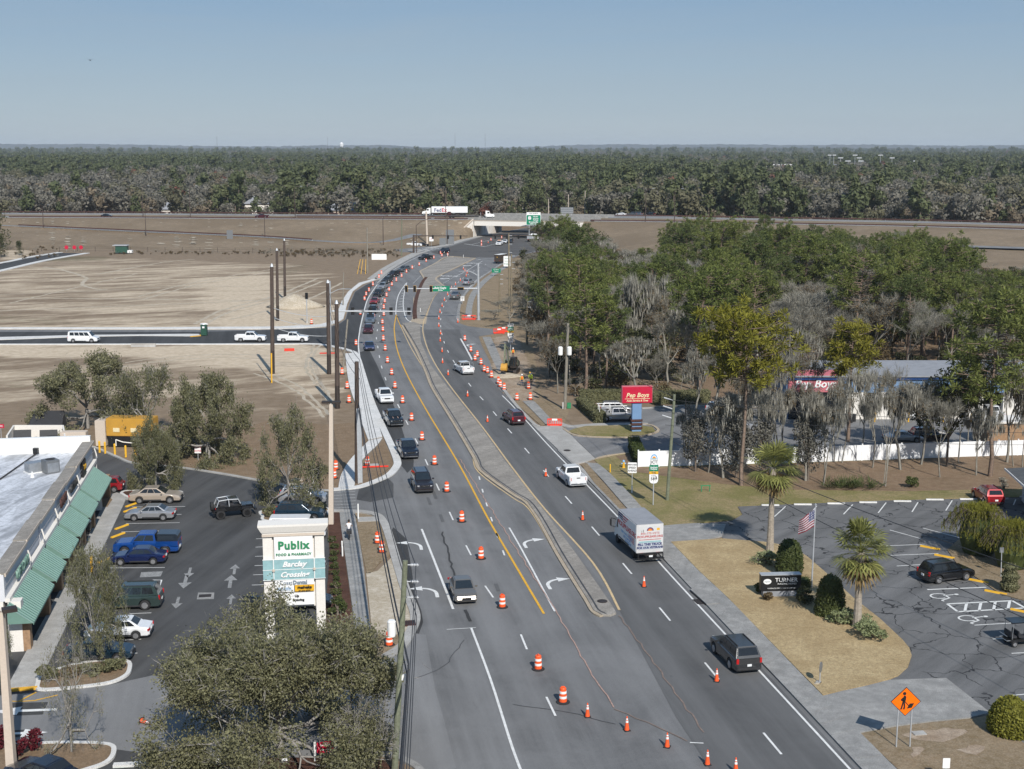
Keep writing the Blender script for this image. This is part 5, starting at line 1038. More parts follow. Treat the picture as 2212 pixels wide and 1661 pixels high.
for base,top,l in(((1100,667),(1099,504),'tall wooden pole leftmost of the pair at the woodland edge'),((1104.5,672),(1105,549),'wooden pole right beside the tall one at the woodland edge'),((1079,682),(1079.5,590),'short wooden pole in front of the tall pair, by the verge'),((1138,745),(1139,636),'wooden pole half hidden by bare trees above the excavator')):
 o,b,v=pole(base,top,.22,'wood_pole',l)
 for k in(.97,.86,.75):MB().box(v*k+Vector((.35,-.1,0)),(.8,.1,.1)).build('insulator','galv',o)
o,b,v=pole((852,1672),(875.5,1211),.2,'wood_green','weathered green utility pole nearest the camera with a white transformer');PN=b+v;PNb=b
a=AT(858,1359,b.y)-b;MB().lathe([(.22,-.45),(.24,-.4),(.24,.38),(.25,.43),(.18,.52)],14,c=a+Vector((-.3,-.2,.1))).build('transformer','white_paint',o,smooth=False)
for y in(1220,1256,1290):
 a=AT(876,y,b.y)-b;c=MB().tube(a,a+Vector((.75,.1,-.05)),.035,n=6)
 for i in range(5):c.tube(a+Vector((.3+i*.09,.04,-.02)),a+Vector((.34+i*.09,.04,-.02)),.1,n=8)
 c.build('insulator','galv',o)
MB().box(AT(872,1463,b.y)-b,(.25,.2,.3)).build('junction_box','white_paint',o)
b=G(715.5,1133);v=AT(715.5,872,b.y)-b;o=thing('lamp_post','square concrete lamp post in the planting bed behind the plaza sign','lamp post',b);MB().add([(x*r,y*r,0)if z==0 else(v.x+x*r,v.y+y*r,v.z)for z,r in((0,.24),(1,.17))for x,y in((-1,-1),(1,-1),(1,1),(-1,1))],[(0,1,5,4),(1,2,6,5),(2,3,7,6),(3,0,4,7),(4,5,6,7)]).build('shaft','stucco_tan',o)
for s in(-1,1):MB().box(v+Vector((s*.5,0,.15)),(.8,.55,.2)).build('lamp_head','dark_steel',o)
b=G(26,1672);v=AT(2,1322,b.y)-b;o=thing('lamp_post','square tan concrete lamp post at the left edge before the shops','lamp post',b);MB().add([(x*r,y*r,0)if z==0 else(v.x+x*r,v.y+y*r,v.z)for z,r in((0,.25),(1,.16))for x,y in((-1,-1),(1,-1),(1,1),(-1,1))],[(0,1,5,4),(1,2,6,5),(2,3,7,6),(3,0,4,7),(4,5,6,7)]).build('shaft','stucco_tan',o)
for s in(-1,1):MB().box(v+Vector((s*.5,0,.15)),(.8,.6,.22),rz=.5).build('lamp_head','dark_steel',o)
def cable(pts,sag,label,r=.03,mat='trim'):
 P=[]
 for a,b in zip(pts,pts[1:]):
  for i in range(16):
   t=i/16;p=a.lerp(b,t);p.z-=sag*4*t*(1-t);P.append(p)
 P.append(pts[-1]);o=MB().path(P,r,n=4).build('power_cable',mat,None);tag(o,label,'power cable','overhead cables');return o
far=POLE6;up=AT(708,618,G(711,808).y);nearoff=Vector((5,-60,2))
for i,(zz,dx,sg_)in enumerate(((0,.6,1.6),(-1.5,.6,1.8),(-3.,.6,2.0))):
 cable([PN+Vector((dx+3,-60,zz+1)),PN+Vector((dx,0,zz-.3)),far+Vector((.3,0,zz*.7+.2)),up+Vector((0,0,zz))],sg_,['topmost','middle','lowest'][i]+' of the three bare cables on the near green pole')
cable([PN+Vector((2.6,-55,-7)),PN+Vector((.1,0,-6.2)),far+Vector((.1,0,-4.5))],1.2,'thick black cable under the transformer of the near green pole',.07)
cable([PN+Vector((2.2,-55,-7.6)),PN+Vector((0,0,-6.8)),far+Vector((.1,0,-5.2))],1.4,'second black cable under the transformer of the near green pole',.05)
for i in range(3):
 a=PR+Vector((-.9,0,-.5-i*1.35));cable([a,Vector((75,120+i,a.z+1.5))],1.5,['upper','middle','lower'][i]+' cable running right from the leaning pole before the trees',.022);
cable([PR+Vector((0,0,-4)),Vector((48,60,9))],1.2,'black cable slanting over the tan lawn to the lower right',.035);cable([PR+Vector((0,0,-5)),Vector((41,62,6.5))],1.,'lower black cable slanting over the funeral home lawn',.03)
cable([UTR+Vector((0,0,-.3)),PR+Vector((0,0,-.2))],1.2,'cable between the transformer pole and the leaning pole',.03)
for i,y in enumerate((0,1.6,3.2)):cable([G(589,807)+Vector((0,0,11-y)),G(711,808)+Vector((0,0,9.5-y))],.5,['upper','middle','lower'][i]+' grey cable between the brown steel poles',.06,'galv')
# drums and cones
def drum():
 t=thing('traffic_drum','x','traffic drum');MB().lathe([(.46,0),(.46,.05),(.3,.09)],16).build('base','rubber',t)
 pr=[(.265,.06),(.262,.30),(.255,.31),(.252,.5),(.245,.51),(.243,.68),(.235,.69),(.23,.86),(.222,.87),(.218,1.0),(.19,1.04)]
 MB().lathe(pr,16).build('barrel','orange_plastic',t)
 for z0,z1,r in((.32,.48,.262),(.66,.82,.246)):MB().lathe([(r,z0),(r-.004,z1)],16).build('band','reflective',t)
 MB().box((0,0,1.08),(.22,.06,.1)).build('handle','orange_plastic',t);return t
def cone():
 t=thing('traffic_cone','x','traffic cone');MB().box((0,0,.03),(.4,.4,.06)).build('base','rubber',t,bevel=.01);MB().lathe([(.16,.06),(.035,.93),(.03,.95)],14).build('cone','orange_plastic',t)
 for z0,z1 in((.55,.68),(.74,.82)):
  r=lambda z:.16+(.035-.16)*(z-.06)/.87+.006
  MB().lathe([(r(z0),z0),(r(z1),z1)],14).build('band','reflective',t)
 return t
DR,CN=drum(),cone();used=set()
def place(proto,px,label,group):
 z=.035;p=G(px[0],px[1]-2);p.z=z
 if proto.name in used:return dup(proto,p,random.uniform(0,6.28),label,group=group)
 used.add(proto.name);proto.location=p;proto['label']=label;proto['group']=group;return proto
row=[(1216,1520),(1162.5,1448.5),(1085,1314.5),(1039,1209.5),(997.5,1129.5),(965,1064.5),(938.5,1006),(911.5,953),(889,911),(869.5,873),(853,841),(846,812),(837,786),(832,759.5),(828,738),(827,718),(826,702),(829,684.5),(829,669.5),(831,656),(835,643),(840.5,631),(846.5,619.5),(856,610),(867.5,601),(878,591.5),(890.5,583),(905.5,576),(920.5,568),(937,561),(951.5,551),(954.5,556),(967,554.5)]
for i,p in enumerate(row):place(DR,p,f'orange and white drum, {ordn(i)} from the camera in the row between the two queue lanes','orange and white traffic drums')
for p,l in(((1040,526),'drum by the far stop line, back one of a pair'),((1040,533),'drum by the far stop line, front one of a pair'),((1060.5,522),'drum between the far stop line and the bridge'),((1083.5,517),'drum at the edge of the bridge shadow'),((815.5,1176),'upper of two drums standing on the verge left of the arrows'),((825,1196),'lower of two drums standing on the verge left of the arrows'),((841,1397),'drum on the kerb corner under the white transformer'),((793.5,1008),'drum standing on the rounded grass corner'),((725.5,1017),'taped drum beside the crossing, behind its twin'),((722,1036),'taped drum beside the crossing, in front of its twin'),((754,872),'drum on the left verge of the new pavement, nearest of three'),((750,841.5),'drum on the left verge of the new pavement, middle of three'),((739,811),'drum on the left verge of the new pavement, farthest of three'),((769,748),'drum in the mouth of the side road'),((778.5,682),'drum on the new asphalt beside the signal arm'),((787.5,651),'drum left of the red car, lower one'),((791,641),'drum left of the red car, upper one'),((797,632),'drum left of the black pickup on the bend'),((805.5,619.5),'drum left of the silver SUV on the bend'),((818.5,603),'drum at the narrow end of the new asphalt'),((824,594.5),'drum on the left kerb above the new asphalt'),((673,702),'drum by the white signal post at the left junction'),((1004,738),'drum at the top of the closed right-turn lane'),((1017,762),'drum beside the turn arrow in the closed lane'),((1031,773),'drum right of the closed lane arrow, back one'),((1026,781),'drum right of the closed lane arrow, front one'),((1039,790),'drum in front of the excavator bucket side'),((1046,805),'left drum of a touching pair by the white pickup'),((1053,808),'right drum of a touching pair by the white pickup'),((1061.5,818),'drum with yellow tape below the excavator'),((1076.5,831),'back drum of three on the sandy kerb'),((1080.5,838),'middle drum of three on the sandy kerb'),((1089,844.5),'front drum of three on the sandy kerb'),((1116.5,867),'drum on the left edge of the closed pavement'),((1145.5,866),'drum on the right edge of the closed pavement'),((1141.5,842),'drum beside the workers at the wood edge')):place(DR,p,l,'orange and white traffic drums')
crow=[(1589,1672),(1528,1655),(1441,1617),(1354,1581),(1269,1551.5)]
for i,p in enumerate(crow):place(CN,p,f'orange cone, {ordn(i)} from the bottom edge in the slanting row across the road','orange traffic cones')
crow=[(1548,1475),(1391,1270.5),(1258.5,1126),(1179,1031.5),(1053,914),(1010,859),(968,813),(956,787),(955,763),(951,740),(952,724.5),(948,708),(948,692),(950.5,678),(955,664.5),(960,652),(967,640),(975.5,627),(984,618),(994.5,609.5),(1007,599.5),(1009,593),(1004.5,589),(1001,584.5)]
for i,p in enumerate(crow):place(CN,p,f'orange cone, {ordn(i)} from the camera along the right-hand lane line','orange traffic cones')
place(CN,(989,699.5),'orange cone on the kerb corner by the right junction','orange traffic cones');place(CN,(1054.5,527),'orange cone by the far stop line','orange traffic cones')
o=dup(CN,G(306,1562)+Vector((0,0,.2)),0,'fallen orange cone lying on its side in the plaza car park',group='orange traffic cones');o.rotation_euler=(R(90),0,R(-130+180))
# signs
def posts(t,xs,h,mat='galv',r=.04):
 for x in xs:MB().tube((x,0.05,0),(x,0.05,h),r,n=6).build('post',mat,t)
def rplate(w,h,r=.08,n=4):
 P=[]
 for cx_,cz_,a0 in((w/2-r,h/2-r,0),(-w/2+r,h/2-r,90),(-w/2+r,-h/2+r,180),(w/2-r,-h/2+r,270)):
  for i in range(n+1):a=R(a0+90*i/n);P.append((cx_+r*math.cos(a),cz_+r*math.sin(a)))
 return P
def plate(t,P,z,mat,nm='panel',y=0.,th=.025,x=0.):
 n=len(P);mb=MB();mb.add([(x+a,y,z+b)for a,b in P]+[(x+a,y+th,z+b)for a,b in P],[tuple(range(n)),tuple(range(2*n-1,n-1,-1))]+[(i,n+i,n+(i+1)%n,(i+1)%n)for i in range(n)]);return mb.build(nm,mat,t)
S_=R(10)
t=thing('roadworks_sign','orange diamond roadworks sign with a digging figure on two posts','road sign',G(1951,1617)+Vector((0,0,.1)),R(2))
posts(t,(-.42,.42),2.6,r=.045);Z=2.95;d=.93
plate(t,[(0,d),(-d,0),(0,-d),(d,0)],Z,'black','border',y=-.002);pn=plate(t,[(0,d-.05),(-d+.05,0),(0,-d+.05),(d-.05,0)],Z,'sign_orange','panel',y=-.012,th=.01)
def fig(P,y=-.016):MB().add([(x,y,Z+z)for x,z in P],[tuple(range(len(P)))]).build('symbol','text_black',pn)
fig([(-.1+.11*math.cos(a),.52+.11*math.sin(a))for a in np.linspace(0,5.9,14)]);fig([(-.2,.1),(-.14,.38),(-.06,.4),(.02,.32),(.0,.1),(-.05,-.05),(-.22,-.05)]);fig([(-.22,-.05),(-.12,-.05),(-.22,-.5),(-.36,-.5),(-.3,-.42)]);fig([(-.14,-.05),(-.05,-.05),(-.02,-.3),(-.05,-.5),(-.16,-.5),(-.12,-.3)]);fig([(-.18,.3),(-.32,.14),(-.3,.06),(-.02,.0),(-.02,.06),(-.2,.14),(-.14,.24)]);fig([(-.06,.05),(.24,-.28),(.2,-.32),(-.1,.02)]);fig([(.08,-.45),(.24,-.12),(.52,-.1),(.38,-.4)])
def marker(t,z0,parts,sc=1.):
 z=z0
 for kind,w,h in parts:
  w*=sc;h*=sc;z-=h/2
  if kind=='emblem':
   P=[(w/2*math.cos(a),-h/2+h*math.sin(a))for a in np.linspace(0,math.pi,14)];p=plate(t,P,z,'text_blue','emblem_panel')
   P=[(w*.36*math.cos(a),-h*.5+h*.74*math.sin(a))for a in np.linspace(0,math.pi,14)];plate(p,P,z,'sign_white','arch',y=-.006,th=.004);P=[(w*.27*math.cos(a),-h*.42+h*.5*math.sin(a))for a in np.linspace(0,math.pi,12)];plate(p,P,z,'amber','sun_disc',y=-.012,th=.004);plate(p,[(-w*.3,-h*.5),(w*.3,-h*.5),(w*.3,-h*.3),(-w*.3,-h*.26)],z,'teal_panel','ground_band',y=-.016,th=.003)
  else:
   c,s,tc={'jct':('sign_white','JCT','text_black'),'south':('sign_white','SOUTH','text_black'),'park':('sign_green','Suncoast\nParkway','sign_white'),'toll':('signal_yellow','TOLL','text_black'),'589':('sign_white','589','text_black'),'arrow':('sign_white','','text_black')}[kind]
   P=rplate(w,h,.06)if kind!='589' else[(w/2*a,b*h)for a,b in((1,.5),(-1,.5),(-1,-.1),(-.9,-.3),(-.6,-.45),(0,-.5),(.6,-.45),(.9,-.3),(1,-.1))]
   p=plate(t,P,z,c)
   if kind in('jct','589','arrow','south'):
    Q=[(a*1.06,b*1.05)for a,b in P];plate(p,Q,z,'text_black','border',y=.004,th=.01)
   sz={'jct':h*.8,'south':w*.28,'park':w*.22,'toll':h*.72,'589':h*.45,'arrow':1}[kind]
   if s:text(s,sz,(0,-.012,z),tc,p,bold=.006)
   if kind=='arrow':
    for q in([(-.2,-.2),(-.12,-.2),(-.12,.08),(-.2,.12)],[(-.2,.04),(.1,.04),(.1,.12),(-.2,.12)],[(.08,-.03),(.24,.08),(.08,.19)]):plate(p,[(a*sc,b*sc)for a,b in q],z,'text_black','arrow_mark',y=-.008,th=.004)
   if kind=='589':plate(p,[(-w*.34,h*.36),(w*.2,h*.36),(w*.3,h*.3),(w*.4,-.02),(w*.36,-.04),(w*.24,h*.26),(w*.1,h*.3),(-w*.34,h*.31)],z,'text_black','state_outline',y=-.007,th=.003)
  z-=h/2+.02
b=G(1411,1092);t=thing('route_sign','tall JCT toll route marker stack on one post by the leaning pole','road sign',b,R(3));zt=(AT(1412,981,b.y)-b).z;posts(t,(0,),zt-.5,r=.06)
marker(t,zt,(('emblem',.74,.54),('jct',.74,.56),('park',.92,.66),('toll',.92,.28),('589',.92,.98)))
b=G(1103,760);t=thing('route_sign','white and green route stack with a right arrow beside the excavator','road sign',b,R(3));zt=(AT(1103,699,b.y)-b).z;posts(t,(0,),zt-.5,r=.06)
marker(t,zt,(('south',.9,.45),('park',.92,.64),('toll',.92,.3),('589',.92,.86),('arrow',.75,.6)),1.18)
def flat(label,px,top,w,h,mat,lines,tc='text_black',rz=0,posts_=(0,),cat='road sign',name='road_sign',sz=None,back=False,P=None,lh=None):
 b=G(*px);zt=(AT(px[0],top,b.y)-b).z;t=thing(name,label,cat,b,R(rz));posts(t,posts_,zt-.05 if not back else zt);z=zt-h/2
 p=plate(t,P or rplate(w,h,min(w,h)*.08),z,mat)
 n=len(lines)
 for i,l in enumerate(lines):text(l,sz or min(h/(n+.3)*.85,w/max(3,len(l))*1.5),(0,-.012,z+(n-1-2*i)*h/(2*n)*.86),tc,p,bold=.004)
 return t,z
flat('white reduced speed ahead sign on a thin leaning post',(1365,1063),999,.95,1.15,'sign_white',['REDUCED','SPEED','AHEAD'],rz=-4)
flat('white speed limit 40 sign on the right verge of the bend',(999,657),640,.9,1.1,'sign_white',['SPEED','LIMIT','40'],rz=-6)
flat('green destination sign on two posts beside the bend',(1072,597),580,2.6,1.2,'sign_green',['Brooksville','Tampa'],'sign_white',posts_=(-.8,.8),rz=-8);flat('tall white and green sign near the wooden poles at the far junction',(1095,579),553,2.1,3.2,'sign_white',['Suncoast','Parkway','TOLL'],'sign_green',posts_=(-.7,.7))
t,z=flat('octagonal stop sign seen from behind on the tan lawn',(1772,1479),1430,.75,.75,'sign_back',[],rz=60,P=[(.38*math.cos(R(22.5+45*i)),.38*math.sin(R(22.5+45*i)))for i in range(8)],name='stop_sign');MB().box((0,.15,.1),(.5,.4,.2)).build('footing','concrete',t,bevel=.05)
flat('small white no-soliciting style panel with a green stripe cut by the bottom edge',(2042,1690),1638,.42,.62,'sign_white',[],name='yard_sign',cat='sign')
flat('red and white towing notice on a dark post under the plaza oak',(428,995),961,.75,1.,'sign_white',['TOW','ZONE'],'sign_red',name='notice_sign',cat='sign');flat('small red fire connection sign by the yellow post at the left edge',(4,965),916,.9,.5,'sign_red',['FDC'],'sign_white',name='fire_sign',cat='sign')
t,z=flat('red property sign hung between white posts in the front planting bed',(703,1644),1602,1.,.7,'sign_red',['Available','Call today'],'sign_white',posts_=(),rz=18,name='property_sign',cat='sign')
for s in(-1,1):MB().box((s*.62,0,.65),(.12,.12,1.3)).build('post','white_paint',t)
flat('small white square card sign in the mulch below the big oak',(615,1648),1636,.35,.35,'sign_white',['@'],'text_grey',name='yard_sign',cat='sign',rz=8);flat('small green yard sign leaning in the bed right of the property sign',(743,1625),1604,.5,.6,'text_green',['SALE'],'sign_white',rz=35,name='yard_sign',cat='sign')
flat('blank white board by the dry grass at the far end of the field',(819,561),548.5,5.0,2.2,'sign_white',[],posts_=(-2,2),name='hoarding',cat='sign');flat('small red sign on the motorway bank above the ramp',(267,497),480,2.2,1.6,'sign_red',['WRONG WAY'],'sign_white',name='warning_sign');flat('small red sign beside the ramp at its middle',(549,514),504,1.3,1.1,'sign_red',['WRONG WAY'],'sign_white',name='warning_sign')
flat('tall grey back of a guide sign on the bank by the ramp foot',(972,528),496,3.2,6.8,'sign_back',[],posts_=(-1.1,1.1),name='guide_sign',back=False);flat('grey back of a sign left of the exit ramp',(497,527),497,2.4,4,'sign_back',[],posts_=(-1.1,1.1),name='guide_sign');flat('small white sign with red symbol at the ramp corner',(932,533),512,1.6,1.6,'sign_white',['O'],'sign_red',name='warning_sign');flat('grey sign panel by the bridge wing wall',(956,530),514,2.4,4.4,'sign_back',[],posts_=(-.9,.9),name='guide_sign')
for i,x in enumerate((144,161,175.5)):flat(f'red octagonal end-of-road marker, {["left","middle","right"][i]} one of three before the wire fence',(x,544),531,1.1,1.1,'sign_red',[],name='end_marker',P=[(.75*math.cos(R(22.5+45*k)),.75*math.sin(R(22.5+45*k)))for k in range(8)])
b=AT(1152.5,475,crL[-1].y-12);t=thing('overhead_sign','big green motorway sign for Brooksville hanging before the bridge','road sign',b);W_,H_=6.1,4.3
p=plate(t,rplate(W_,H_,.3),0,'sign_white','border');p2=plate(t,rplate(W_-.3,H_-.3,.25),0,'sign_green','panel',y=-.03);p3=plate(t,rplate(W_-.3,1.,.1),H_/2+.5,'sign_white','toll_panel')
text('TOLL NORTH',.6,(0,-.02,H_/2+.5),'text_black',p3,bold=.01);plate(p2,[(a-1.6,b_+.8)for a,b_ in rplate(1.2,1.3,.3)],0,'sign_white','shield',y=-.05);text('589',.5,(-1.6,-.07,.8),'text_black',p2)
for s,x,z,q in(('North',.8,1.35,.75),('Suncoast',.9,.55,.62),('Parkway',.9,-.05,.62),('Brooksville',0,-.85,.85),('NEXT LEFT',0,-1.6,.6)):text(s,q,(x,-.05,z),'sign_white',p2,bold=.02)
for s in(-1,1):MB().tube((s*1.8,.2,-b.z+.1),(s*1.8,.2,1.8),.16,n=6).build('post','galv',t)
MB().box((0,.12,.6),(5.6,.1,.15)).build('brace','galv',t)
o=thing('guide_sign','grey back of a large sign above the motorway right of the green one','road sign',hwy(1184,34)[0]);MB().box((0,0,2.9),(5.6,.15,2.8)).build('panel','sign_back',o)
for i in range(3):MB().box((0,-.12,2.+i*.8),(5.5,.08,.12)).build('brace','galv',o)
for s in(-2,2):MB().tube((s,.1,-.3),(s,.1,3),.12,n=6).build('post','galv',o)
# tall plaza sign
b=G(641,1404);t=thing('plaza_sign','tall cream shopping plaza sign rising from the planting bed beside the road','sign',b,R(8));w=4.35
H1=(AT(641,1128,b.y)-b).z;zf=lambda y:(AT(641,y,b.y)-b).z
for s in(-1,1):MB().box((s*(w/2-.33),.15,(H1-.7)/2),(.66,.8,H1-.7)).build('pillar','stucco',t)
MB().box((0,.25,(zf(1310)+H1-.9)/2),(w-1.3,.5,H1-.9-zf(1310))).build('core','stucco',t)
MB().add([(sx_*(w/2+e),yy,z)for z,e,d0 in((H1-.72,.0,.5),(H1-.66,.03,.5),(H1-.6,.08,.55),(H1-.15,.32,.7),(H1,.32,.7))for sx_,yy in((-1,.1-d0),(1,.1-d0),(1,.1+d0),(-1,.1+d0))],[(k*4+i,k*4+(i+1)%4,k*4+4+(i+1)%4,k*4+4+i)for k in range(4)for i in range(4)]+[(16,17,18,19)]).build('cornice','stucco',t)
MB().box((0,.1,H1-.82),(w+.08,1.,.2)).build('cornice_band','stucco_tan',t)
def sp(y0,y1,ww,mat,nm='panel',yf=-.03,x=0.):
 z0,z1=zf(y1),zf(y0);p=MB().box((x,yf+.05,(z0+z1)/2),(ww,.1,z1-z0)).build(nm,mat,t);return p,(z0+z1)/2,z1-z0
p,z,h=sp(1153,1203,2.75,'sign_white',yf=-.36);text('Publix',.82,(0,-.43,z+.12),'text_green',p,bold=.03,sp=1.1);text('FOOD & PHARMACY',.255,(0,-.43,z-.54),'text_green',p,bold=.008,sp=1.08)
for y0,y1,s in((1203.5,1225.5,'Barclay'),(1226,1247.5,'Crossing')):
 p,z,h=sp(y0,y1,w+.06,'teal_panel',yf=-.4);text(s,.54,(0,-.47,z),'sign_white',p,bold=.022,shear=.35,sp=1.05)
for y in(1203.8,1225.7,1247.5):sp(y-.5,y+.5,w+.1,'white_paint','strip',yf=-.42)
for x in(-1.45,1.45):MB().box((x,-.42,(zf(1204)+zf(1247))/2),(.06,.1,zf(1204)-zf(1247))).build('strip','white_paint',t);MB().box((x,-.52,zf(1225.7)),(.17,.1,.17)).build('boss','stucco_tan',t)
p,z,h=sp(1248,1260,2.8,'sign_white',yf=-.38);text('Coast',.38,(-.16,-.45,z),'text_grey',p,align='RIGHT');text('Dental',.38,(-.12,-.45,z),'text_grey',p,bold=.016,align='LEFT')
p,z,h=sp(1260.5,1274,1.36,'sign_white',x=-.72,yf=-.38);text('PINCH-A-PENNY\nPOOL·PATIO·SPA',.135,(-.72,-.45,z),'text_blue',p,bold=.002);p,z,h=sp(1260.5,1274,1.38,'signal_yellow',x=.7,yf=-.38);text('meineke',.3,(.7,-.45,z+.08),'text_black',p,bold=.014,shear=.15);text('car care center',.14,(.7,-.45,z-.14),'text_black',p,shear=.2,bold=.003)
p,z,h=sp(1277,1303,2.8,'sign_white',yf=-.38);text('Up',.25,(.15,-.45,z+.25),'text_black',p,bold=.012);text('Brewing',.25,(.25,-.45,z-.05),'text_black',p,bold=.012);MB().lathe([(.22,0),(.22,.01)],14,c=(-.9,-.45,z-.2)).build('cup_mark','signal_yellow',p)
# red shop sign (three faces left out)
b=G(1375,934);t=thing('shop_sign','red rectangular shop sign on a blue pillar in the grass island','sign',b,R(6));zf=lambda y:(AT(1375,y,b.y)-b).z
MB().box((0,.3,zf(872)/2),(1.2,.7,zf(872))).build('pillar','blue_wall',t)
for y in(896+17.5,896+26,896+8+27):pass
for y in(916,924.5,932-15.5):MB().box((0,.3,zf(y)if y!=916.5 else zf(908.5+8)),(1.5,1.,.3)).build('timber_band','corten',t,bevel=.04)if y!=916.5 else MB().box((0,.3,zf(908)),(1.5,1.,.3)).build('timber_band','corten',t,bevel=.04)
zc_,hh=(zf(834)+zf(871))/2,zf(834)-zf(871);MB().box((0,.3,zc_),(4.0,.7,hh)).build('frame','pink_wall',t,bevel=.04);p=MB().box((0,-.115,zc_),(3.84,.05,hh-.16)).build('face','sign_red',t)
text('Pep Boys',.8,(0,-.16,zc_-.05),'text_cream',p,bold=.02,shear=.25);text('Auto Service & Tires',.33,(0,-.16,zc_-.76),'text_cream',p,bold=.012,shear=.2);MB().box((0,-.145,zc_-.5),(3.3,.02,.06)).build('underline','text_cream',p)
# funeral home sign
b=G(1686,1292)+Vector((0,0,.15));t=thing('monument_sign','low black funeral home sign in the planted tan lawn','sign',b,R(4));MB().box((0,.3,.28),(2.9,.6,.56)).build('plinth','roof_grey',t);MB().box((.0,.3,1.15),(3.3,.7,1.35)).build('cabinet','black',t,bevel=.03);MB().box((0,.3,1.84),(3.36,.76,.05)).build('cap','galv',t)
text('TURNER',.5,(.42,-.065,1.4),'sign_white',t,bold=.004,sp=.98);text('FUNERAL HOMES',.2,(.48,-.065,1.08),'sign_white',t);text('FUNERALS & CREMATIONS & CEMETERY',.13,(0.05,-.065,.72),'sign_white',t);o=MB().lathe([(.3,0),(.3,.01)],18).build('badge','sign_white',t);o.location=(-1.15,-.055,1.3);o.rotation_euler=(R(90),0,0);o.scale=(1.1,.75,1);text('Dignity',.17,(-1.15,-.075,1.3),'text_grey',t)
b=G(1753,1272)+Vector((0,0,.15));v=AT(1762,1091,b.y)-b;t=thing('flagpole','silver flagpole with a drooping American flag by the funeral home sign','flagpole',b);MB().tube((0,0,0),v,.07,.045,8).build('pole','galv',t);MB().lathe([(.01,0),(.09,.06),(.01,.14)],8,c=v).build('finial','galv',t)
fw,fh=1.3,1.45;top=v*.955
def fl(u,k):return top+Vector((-fw*u,.22*math.sin(u*6+k*2)*u,-fh*k-.95*u*(1-.15*k)))
for i in range(13):
 mb=MB();n=8;k0,k1=i/13,(i+1)/13;st=0
 for j in range(n):
  u0,u1=j/n,(j+1)/n;mb.quad(fl(u0,k0),fl(u0,k1),fl(u1,k1),fl(u1,k0))
 mb.build('stripe','flag_red' if i%2==0 else 'flag_white',t)
mb=MB()
for j in range(4):
 for i in range(7):
  e=Vector((0,-.012,0));mb.quad(*[fl(u,k)+e for u,k in((j/10,i/13),(j/10,(i+1)/13),((j+1)/10,(i+1)/13),((j+1)/10,i/13))])
cn=mb.build('canton','navy',t);sm_=MB().add([(.035*math.cos(a),0,.035*math.sin(a))for a in np.linspace(0,5.03,5)],[(0,1,2,3,4)]).mesh('star','sign_white')
for i in range(5):
 for j in range(4):obj('star',sm_,cn,fl(.05+j*.095,.05+i*.1)+Vector((0,-.02,0)))
 # shop building at the left (local x along the front, y into the building)
P0=Vector((-36.8,91.2,0));ua=math.atan2(.986,-.164);bl=thing('shop_building','white plaza shop building with green sloping awnings and a flat grey roof','building',P0,ua)
BM=bl.matrix_basis.copy()if False else Matrix.Translation(P0)@Matrix.Rotation(ua,4,'Z');BI=BM.inverted()
def BU(px,z):p=BI@G(px[0],px[1],z);return p.x
LB=44.4;DB=30.
m,nt,b_=nodes('roof_membrane');b_.inputs['Roughness'].default_value=.55;v_=pos(nt,(.25,1,1),ua);
c_=mixc(nt,maprange(nt,noise(nt,v_,.35,6,.65,1.2),.42,.58),(.62,.64,.68),(.3,.31,.33));c_=mixc(nt,maprange(nt,noise(nt,pos(nt),2.2,5,.7),.5,.75),c_,(.22,.23,.23));nt.links.new(c_,b_.inputs['Base Color']);M['roof_membrane']=m
MB().box((LB/2,DB/2,2.5),(LB-.6,DB-.2,5.)).build('wall','wall_white',bl);MB().box((LB/2-.2,DB/2+.3,5.03),(LB-1.,DB-1.2,.06)).build('roof','roof_membrane',bl)
MB().box((.3,DB/2,2.98),(.62,DB,5.96)).build('end_wall','stucco',bl);MB().box((LB-.3,DB/2,2.8),(.6,DB,5.6)).build('end_wall','white_paint',bl);MB().box((LB-.32,4.6,5.75),(.62,9.2,1.9)).build('end_parapet','white_paint',bl)
aw=[((49,1351),(95,1262)),((97.5,1259.5),(125,1213)),((127.5,1209.5),(151,1164.5)),((154,1162),(176,1122)),((178,1121),(197.5,1086)),((199,1084.5),(226,1033))]
seg=[(BU(a,2.5),BU(b,2.5))for a,b in aw];edges=[-.05]+[(seg[i][1]+seg[i+1][0])/2 for i in range(5)]+[LB]
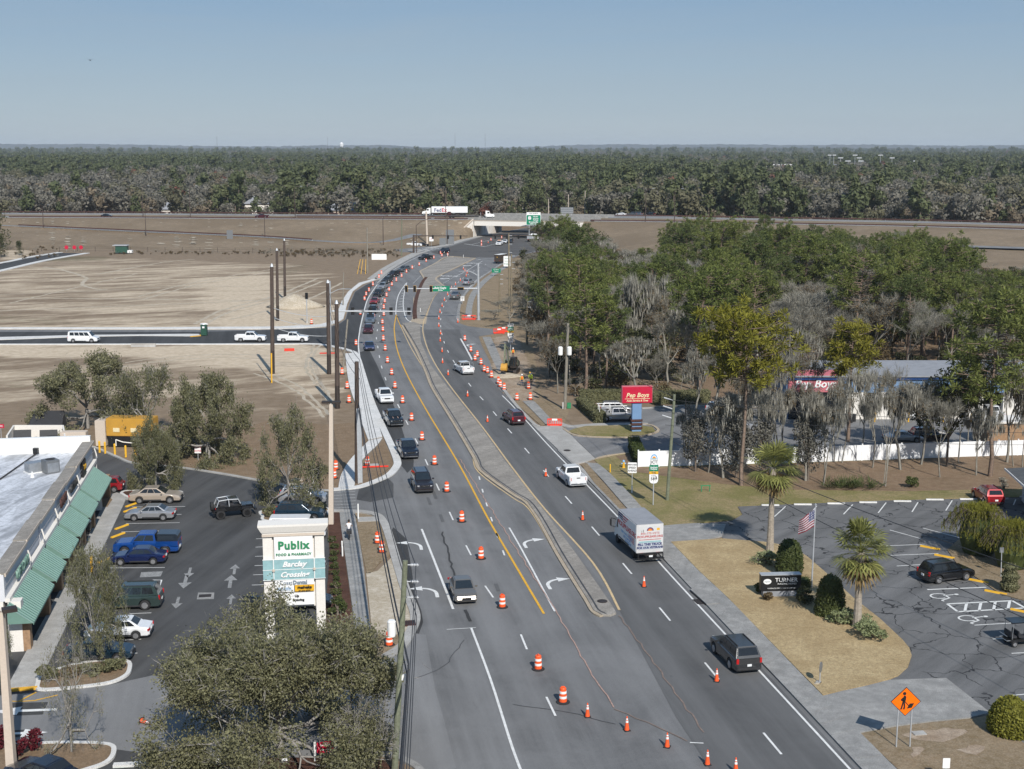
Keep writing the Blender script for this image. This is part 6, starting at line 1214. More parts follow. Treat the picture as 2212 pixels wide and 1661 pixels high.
for i in range(6):
 x0,x1=edges[i],edges[i+1];hz=5.9+(.12 if i%2 else 0)
 MB().box(((x0+x1)/2,.1+(.08 if i%2 else 0),3.9+(hz-3.9)/2),(x1-x0-.06,.5,hz-3.9)).build('fascia_panel','wall_white',bl)
 MB().box(((x0+x1)/2,.25,hz+.06),(x1-x0-.1,1.05,.14)).build('coping','concrete_median',bl);MB().box(((x0+x1)/2,-.27,hz-.02),(x1-x0,.1,.26)).build('cornice','stucco_tan',bl)
 MB().box(((x0+x1)/2,-.2,4.95),(x1-x0-.2,.04,.04)).build('reveal','roof_grey',bl)
 MB().box(((x0+x1)/2,-.32,3.98),(x1-x0,.34,.3)).build('ledge','stucco',bl);MB().box((x1,-.3,3.2),(.5,.3,1.6)).build('pilaster','stucco',bl)
 MB().tube((x1,-.5,4.2),(x1,-.42,4.2),.2,n=10).build('boss','roof_grey',bl);MB().path([(x1+.3,-.25,5.2),(x1+.3,-.4,4.6),(x1+.3,-.45,4.15)],.07).build('downpipe','stucco',bl)
 s0,s1=seg[i];s0+=.35;s1-=.35;a=thing('awning',None,None);a.parent=bl
 zt_,zb_,pr=3.85,2.5,1.75
 MB().add([(s0,-.45,zt_),(s1,-.45,zt_),(s1,-.45-pr,zb_),(s0,-.45-pr,zb_),(s0,-.45,zb_),(s1,-.45,zb_)],[(0,3,2,1),(0,4,3),(1,2,5)],0).build('awning_sheet','awning_green',a,fix=False)
 rb_=MB();n=int((s1-s0)/.42)
 for k in range(n+1):
  x=s0+(s1-s0)*k/n;rb_.tube((x,-.45,zt_+.03),(x,-.45-pr,zb_+.03),.045,n=4)
 tag(rb_.build('seam','awning_rib',a),kind='stuff')
 MB().box(((s0+s1)/2,-.46-pr,zb_-.04),(s1-s0,.05,.14)).build('gutter','awning_green',a)
 xm=edges[i+1]-.2 if i<5 else LB-.6
 for x in(xm,):MB().box((x,-1.35,1.25),(.9,.8,2.5)).build('brick_pier','brick_tan',bl)
 MB().box(((x0+x1)/2,-.02,1.35),(x1-x0-1.2,.1,2.5)).build('shop_window','glass_tint',bl)
 for k in range(5):MB().box((x0+.8+(x1-x0-1.6)*k/4,-.09,1.35),(.08,.06,2.5)).build('window_frame','galv',bl)
MB().box((.45,-.75,1.9),(.9,.9,3.9)).build('corner_column','stucco',bl)
MB().box((.45,-1.3,1.2),(.8,.8,2.4)).build('brick_pier','brick_tan',bl)
def shoptext(s,x,z,size,mat,**k):o=text(s,size,(x,-.32,z),mat,bl,rot=(90,0,0),ext=.05,**k);return o
def bt(s,px,z,size,mat,**k):
 x=BU(px,z);o=text(s,size,(x,-.4,z),mat,bl,rot=(90,0,0),ext=.08,bold=.012,**k);return o
bt('UPTOWN',(44,1225),4.75,1.0,'awning_green');o=bt('PAPPY',(142,1080),5.0,1.15,'corten');bt('PIZZERIA',(167,1048),4.9,.95,'trim');bd=MB().box((BU((192,1013),4.8),-.28,4.85),(1.9,.2,2.)).build('sign_board','black',bl,bevel=.1)
text('Taste',.7,(BU((192,1013),4.8),-.42,5.1),'signal_yellow',bl,ext=.03,bold=.02)
slabs([(274,1078),(240,1150),(190,1256),(140,1362),(82,1486)],[(228,1078),(196,1150),(150,1240),(84,1360),(14,1490)],2.6,'concrete',z=.15)
struct(area('pavement',[(228,1075),(252,1066),(285,1078),(274,1081)],.13,'concrete'));struct(area('planting_bed',[(212,1076),(232,1072),(243,1082),(232,1098),(216,1098)],.16,'mulch_pale'))
for i,(x,y)in enumerate(((285,1092),(281,1103),(263,1140),(255,1158),(228,1212))):stop_block(i,x,y,65,'yellow',['yellow wheel stop at the tail of the champagne sedan','yellow wheel stop at the nose of the silver sedan','yellow wheel stop in the empty bay above the blue pickup','yellow wheel stop at the nose of the blue pickup','yellow wheel stop at the nose of the navy sedan'][i])
for(x,y),l in(((88,1319),'black litter bin with a white lid under the near awning'),((190,1150),'black ribbed litter bin under the far awnings')):
 b=G(x,y)+Vector((0,0,.15));t=thing('litter_bin',l,'litter bin',b);MB().lathe([(.3,0),(.34,.9)],14).build('body','black',t);MB().lathe([(.36,.9),(.36,1.0),(.2,1.15)],14).build('lid','galv',t)
t=thing('machine','dark blue drinks machine under the far awnings','vending machine',G(173,1160)+Vector((0,0,.15)),ua);MB().box((0,0,.95),(1.5,.8,1.9)).build('cabinet','blue_dumpster',t,bevel=.05);MB().box((0,-.42,1.1),(1.1,.03,1.2)).build('front_panel','navy',t)
for(x,y),m_,l in(((151,1198),'teal_panel','teal A-frame board under the third awning'),((210,1104),'stucco','pale A-frame board under the farthest awning'),((194,1135),'stucco','pale A-frame board beside the ribbed bin')):
 t=thing('pavement_board',l,'A-frame sign',G(x,y)+Vector((0,0,.15)),R(12));
 for s in(-1,1):MB().box((0,s*.22,.75),(1.,.05,1.5),rx=s*.25).build('panel',m_,t)
t=thing('bollard','yellow bollard standing on the shop pavement behind the near tree','bollard',G(199,1240)+Vector((0,0,.1)));MB().lathe([(.12,0),(.12,1.5),(.06,1.58)],10).build('post','yellow',t)
def onroof(px,z=5.06):return G(px[0],px[1],z)
t=thing('air_conditioner','grey-green rooftop air conditioner with a top fan grille','air conditioner',onroof((110,1020)),ua+.55);MB().box((0,0,.65),(1.35,1.35,1.3)).build('cabinet','sign_back',t,bevel=.04);o=MB().lathe([(.45,1.3),(.45,1.33)],18).build('fan_grille','dark_steel',t);MB().box((-.69,0,.6),(.03,1.1,.9)).build('louvre','steel',t)
t=thing('roof_duct_unit','long pale metal duct unit beside the rooftop air conditioner','air conditioner',onroof((82,1018)),ua+.55);MB().box((0,0,.5),(1.2,2.2,1.)).build('cabinet','steel',t,bevel=.03);MB().box((0,0,.04),(1.4,2.4,.08)).build('curb','white_paint',t)
a_,b2=onroof((0,1037))+Vector((0,0,.1)),onroof((78,983))+Vector((0,0,.15));tag(MB().tube(a_,b2,.07,n=6).build('roof_pipe','dark_steel'),'long thin conduit pipe lying across the white roof','pipe');tag(MB().box(b2+Vector((0,0,.3)),(.5,.4,.6)).build('roof_vent','black'),'small black vent box at the end of the roof conduit','vent');tag(MB().lathe([(.2,0),(.02,.6)],8).build('roof_vent','white_paint',loc=onroof((70,1031))),'small white vent cone in the middle of the roof','vent')
# bin enclosure, generator, bollards
def wallbox(a,b,h,th,mat,par,nm='wall'):
 d=b-a;return MB().box((a+b)/2+Vector((0,0,h/2)),(d.length,th,h),rz=math.atan2(d.y,d.x)).build(nm,mat,par)
e=thing('bin_enclosure','white rendered enclosure open at the front around two blue skips','enclosure');A,B_,Cc,D=G(17,974),G(32,950),G(138,950),G(142,975)
for a,b,h in((A,B_,1.9),(B_,Cc,1.9),(Cc,D,1.9)):wallbox(a,b,h,.2,'stucco',e)
for x,l,op in((47,'blue skip overflowing with black bin bags',True),(104,'blue skip with its dark ribbed lid half closed',False)):
 t=thing('dumpster',l,'skip',G(x,972),R(8));MB().loft([[(-1.,y,.1),(1.,y,.1),(1.05,y,z),(-1.05,y,z)]for y,z in((-.8,1.2),(.8,1.5))]).build('body','blue_dumpster',t,fix=True);MB().box((0,-.83,.7),(.55,.03,.5)).build('notice','sign_white',t)
 if op:
  for i in range(9):MB().lathe([(.05,0),(.3,.12),(.26,.34),(.05,.42)],8).build('bin_bag','black',t,loc=(random.uniform(-.7,.7),random.uniform(-.5,.5),1.12))
 else:MB().box((.45,0,1.5),(1.1,1.7,.08),rx=.18).build('lid','trim',t)
 MB().box((0,.8,1.9),(2.1,.08,.9),rx=-.3).build('raised_lid','trim',t)
t=thing('gate','grey metal enclosure gate standing open in front of the blue skips','gate',G(68,978),R(60));MB().box((0,0,1.),(1.9,.08,1.7)).build('leaf','galv',t)
for z in(.4,1.5):MB().box((0,-.06,z),(1.9,.06,.1)).build('rail','steel',t)
t=thing('cardboard_skip','tan metal container between the bin enclosure and the yellow generator','container',G(162,966),R(4));MB().box((0,0,1.),(3.1,1.4,2.)).build('body','stucco_tan',t,bevel=.05);MB().box((1.3,-.75,1.),(.5,.2,1.2)).build('meter_box','galv',t);MB().box((-.6,-.72,.95),(.3,.03,.25)).build('notice','sign_white',t)
t=thing('rubbish_hopper','black sloped hopper under the big oak behind the white enclosure','container',G(104,944),R(4));MB().loft([[(-2.3,y,.05),(2.3,y,.05),(2.-y*.1,y,z),(-2.+y*.1,y,z)]for y,z in((-1.,1.7),(1.2,3.2))]).build('body','trim',t,fix=True)
t=thing('generator','large yellow generator container on a dark base behind the yellow bollards','generator',G(282,966),R(-4));MB().box((0,1.,2.5),(5.8,2.4,2.2)).build('housing','gen_yellow',t,bevel=.06);MB().box((0,1.,.75),(5.5,2.2,1.3)).build('base','black',t);MB().box((-3.7,1.2,1.7),(1.3,2.6,3.2)).build('side_cabinet','stucco_tan',t,bevel=.04)
for x in(-1.6,.6):MB().box((x,-.22,2.2),(.8,.05,.5)).build('vent','text_cream',t)
MB().path([(-1.7,-.3,.2),(-1.7,-.3,1.0),(-.8,-.3,.7),(1.5,-.3,.5)],.07).build('pipe','stucco',t)
for i,(x,y)in enumerate(((215.5,978),(227.5,980),(248.5,984),(272,988),(293,988),(3.5,972))):
 t=thing('bollard',(f'yellow bollard before the generator, {["first","second","third","fourth","fifth"][i]} from the shop corner' if i<5 else 'yellow bollard beside the red hydrant sign at the left edge'),'bollard',G(x,y)+Vector((0,0,.04)),0,'yellow bollards');MB().lathe([(.13,0),(.13,1.35),(.06,1.43)],10).build('post','yellow',t)
 # white vinyl fence
FA=[G(1378.5,1010),G(1530,1006),G(1746,1000),G(2084,988),G(2330,981)];FP=resample(FA,2.44);f=thing('vinyl_fence','long white vinyl privacy fence behind the pine straw strip','fence',FP[0])
pst=MB().box((0,0,1.0),(.13,.13,2.05)).box((0,0,2.06),(.17,.17,.05)).mesh('post','vinyl');PM={}
for a,b in zip(FP,FP[1:]):
 obj('post',pst,f,a-FP[0]);d=b-a;L=round(d.length,1)
 if L not in PM:
  mb=MB();mb.box((L/2,0,1.0),(L-.1,.04,1.8));mb.box((L/2,0,.18),(L,.06,.16));mb.box((L/2,0,1.86),(L,.07,.14))
  for k in range(8):mb.box((L*(k+.5)/8,-.02,1.),(L/8-.03,.03,1.5))
  PM[L]=mb.mesh('fence_panel','vinyl')
 obj('fence_panel',PM[L],f,a-FP[0],math.atan2(d.y,d.x))
 # workshop behind the trees
Yb=G(1960,906).y;x0,x1=AT(1700,906,Yb).x,AT(2420,906,Yb).x;w=thing('workshop','blue and pink tyre workshop with open service bays behind the trees','building',(x0,Yb,0));Lw=x1-x0
for a,b_,m_ in((0,7.2,'pink_wall'),(7.2,Lw,'blue_wall')):MB().box(((a+b_)/2,4,4.8 if m_=='blue_wall' else 4.9),(b_-a,8,2.2 if m_=='blue_wall' else 2.6)).build('upper_wall',m_,w)
MB().box((Lw/2,8,2),(Lw,6,4)).build('rear_wall','trim',w);MB().box((Lw/2,5.3,6.15),(Lw,11,.2),rx=.035).build('roof','roof_grey',w);MB().box((Lw/2,-.1,5.6),(Lw,.3,.22)).build('trim','blue_dumpster',w)
for px in(1845,1908,1978,2050,2105,2180):MB().box((AT(px,906,Yb).x-x0,.3,1.9),(2.0 if px not in(1845,2050)else 2.6,.8,3.8)).build('pier','stucco',w)
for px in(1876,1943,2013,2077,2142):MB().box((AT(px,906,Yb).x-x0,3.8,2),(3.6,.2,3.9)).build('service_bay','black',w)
MB().box((3.5,-.05,2),(6.5,.3,3.6)).build('shop_window','glass_tint',w);text('Pep Boys',1.5,(3.6,-.12,4.9),'sign_white',w,bold=.03,shear=.25);MB().box((0,5.2,3.),(.4,10,6.)).build('end_wall','blue_wall',w)
for i,px in enumerate((1890,1962,2037,2098)):
 t=thing('bollard','yellow bollard between the workshop service bays, '+['leftmost of four','second from left of four','third from left of four','rightmost of four'][i],'bollard',G(px,912)+Vector((0,0,.05)),0,'yellow bollards');MB().lathe([(.12,0),(.12,1.3),(.06,1.36)],8).build('post','yellow',t)
for i,px in enumerate((1832,1843,1836)):
 t=thing('tyre_stack',['left stack of used tyres by the workshop wall','right stack of used tyres by the workshop wall','front stack of used tyres by the workshop wall'][i],'tyre stack',G(px,908+i*3)+Vector((0,0,.05)))
 for k in range(5):o=MB().lathe([(.24,0),(.36,.03),(.36,.17),(.24,.2)],14).build('tyre','rubber',t);o.location.z=k*.21
t=thing('store_shed','low tan block store behind the right end of the fence','shed',G(2190,962),R(4));MB().box((1.5,2,1.4),(10,4,2.8)).build('wall','brick_tan',t);MB().box((1.5,2,2.9),(10.4,4.4,.2)).build('roof','stucco',t)
# funeral home at the right edge
b=G(2196,1250)+Vector((6.6,2,0));t=thing('funeral_home','grey shingle roof corner and pale wall of a house at the right edge','building',b+Vector((.5,0,0)),R(-6));MB().box((9,12,1.6),(17,23,3.2)).build('wall','wall_white',t)
v=[(-1,-1.2,3.1),(19,-1.2,3.1),(19,25,3.1),(-1,25,3.1),(9,9,6.6),(9,15,6.6)];MB().add(v,[(0,1,4),(1,2,5,4),(2,3,5),(3,0,4,5),(3,2,1,0)]).build('roof','shingle',t);MB().box((-1.02,11.9,3.05),(.08,26.2,.22)).build('fascia','white_paint',t);MB().box((9,-1.22,3.05),(20,.08,.22)).build('fascia','white_paint',t)
MB().box((.45,4,1.6),(.1,1.4,1.4)).build('window','glass_tint',t);MB().tube((-.8,-1,0),(-.8,-1,3),.07).build('porch_post','white_paint',t)
o,b,v=pole((1992-1,1245)if False else(2162-0,1248),(2164,1188),.045,'galv','thin grey sign post by the drooping yellow bush','sign_post','sign post');MB().box(v,(.35,.04,.45)).build('panel','sign_back',o)
# small street furniture
b=G(1347,1011)+Vector((0,0,.06));t=thing('fire_hydrant','yellow fire hydrant with a blue cap beside the white fence end','fire hydrant',b);MB().lathe([(.2,0),(.2,.06),(.13,.08),(.14,.6),(.19,.62),(.19,.66)],12).build('barrel','yellow',t);MB().lathe([(.16,.66),(.14,.8),(.05,.9)],12).build('cap','text_blue',t)
for s in(-1,1):MB().tube((s*.1,0,.48),(s*.26,0,.48),.08,n=8).build('outlet','text_blue',t)
for(x,y),h,m_,l in(((1318,1021),.9,'yellow','short yellow marker post on the lawn by the pavement'),((1365,1065),.7,'white_paint','short white marker post on the lawn below the speed sign'),((677,1054),1.9,'white_paint','white marker post in the bare bed above the entrance'),((774,1124),1.6,'white_paint','white marker post on the verge below the crossing'),((740,1203),.9,'white_paint','lower thin white stake in the planting bed'),((739,1184),.6,'white_paint','upper thin white stake in the planting bed'),((1216,884),.9,'white_paint','white utility marker at the foot of the transformer pole'),((967,556),1.0,'white_paint','left white post on the far median nose'),((1001,557),1.0,'white_paint','right white post on the far median nose'),((908,676),1.,'white_paint','white post on the median below the street sign')):
 b=G(x,y)+Vector((0,0,.05));t=thing('marker_post',l,'marker post',b);MB().lathe([(.07,0),(.07,h),(.03,h+.05)],8).build('post',m_,t)
b=G(1229,882);t=thing('utility_box','small green utility box at the foot of the transformer pole','utility box',b);MB().box((0,0,.4),(.55,.5,.8)).build('cabinet','text_green',t,bevel=.04)
t=thing('utility_stand','small green two-legged meter stand on the olive lawn','utility stand',G(1524,1063)+Vector((0,0,.06)),R(5));m_=MB();m_.tube((-.45,0,0),(-.45,0,.7),.05);m_.tube((.45,0,0),(.45,0,.7),.05);m_.build('leg','text_green',t);MB().box((0,0,.66),(1.1,.06,.09)).build('rail','text_green',t)
b=G(440,726)+Vector((0,0,.05));t=thing('portable_toilet','green portable toilet with a white roof at the island end','portable toilet',b);MB().box((0,.6,1.15),(1.15,1.15,2.2)).build('cabin','dark_green',t,bevel=.04);MB().lathe([(.8,2.2),(.7,2.36),(.3,2.45)],4,c=(0,.6,0)).build('roof','sign_white',t).rotation_euler=(0,0,0);MB().box((0,.0,1.1),(.85,.04,1.9)).build('door','dark_green',t);MB().box((0,-.03,1.7),(.45,.02,.35)).build('notice','sign_white',t)
b=G(264,548);t=thing('tent_trailer','small green hut trailer with a pale roof before the wire fence','trailer',b);MB().box((0,0,1.7),(4.2,2.4,2.4),taper=.95).build('body','dark_green',t);MB().box((-.3,0,3.),(5.2,3.,.25)).build('roof','galv',t);MB().box((2.9,0,.8),(1.6,1.8,.9)).build('tow_box','sign_white',t)
for s in(-1,1):wheel(t,s*1.,0,.4)
t=thing('road_barrier_block','white concrete barrier block lying beside the side road','barrier',G(310,745+4));MB().profile([(-.3,0),(.3,0),(.12,.35),(.1,.65),(-.1,.65),(-.12,.35)],-2.3,2.3).build('block','concrete',t)
def heap(px,r,h,label,mat='bare_sand'):
 rng=np.random.default_rng(3);mb=MB();rings=[]
 for k in range(7):
  t=k/6;rr=r*(1-t)**.8;rings.append([(rr*math.cos(a)*1.2*(1+.12*math.sin(3*a+k))+rng.normal()*.1,rr*math.sin(a)+rng.normal()*.1,h*t**.9)for a in np.linspace(0,2*math.pi,18)[:-1]])
 o=mb.loft(rings).build('sand_heap',mat,None,smooth=True,loc=G(*px));tag(o,label,'sand heap')
heap((636,664),5.6,3.2,'pale sand heap beyond the side road');heap((1090,812),2.6,.5,'low spread of excavated sand beside the drums below the excavator')
def plasticbarrier(px,rz,label,w=2.0):
 t=thing('plastic_barrier',label,'barrier',G(*px)+Vector((0,0,.03)),R(rz));mb=MB().box((0,0,.95),(w,.08,.16)).box((0,0,.18),(w,.08,.24))
 for i in range(9):mb.box((-w/2+w*i/8,0,.55),(.09,.06,.7))
 mb.build('panel','red_plastic',t)
 for s in(-1,1):MB().box((s*w*.38,0,.04),(.14,.6,.08)).build('foot','red_plastic',t)
 MB().box((0,-.06,.9),(.7,.02,.25)).build('notice','sign_white',t);return t
plasticbarrier((1198,921),-4,'bright orange plastic barrier with a white notice closing the pavement',1.9);plasticbarrier((1013,691),0,'orange plastic barrier on the verge by the far signal mast',3.);plasticbarrier((1078,721),4,'orange barrier beyond the excavator, left one',2.2);plasticbarrier((1088,718),8,'orange barrier beyond the excavator, right one',2.2)
o=MB().box((0,0,.08),(3.4,.25,.12)).build('fallen_sign','red_plastic',None,loc=G(807,1011)+Vector((0,0,.1)),rz=R(8));tag(o,'orange barrier board lying flat on the rounded grass corner','barrier board');o=MB().box((0,0,.08),(3.,.3,.12)).build('fallen_sign','red_plastic',None,loc=G(709,764)+Vector((0,0,.05)),rz=R(4));tag(o,'orange board lying on the sandy ground beside the new pavement','barrier board');o=MB().box((0,0,.2),(1.8,.6,.4)).build('fallen_sign','red_plastic',None,loc=G(625,758)+Vector((0,0,.05)),rz=R(12));tag(o,'crumpled orange barrier on the sand below the side road pickups','barrier board')
for px,l,s in(((809,1006),'pale square utility cover on the rounded grass corner',1.1),((797,1124),'pale concrete utility cover on the verge below the crossing',2.2),((1985,1588),'grey utility cover in the bare lawn patch lower right',.8)):o=MB().box((0,0,0),(s,s*.7,.08)).build('utility_cover','concrete',None,loc=G(*px)+Vector((0,0,.13)),rz=R(8));tag(o,l,'utility cover')
for px,s,l in(((641,1041),.55,'pale boulder in the bed beneath the small entrance tree'),((1764,1481),.22,'small stone at the foot of the stop sign')):
 o=MB().lathe([(s*.7,-.1),(s,s*.3),(s*.8,s*.7),(s*.3,s*.95)],9).build('boulder','bare_sand',None,loc=G(*px),smooth=True);o.scale=(1.3,.9,.9);tag(o,l,'boulder')
 # excavator
t=thing('excavator','dark green tracked excavator with its boom down by the wood edge','excavator',G(1103,806),R(168))
for s in(-1,1):
 MB().profile([(-1.5,.1),(-1.2,0),(1.2,0),(1.5,.1),(1.7,.4),(1.5,.72),(-1.5,.72),(-1.7,.4)],s*1.-.25,s*1.+.25).build('track','dark_steel',t)
 lugs=MB()
 for k in range(9):lugs.box((s*1.,-1.4+k*.35,.73),(.52,.1,.05))
 lugs.build('track_shoe','rubber',t)
MB().box((0,0,.75),(1.4,1.6,.4)).build('carbody','dark_steel',t);MB().box((.1,-.9,1.55),(2.2,2.,1.1)).build('engine_house','wood_green',t,bevel=.12);MB().box((0,-1.75,1.4),(2.3,.6,.9)).build('counterweight','trim',t,bevel=.12)
cb=MB().box((-.65,.55,1.9),(.95,1.5,1.75)).build('cab','dark_steel',t,bevel=.08);MB().box((-.65,1.31,2.05),(.8,.03,1.3)).build('front_glass','glass',cb);MB().box((-1.135,.6,2.15),(.03,1.2,1.0)).build('side_glass','glass',cb);MB().box((-.17,.6,2.15),(.03,1.2,1.0)).build('side_glass','glass',cb)
bm=MB();pts=[(.25,.6,1.5),(.25,1.6,4.3),(.25,3.2,5.0)]
for a,b_ in zip(pts,pts[1:]):bm.tube(a,b_,.26,.22,4)
bm.build('boom','wood_green',t);st_=MB();st_.tube((.25,3.0,5.3),(.25,3.7,2.2),.2,.15,4);st_.build('stick','wood_green',t);MB().tube((.25,1.2,2.2),(.25,2.3,4.4),.09,n=8).build('ram','steel',t);MB().tube((.25,2.2,5.3),(.25,3.15,5.5),.08,n=8).build('ram','steel',t)
MB().loft([[(-.25,y,z0),(.75,y,z0),(.75,y,z1),(-.25,y,z1)]for y,z0,z1 in((3.5,1.3,2.2),(4.0,1.0,2.1),(4.4,1.2,1.5))]).build('bucket','gen_yellow',t,fix=True)
# people
def person(loc,rz,label,shirt,pants,pose='stand',hat=None,vest=None,hair='hair',sc=1.):
 t=thing('person',label,'person',loc,rz);J={}
 def j(n,p,r):J[n]=(Vector(p),r)
 sit=pose in('sit','ride')
 hip=.95 if not sit else(.62 if pose=='sit' else.86)
 lean=.06 if pose!='bend' else.5
 j('pelvis',(0,0,hip),(.15,.12));j('waist',(0,lean*.4,hip+.2),(.14,.11));j('chest',(0,lean,hip+.42-(.1 if pose=='bend' else 0)),(.17,.13));j('neck',(0,lean*1.2,hip+.58-(.15 if pose=='bend' else 0)),(.06,.06));nk=J['neck'][0];j('chin',nk+Vector((0,.03,.08)),(.085,.09));j('crown',nk+Vector((0,.02,.21)),(.09,.1))
 E=[('pelvis','waist'),('waist','chest'),('chest','neck'),('neck','chin'),('chin','crown')]
 for s,c in((-1,'l'),(1,'r')):
  ch=J['chest'][0]
  j('sh'+c,ch+Vector((s*.2,0,.06)),(.065,.065))
  if pose=='ride':el,ha=ch+Vector((s*.3,.12,-.2)),ch+Vector((s*.26,.42,-.22))
  elif pose=='sit':el,ha=ch+Vector((s*.25,.08,-.24)),ch+Vector((s*.12,.3,-.3))
  elif pose=='bend':el,ha=ch+Vector((s*.22,.15,-.26)),ch+Vector((s*.14,.3,-.48))
  else:el,ha=ch+Vector((s*.26,-.02,-.24)),ch+Vector((s*.27,.1 if s>0 else.02,-.48))
  j('el'+c,el,(.048,.048));j('ha'+c,ha,(.036,.036));j('fi'+c,ha+(ha-el).normalized()*.14,(.03,.02))
  hp=Vector((s*.1,0,hip-.05))
  if sit:kn,an=hp+Vector((s*.06,.42,.0 if pose=='sit' else-.05)),hp+Vector((s*.08,.46 if pose=='sit' else.3,-.46))
  else:kn,an=hp+Vector((s*.04,.04 if s>0 else.0,-.42)),hp+Vector((s*.05,.02-s*.05,-.82))
  j('hp'+c,hp,(.095,.1));j('kn'+c,kn,(.065,.07));j('an'+c,an,(.045,.05));j('to'+c,an+Vector((0,.16,-.05)),(.05,.035))
  E+=[('chest','sh'+c),('sh'+c,'el'+c),('el'+c,'ha'+c),('ha'+c,'fi'+c),('pelvis','hp'+c),('hp'+c,'kn'+c),('kn'+c,'an'+c),('an'+c,'to'+c)]
 ks_=list(J);me=bpy.data.meshes.new('body');me.from_pydata([J[k][0]for k in ks_],[(ks_.index(a),ks_.index(b))for a,b in E],[]);o=obj('body',me,t)
 md=o.modifiers.new('s','SKIN');md.use_smooth_shade=True
 for i,k in enumerate(ks_):me.skin_vertices[0].data[i].radius=J[k][1]
 me.skin_vertices[0].data[0].use_root=True;o.modifiers.new('d','SUBSURF').levels=1
 PEOPLE.append((o,shirt,pants,hip,nk,{k:J[k][0]for k in J}))
 cr_=J['crown'][0]
 if hat:MB().lathe([(.15,-.02),(.13,0),(.12,.09),(.05,.15)],12,c=cr_+Vector((0,0,.0))).build('hard_hat',hat,t,smooth=True)
 else:MB().lathe([(.1,-.1),(.115,0),(.1,.08),(.03,.12)],10,c=cr_+Vector((0,-.02,0))).build('hair',hair,t,smooth=True)
 if vest:c=J['chest'][0];wv=J['waist'][0];o2=MB().loft([[(x*r*1.32,y*r+0+yy,zz)for x,y in((-.7,-1),(.7,-1),(1,0),(.7,1),(-.7,1),(-1,0))]for r,yy,zz in((.155,wv.y,wv.z-.12),(.165,wv.y,wv.z),(.19,c.y,c.z),(.14,c.y,c.z+.13))]).build('vest',vest,t);MB().loft([[(x*r*1.34,y*r+yy,zz)for x,y in((-.7,-1),(.7,-1),(1,0),(.7,1),(-.7,1),(-1,0))]for r,yy,zz in((.168,wv.y,wv.z+.02),(.172,wv.y,wv.z+.07))]).build('reflective_band','reflective',o2)
 MB().add([(-.02,.105,-.12),(.02,.105,-.12),(0,.15,-.1),(0,.1,-.05)],[(0,1,2),(1,3,2),(3,0,2)]).build('nose','skin',t,loc=cr_-Vector((0,0,0)))
 return t
PEOPLE=[]
b=G(754,1166)+Vector((0,.2,.14));t=thing('motorised_cycle','black motorised bicycle under a rider on the left pavement','bicycle',b,R(6))
for y in(-.55,.6):o=MB().lathe([(.27,-.04),(.33,-.05),(.33,.05),(.27,.04)],20).build('wheel','rubber',t);o.rotation_euler=(0,R(90),0);o.location=(0,y,.33)
f_=MB().path([(0,-.55,.33),(0,-.1,.75),(0,.45,.85),(0,.6,.33)],.035).path([(0,-.1,.75),(0,.05,.35),(0,.45,.8)],.035);f_.build('frame','black',t);MB().box((0,-.25,.84),(.24,.4,.1)).build('saddle','black',t,bevel=.03);MB().tube((-.33,.42,1.05),(.33,.42,1.05),.022).build('handlebar','black',t);MB().box((0,-.5,.72),(.5,.45,.34)).build('rear_basket','trim',t)
person(b+Vector((0,-.12,.04)),R(6),'person in a pale sleeveless top and jeans riding along the left pavement','shirt_white','denim','ride')
for px,rz,l,sh,pa,po,hat,vs in(((1108,774),200,'worker in an orange vest and white helmet behind the excavator','vest_lime','dark_cloth','stand','sign_white','vest_orange'),((1117,800),150,'worker in lime shirt and silver helmet right of the excavator tracks','vest_lime','dark_cloth','stand','galv',None),((1127,834),200,'worker in orange and lime vest standing nearest the drums','vest_lime','denim','stand','sign_white','vest_orange'),((1150,826),140,'worker in a lime vest bending at the edge of the bushes','vest_lime','dark_cloth','bend','signal_yellow',None),((1147,832),160,'worker in a lime vest and white helmet in front of the bushes','vest_lime','dark_cloth','stand','sign_white','vest_lime')):person(G(*px)+Vector((0,0,.04)),R(rz),l,sh,pa,po,hat,vs)
c=SILVER.location;h=SILVER.rotation_euler.z
o=MB().box((0,-.5,.72),(.07,1.05,.6)).box((0,-.5,1.2),(.05,.9,.06)).build('open_door','paint_silver',SILVER,bevel=.02);o.location=(.88,.85,0);o.rotation_euler=(0,0,R(62))
o.location=(-.88 if False else.88,.85,0)
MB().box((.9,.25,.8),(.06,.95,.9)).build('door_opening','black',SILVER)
q_=Matrix.Translation(c)@Matrix.Rotation(h,4,'Z')@Vector((.93,.2,0));person(Vector((q_.x,q_.y,.06)),h-R(90),'person in dark clothes seated sideways in the open silver sedan','dark_cloth','skin','sit')
def dress():
 bpy.context.view_layer.update();dg=bpy.context.evaluated_depsgraph_get()
 for o,sh,pa,hip,nk,J in PEOPLE:
  me=bpy.data.meshes.new_from_object(o.evaluated_get(dg));o.modifiers.clear();o.data=me;me.materials.clear()
  for m_ in('skin',sh,pa,'dark_cloth'):me.materials.append(M[m_])
  sk=[(k,p)for k,p in J.items()]
  for f in me.polygons:
   k=min(sk,key=lambda q:(q[1]-f.center).length)[0]
   f.material_index=0 if k in('neck','chin','crown','hal','har','fil','fir')or(k[:2]=='el' and sh=='shirt_white')else 3 if k[:2]=='to' else 2 if k[:2]in('pe','hp','kn','an')else 1;f.use_smooth=True
dress()
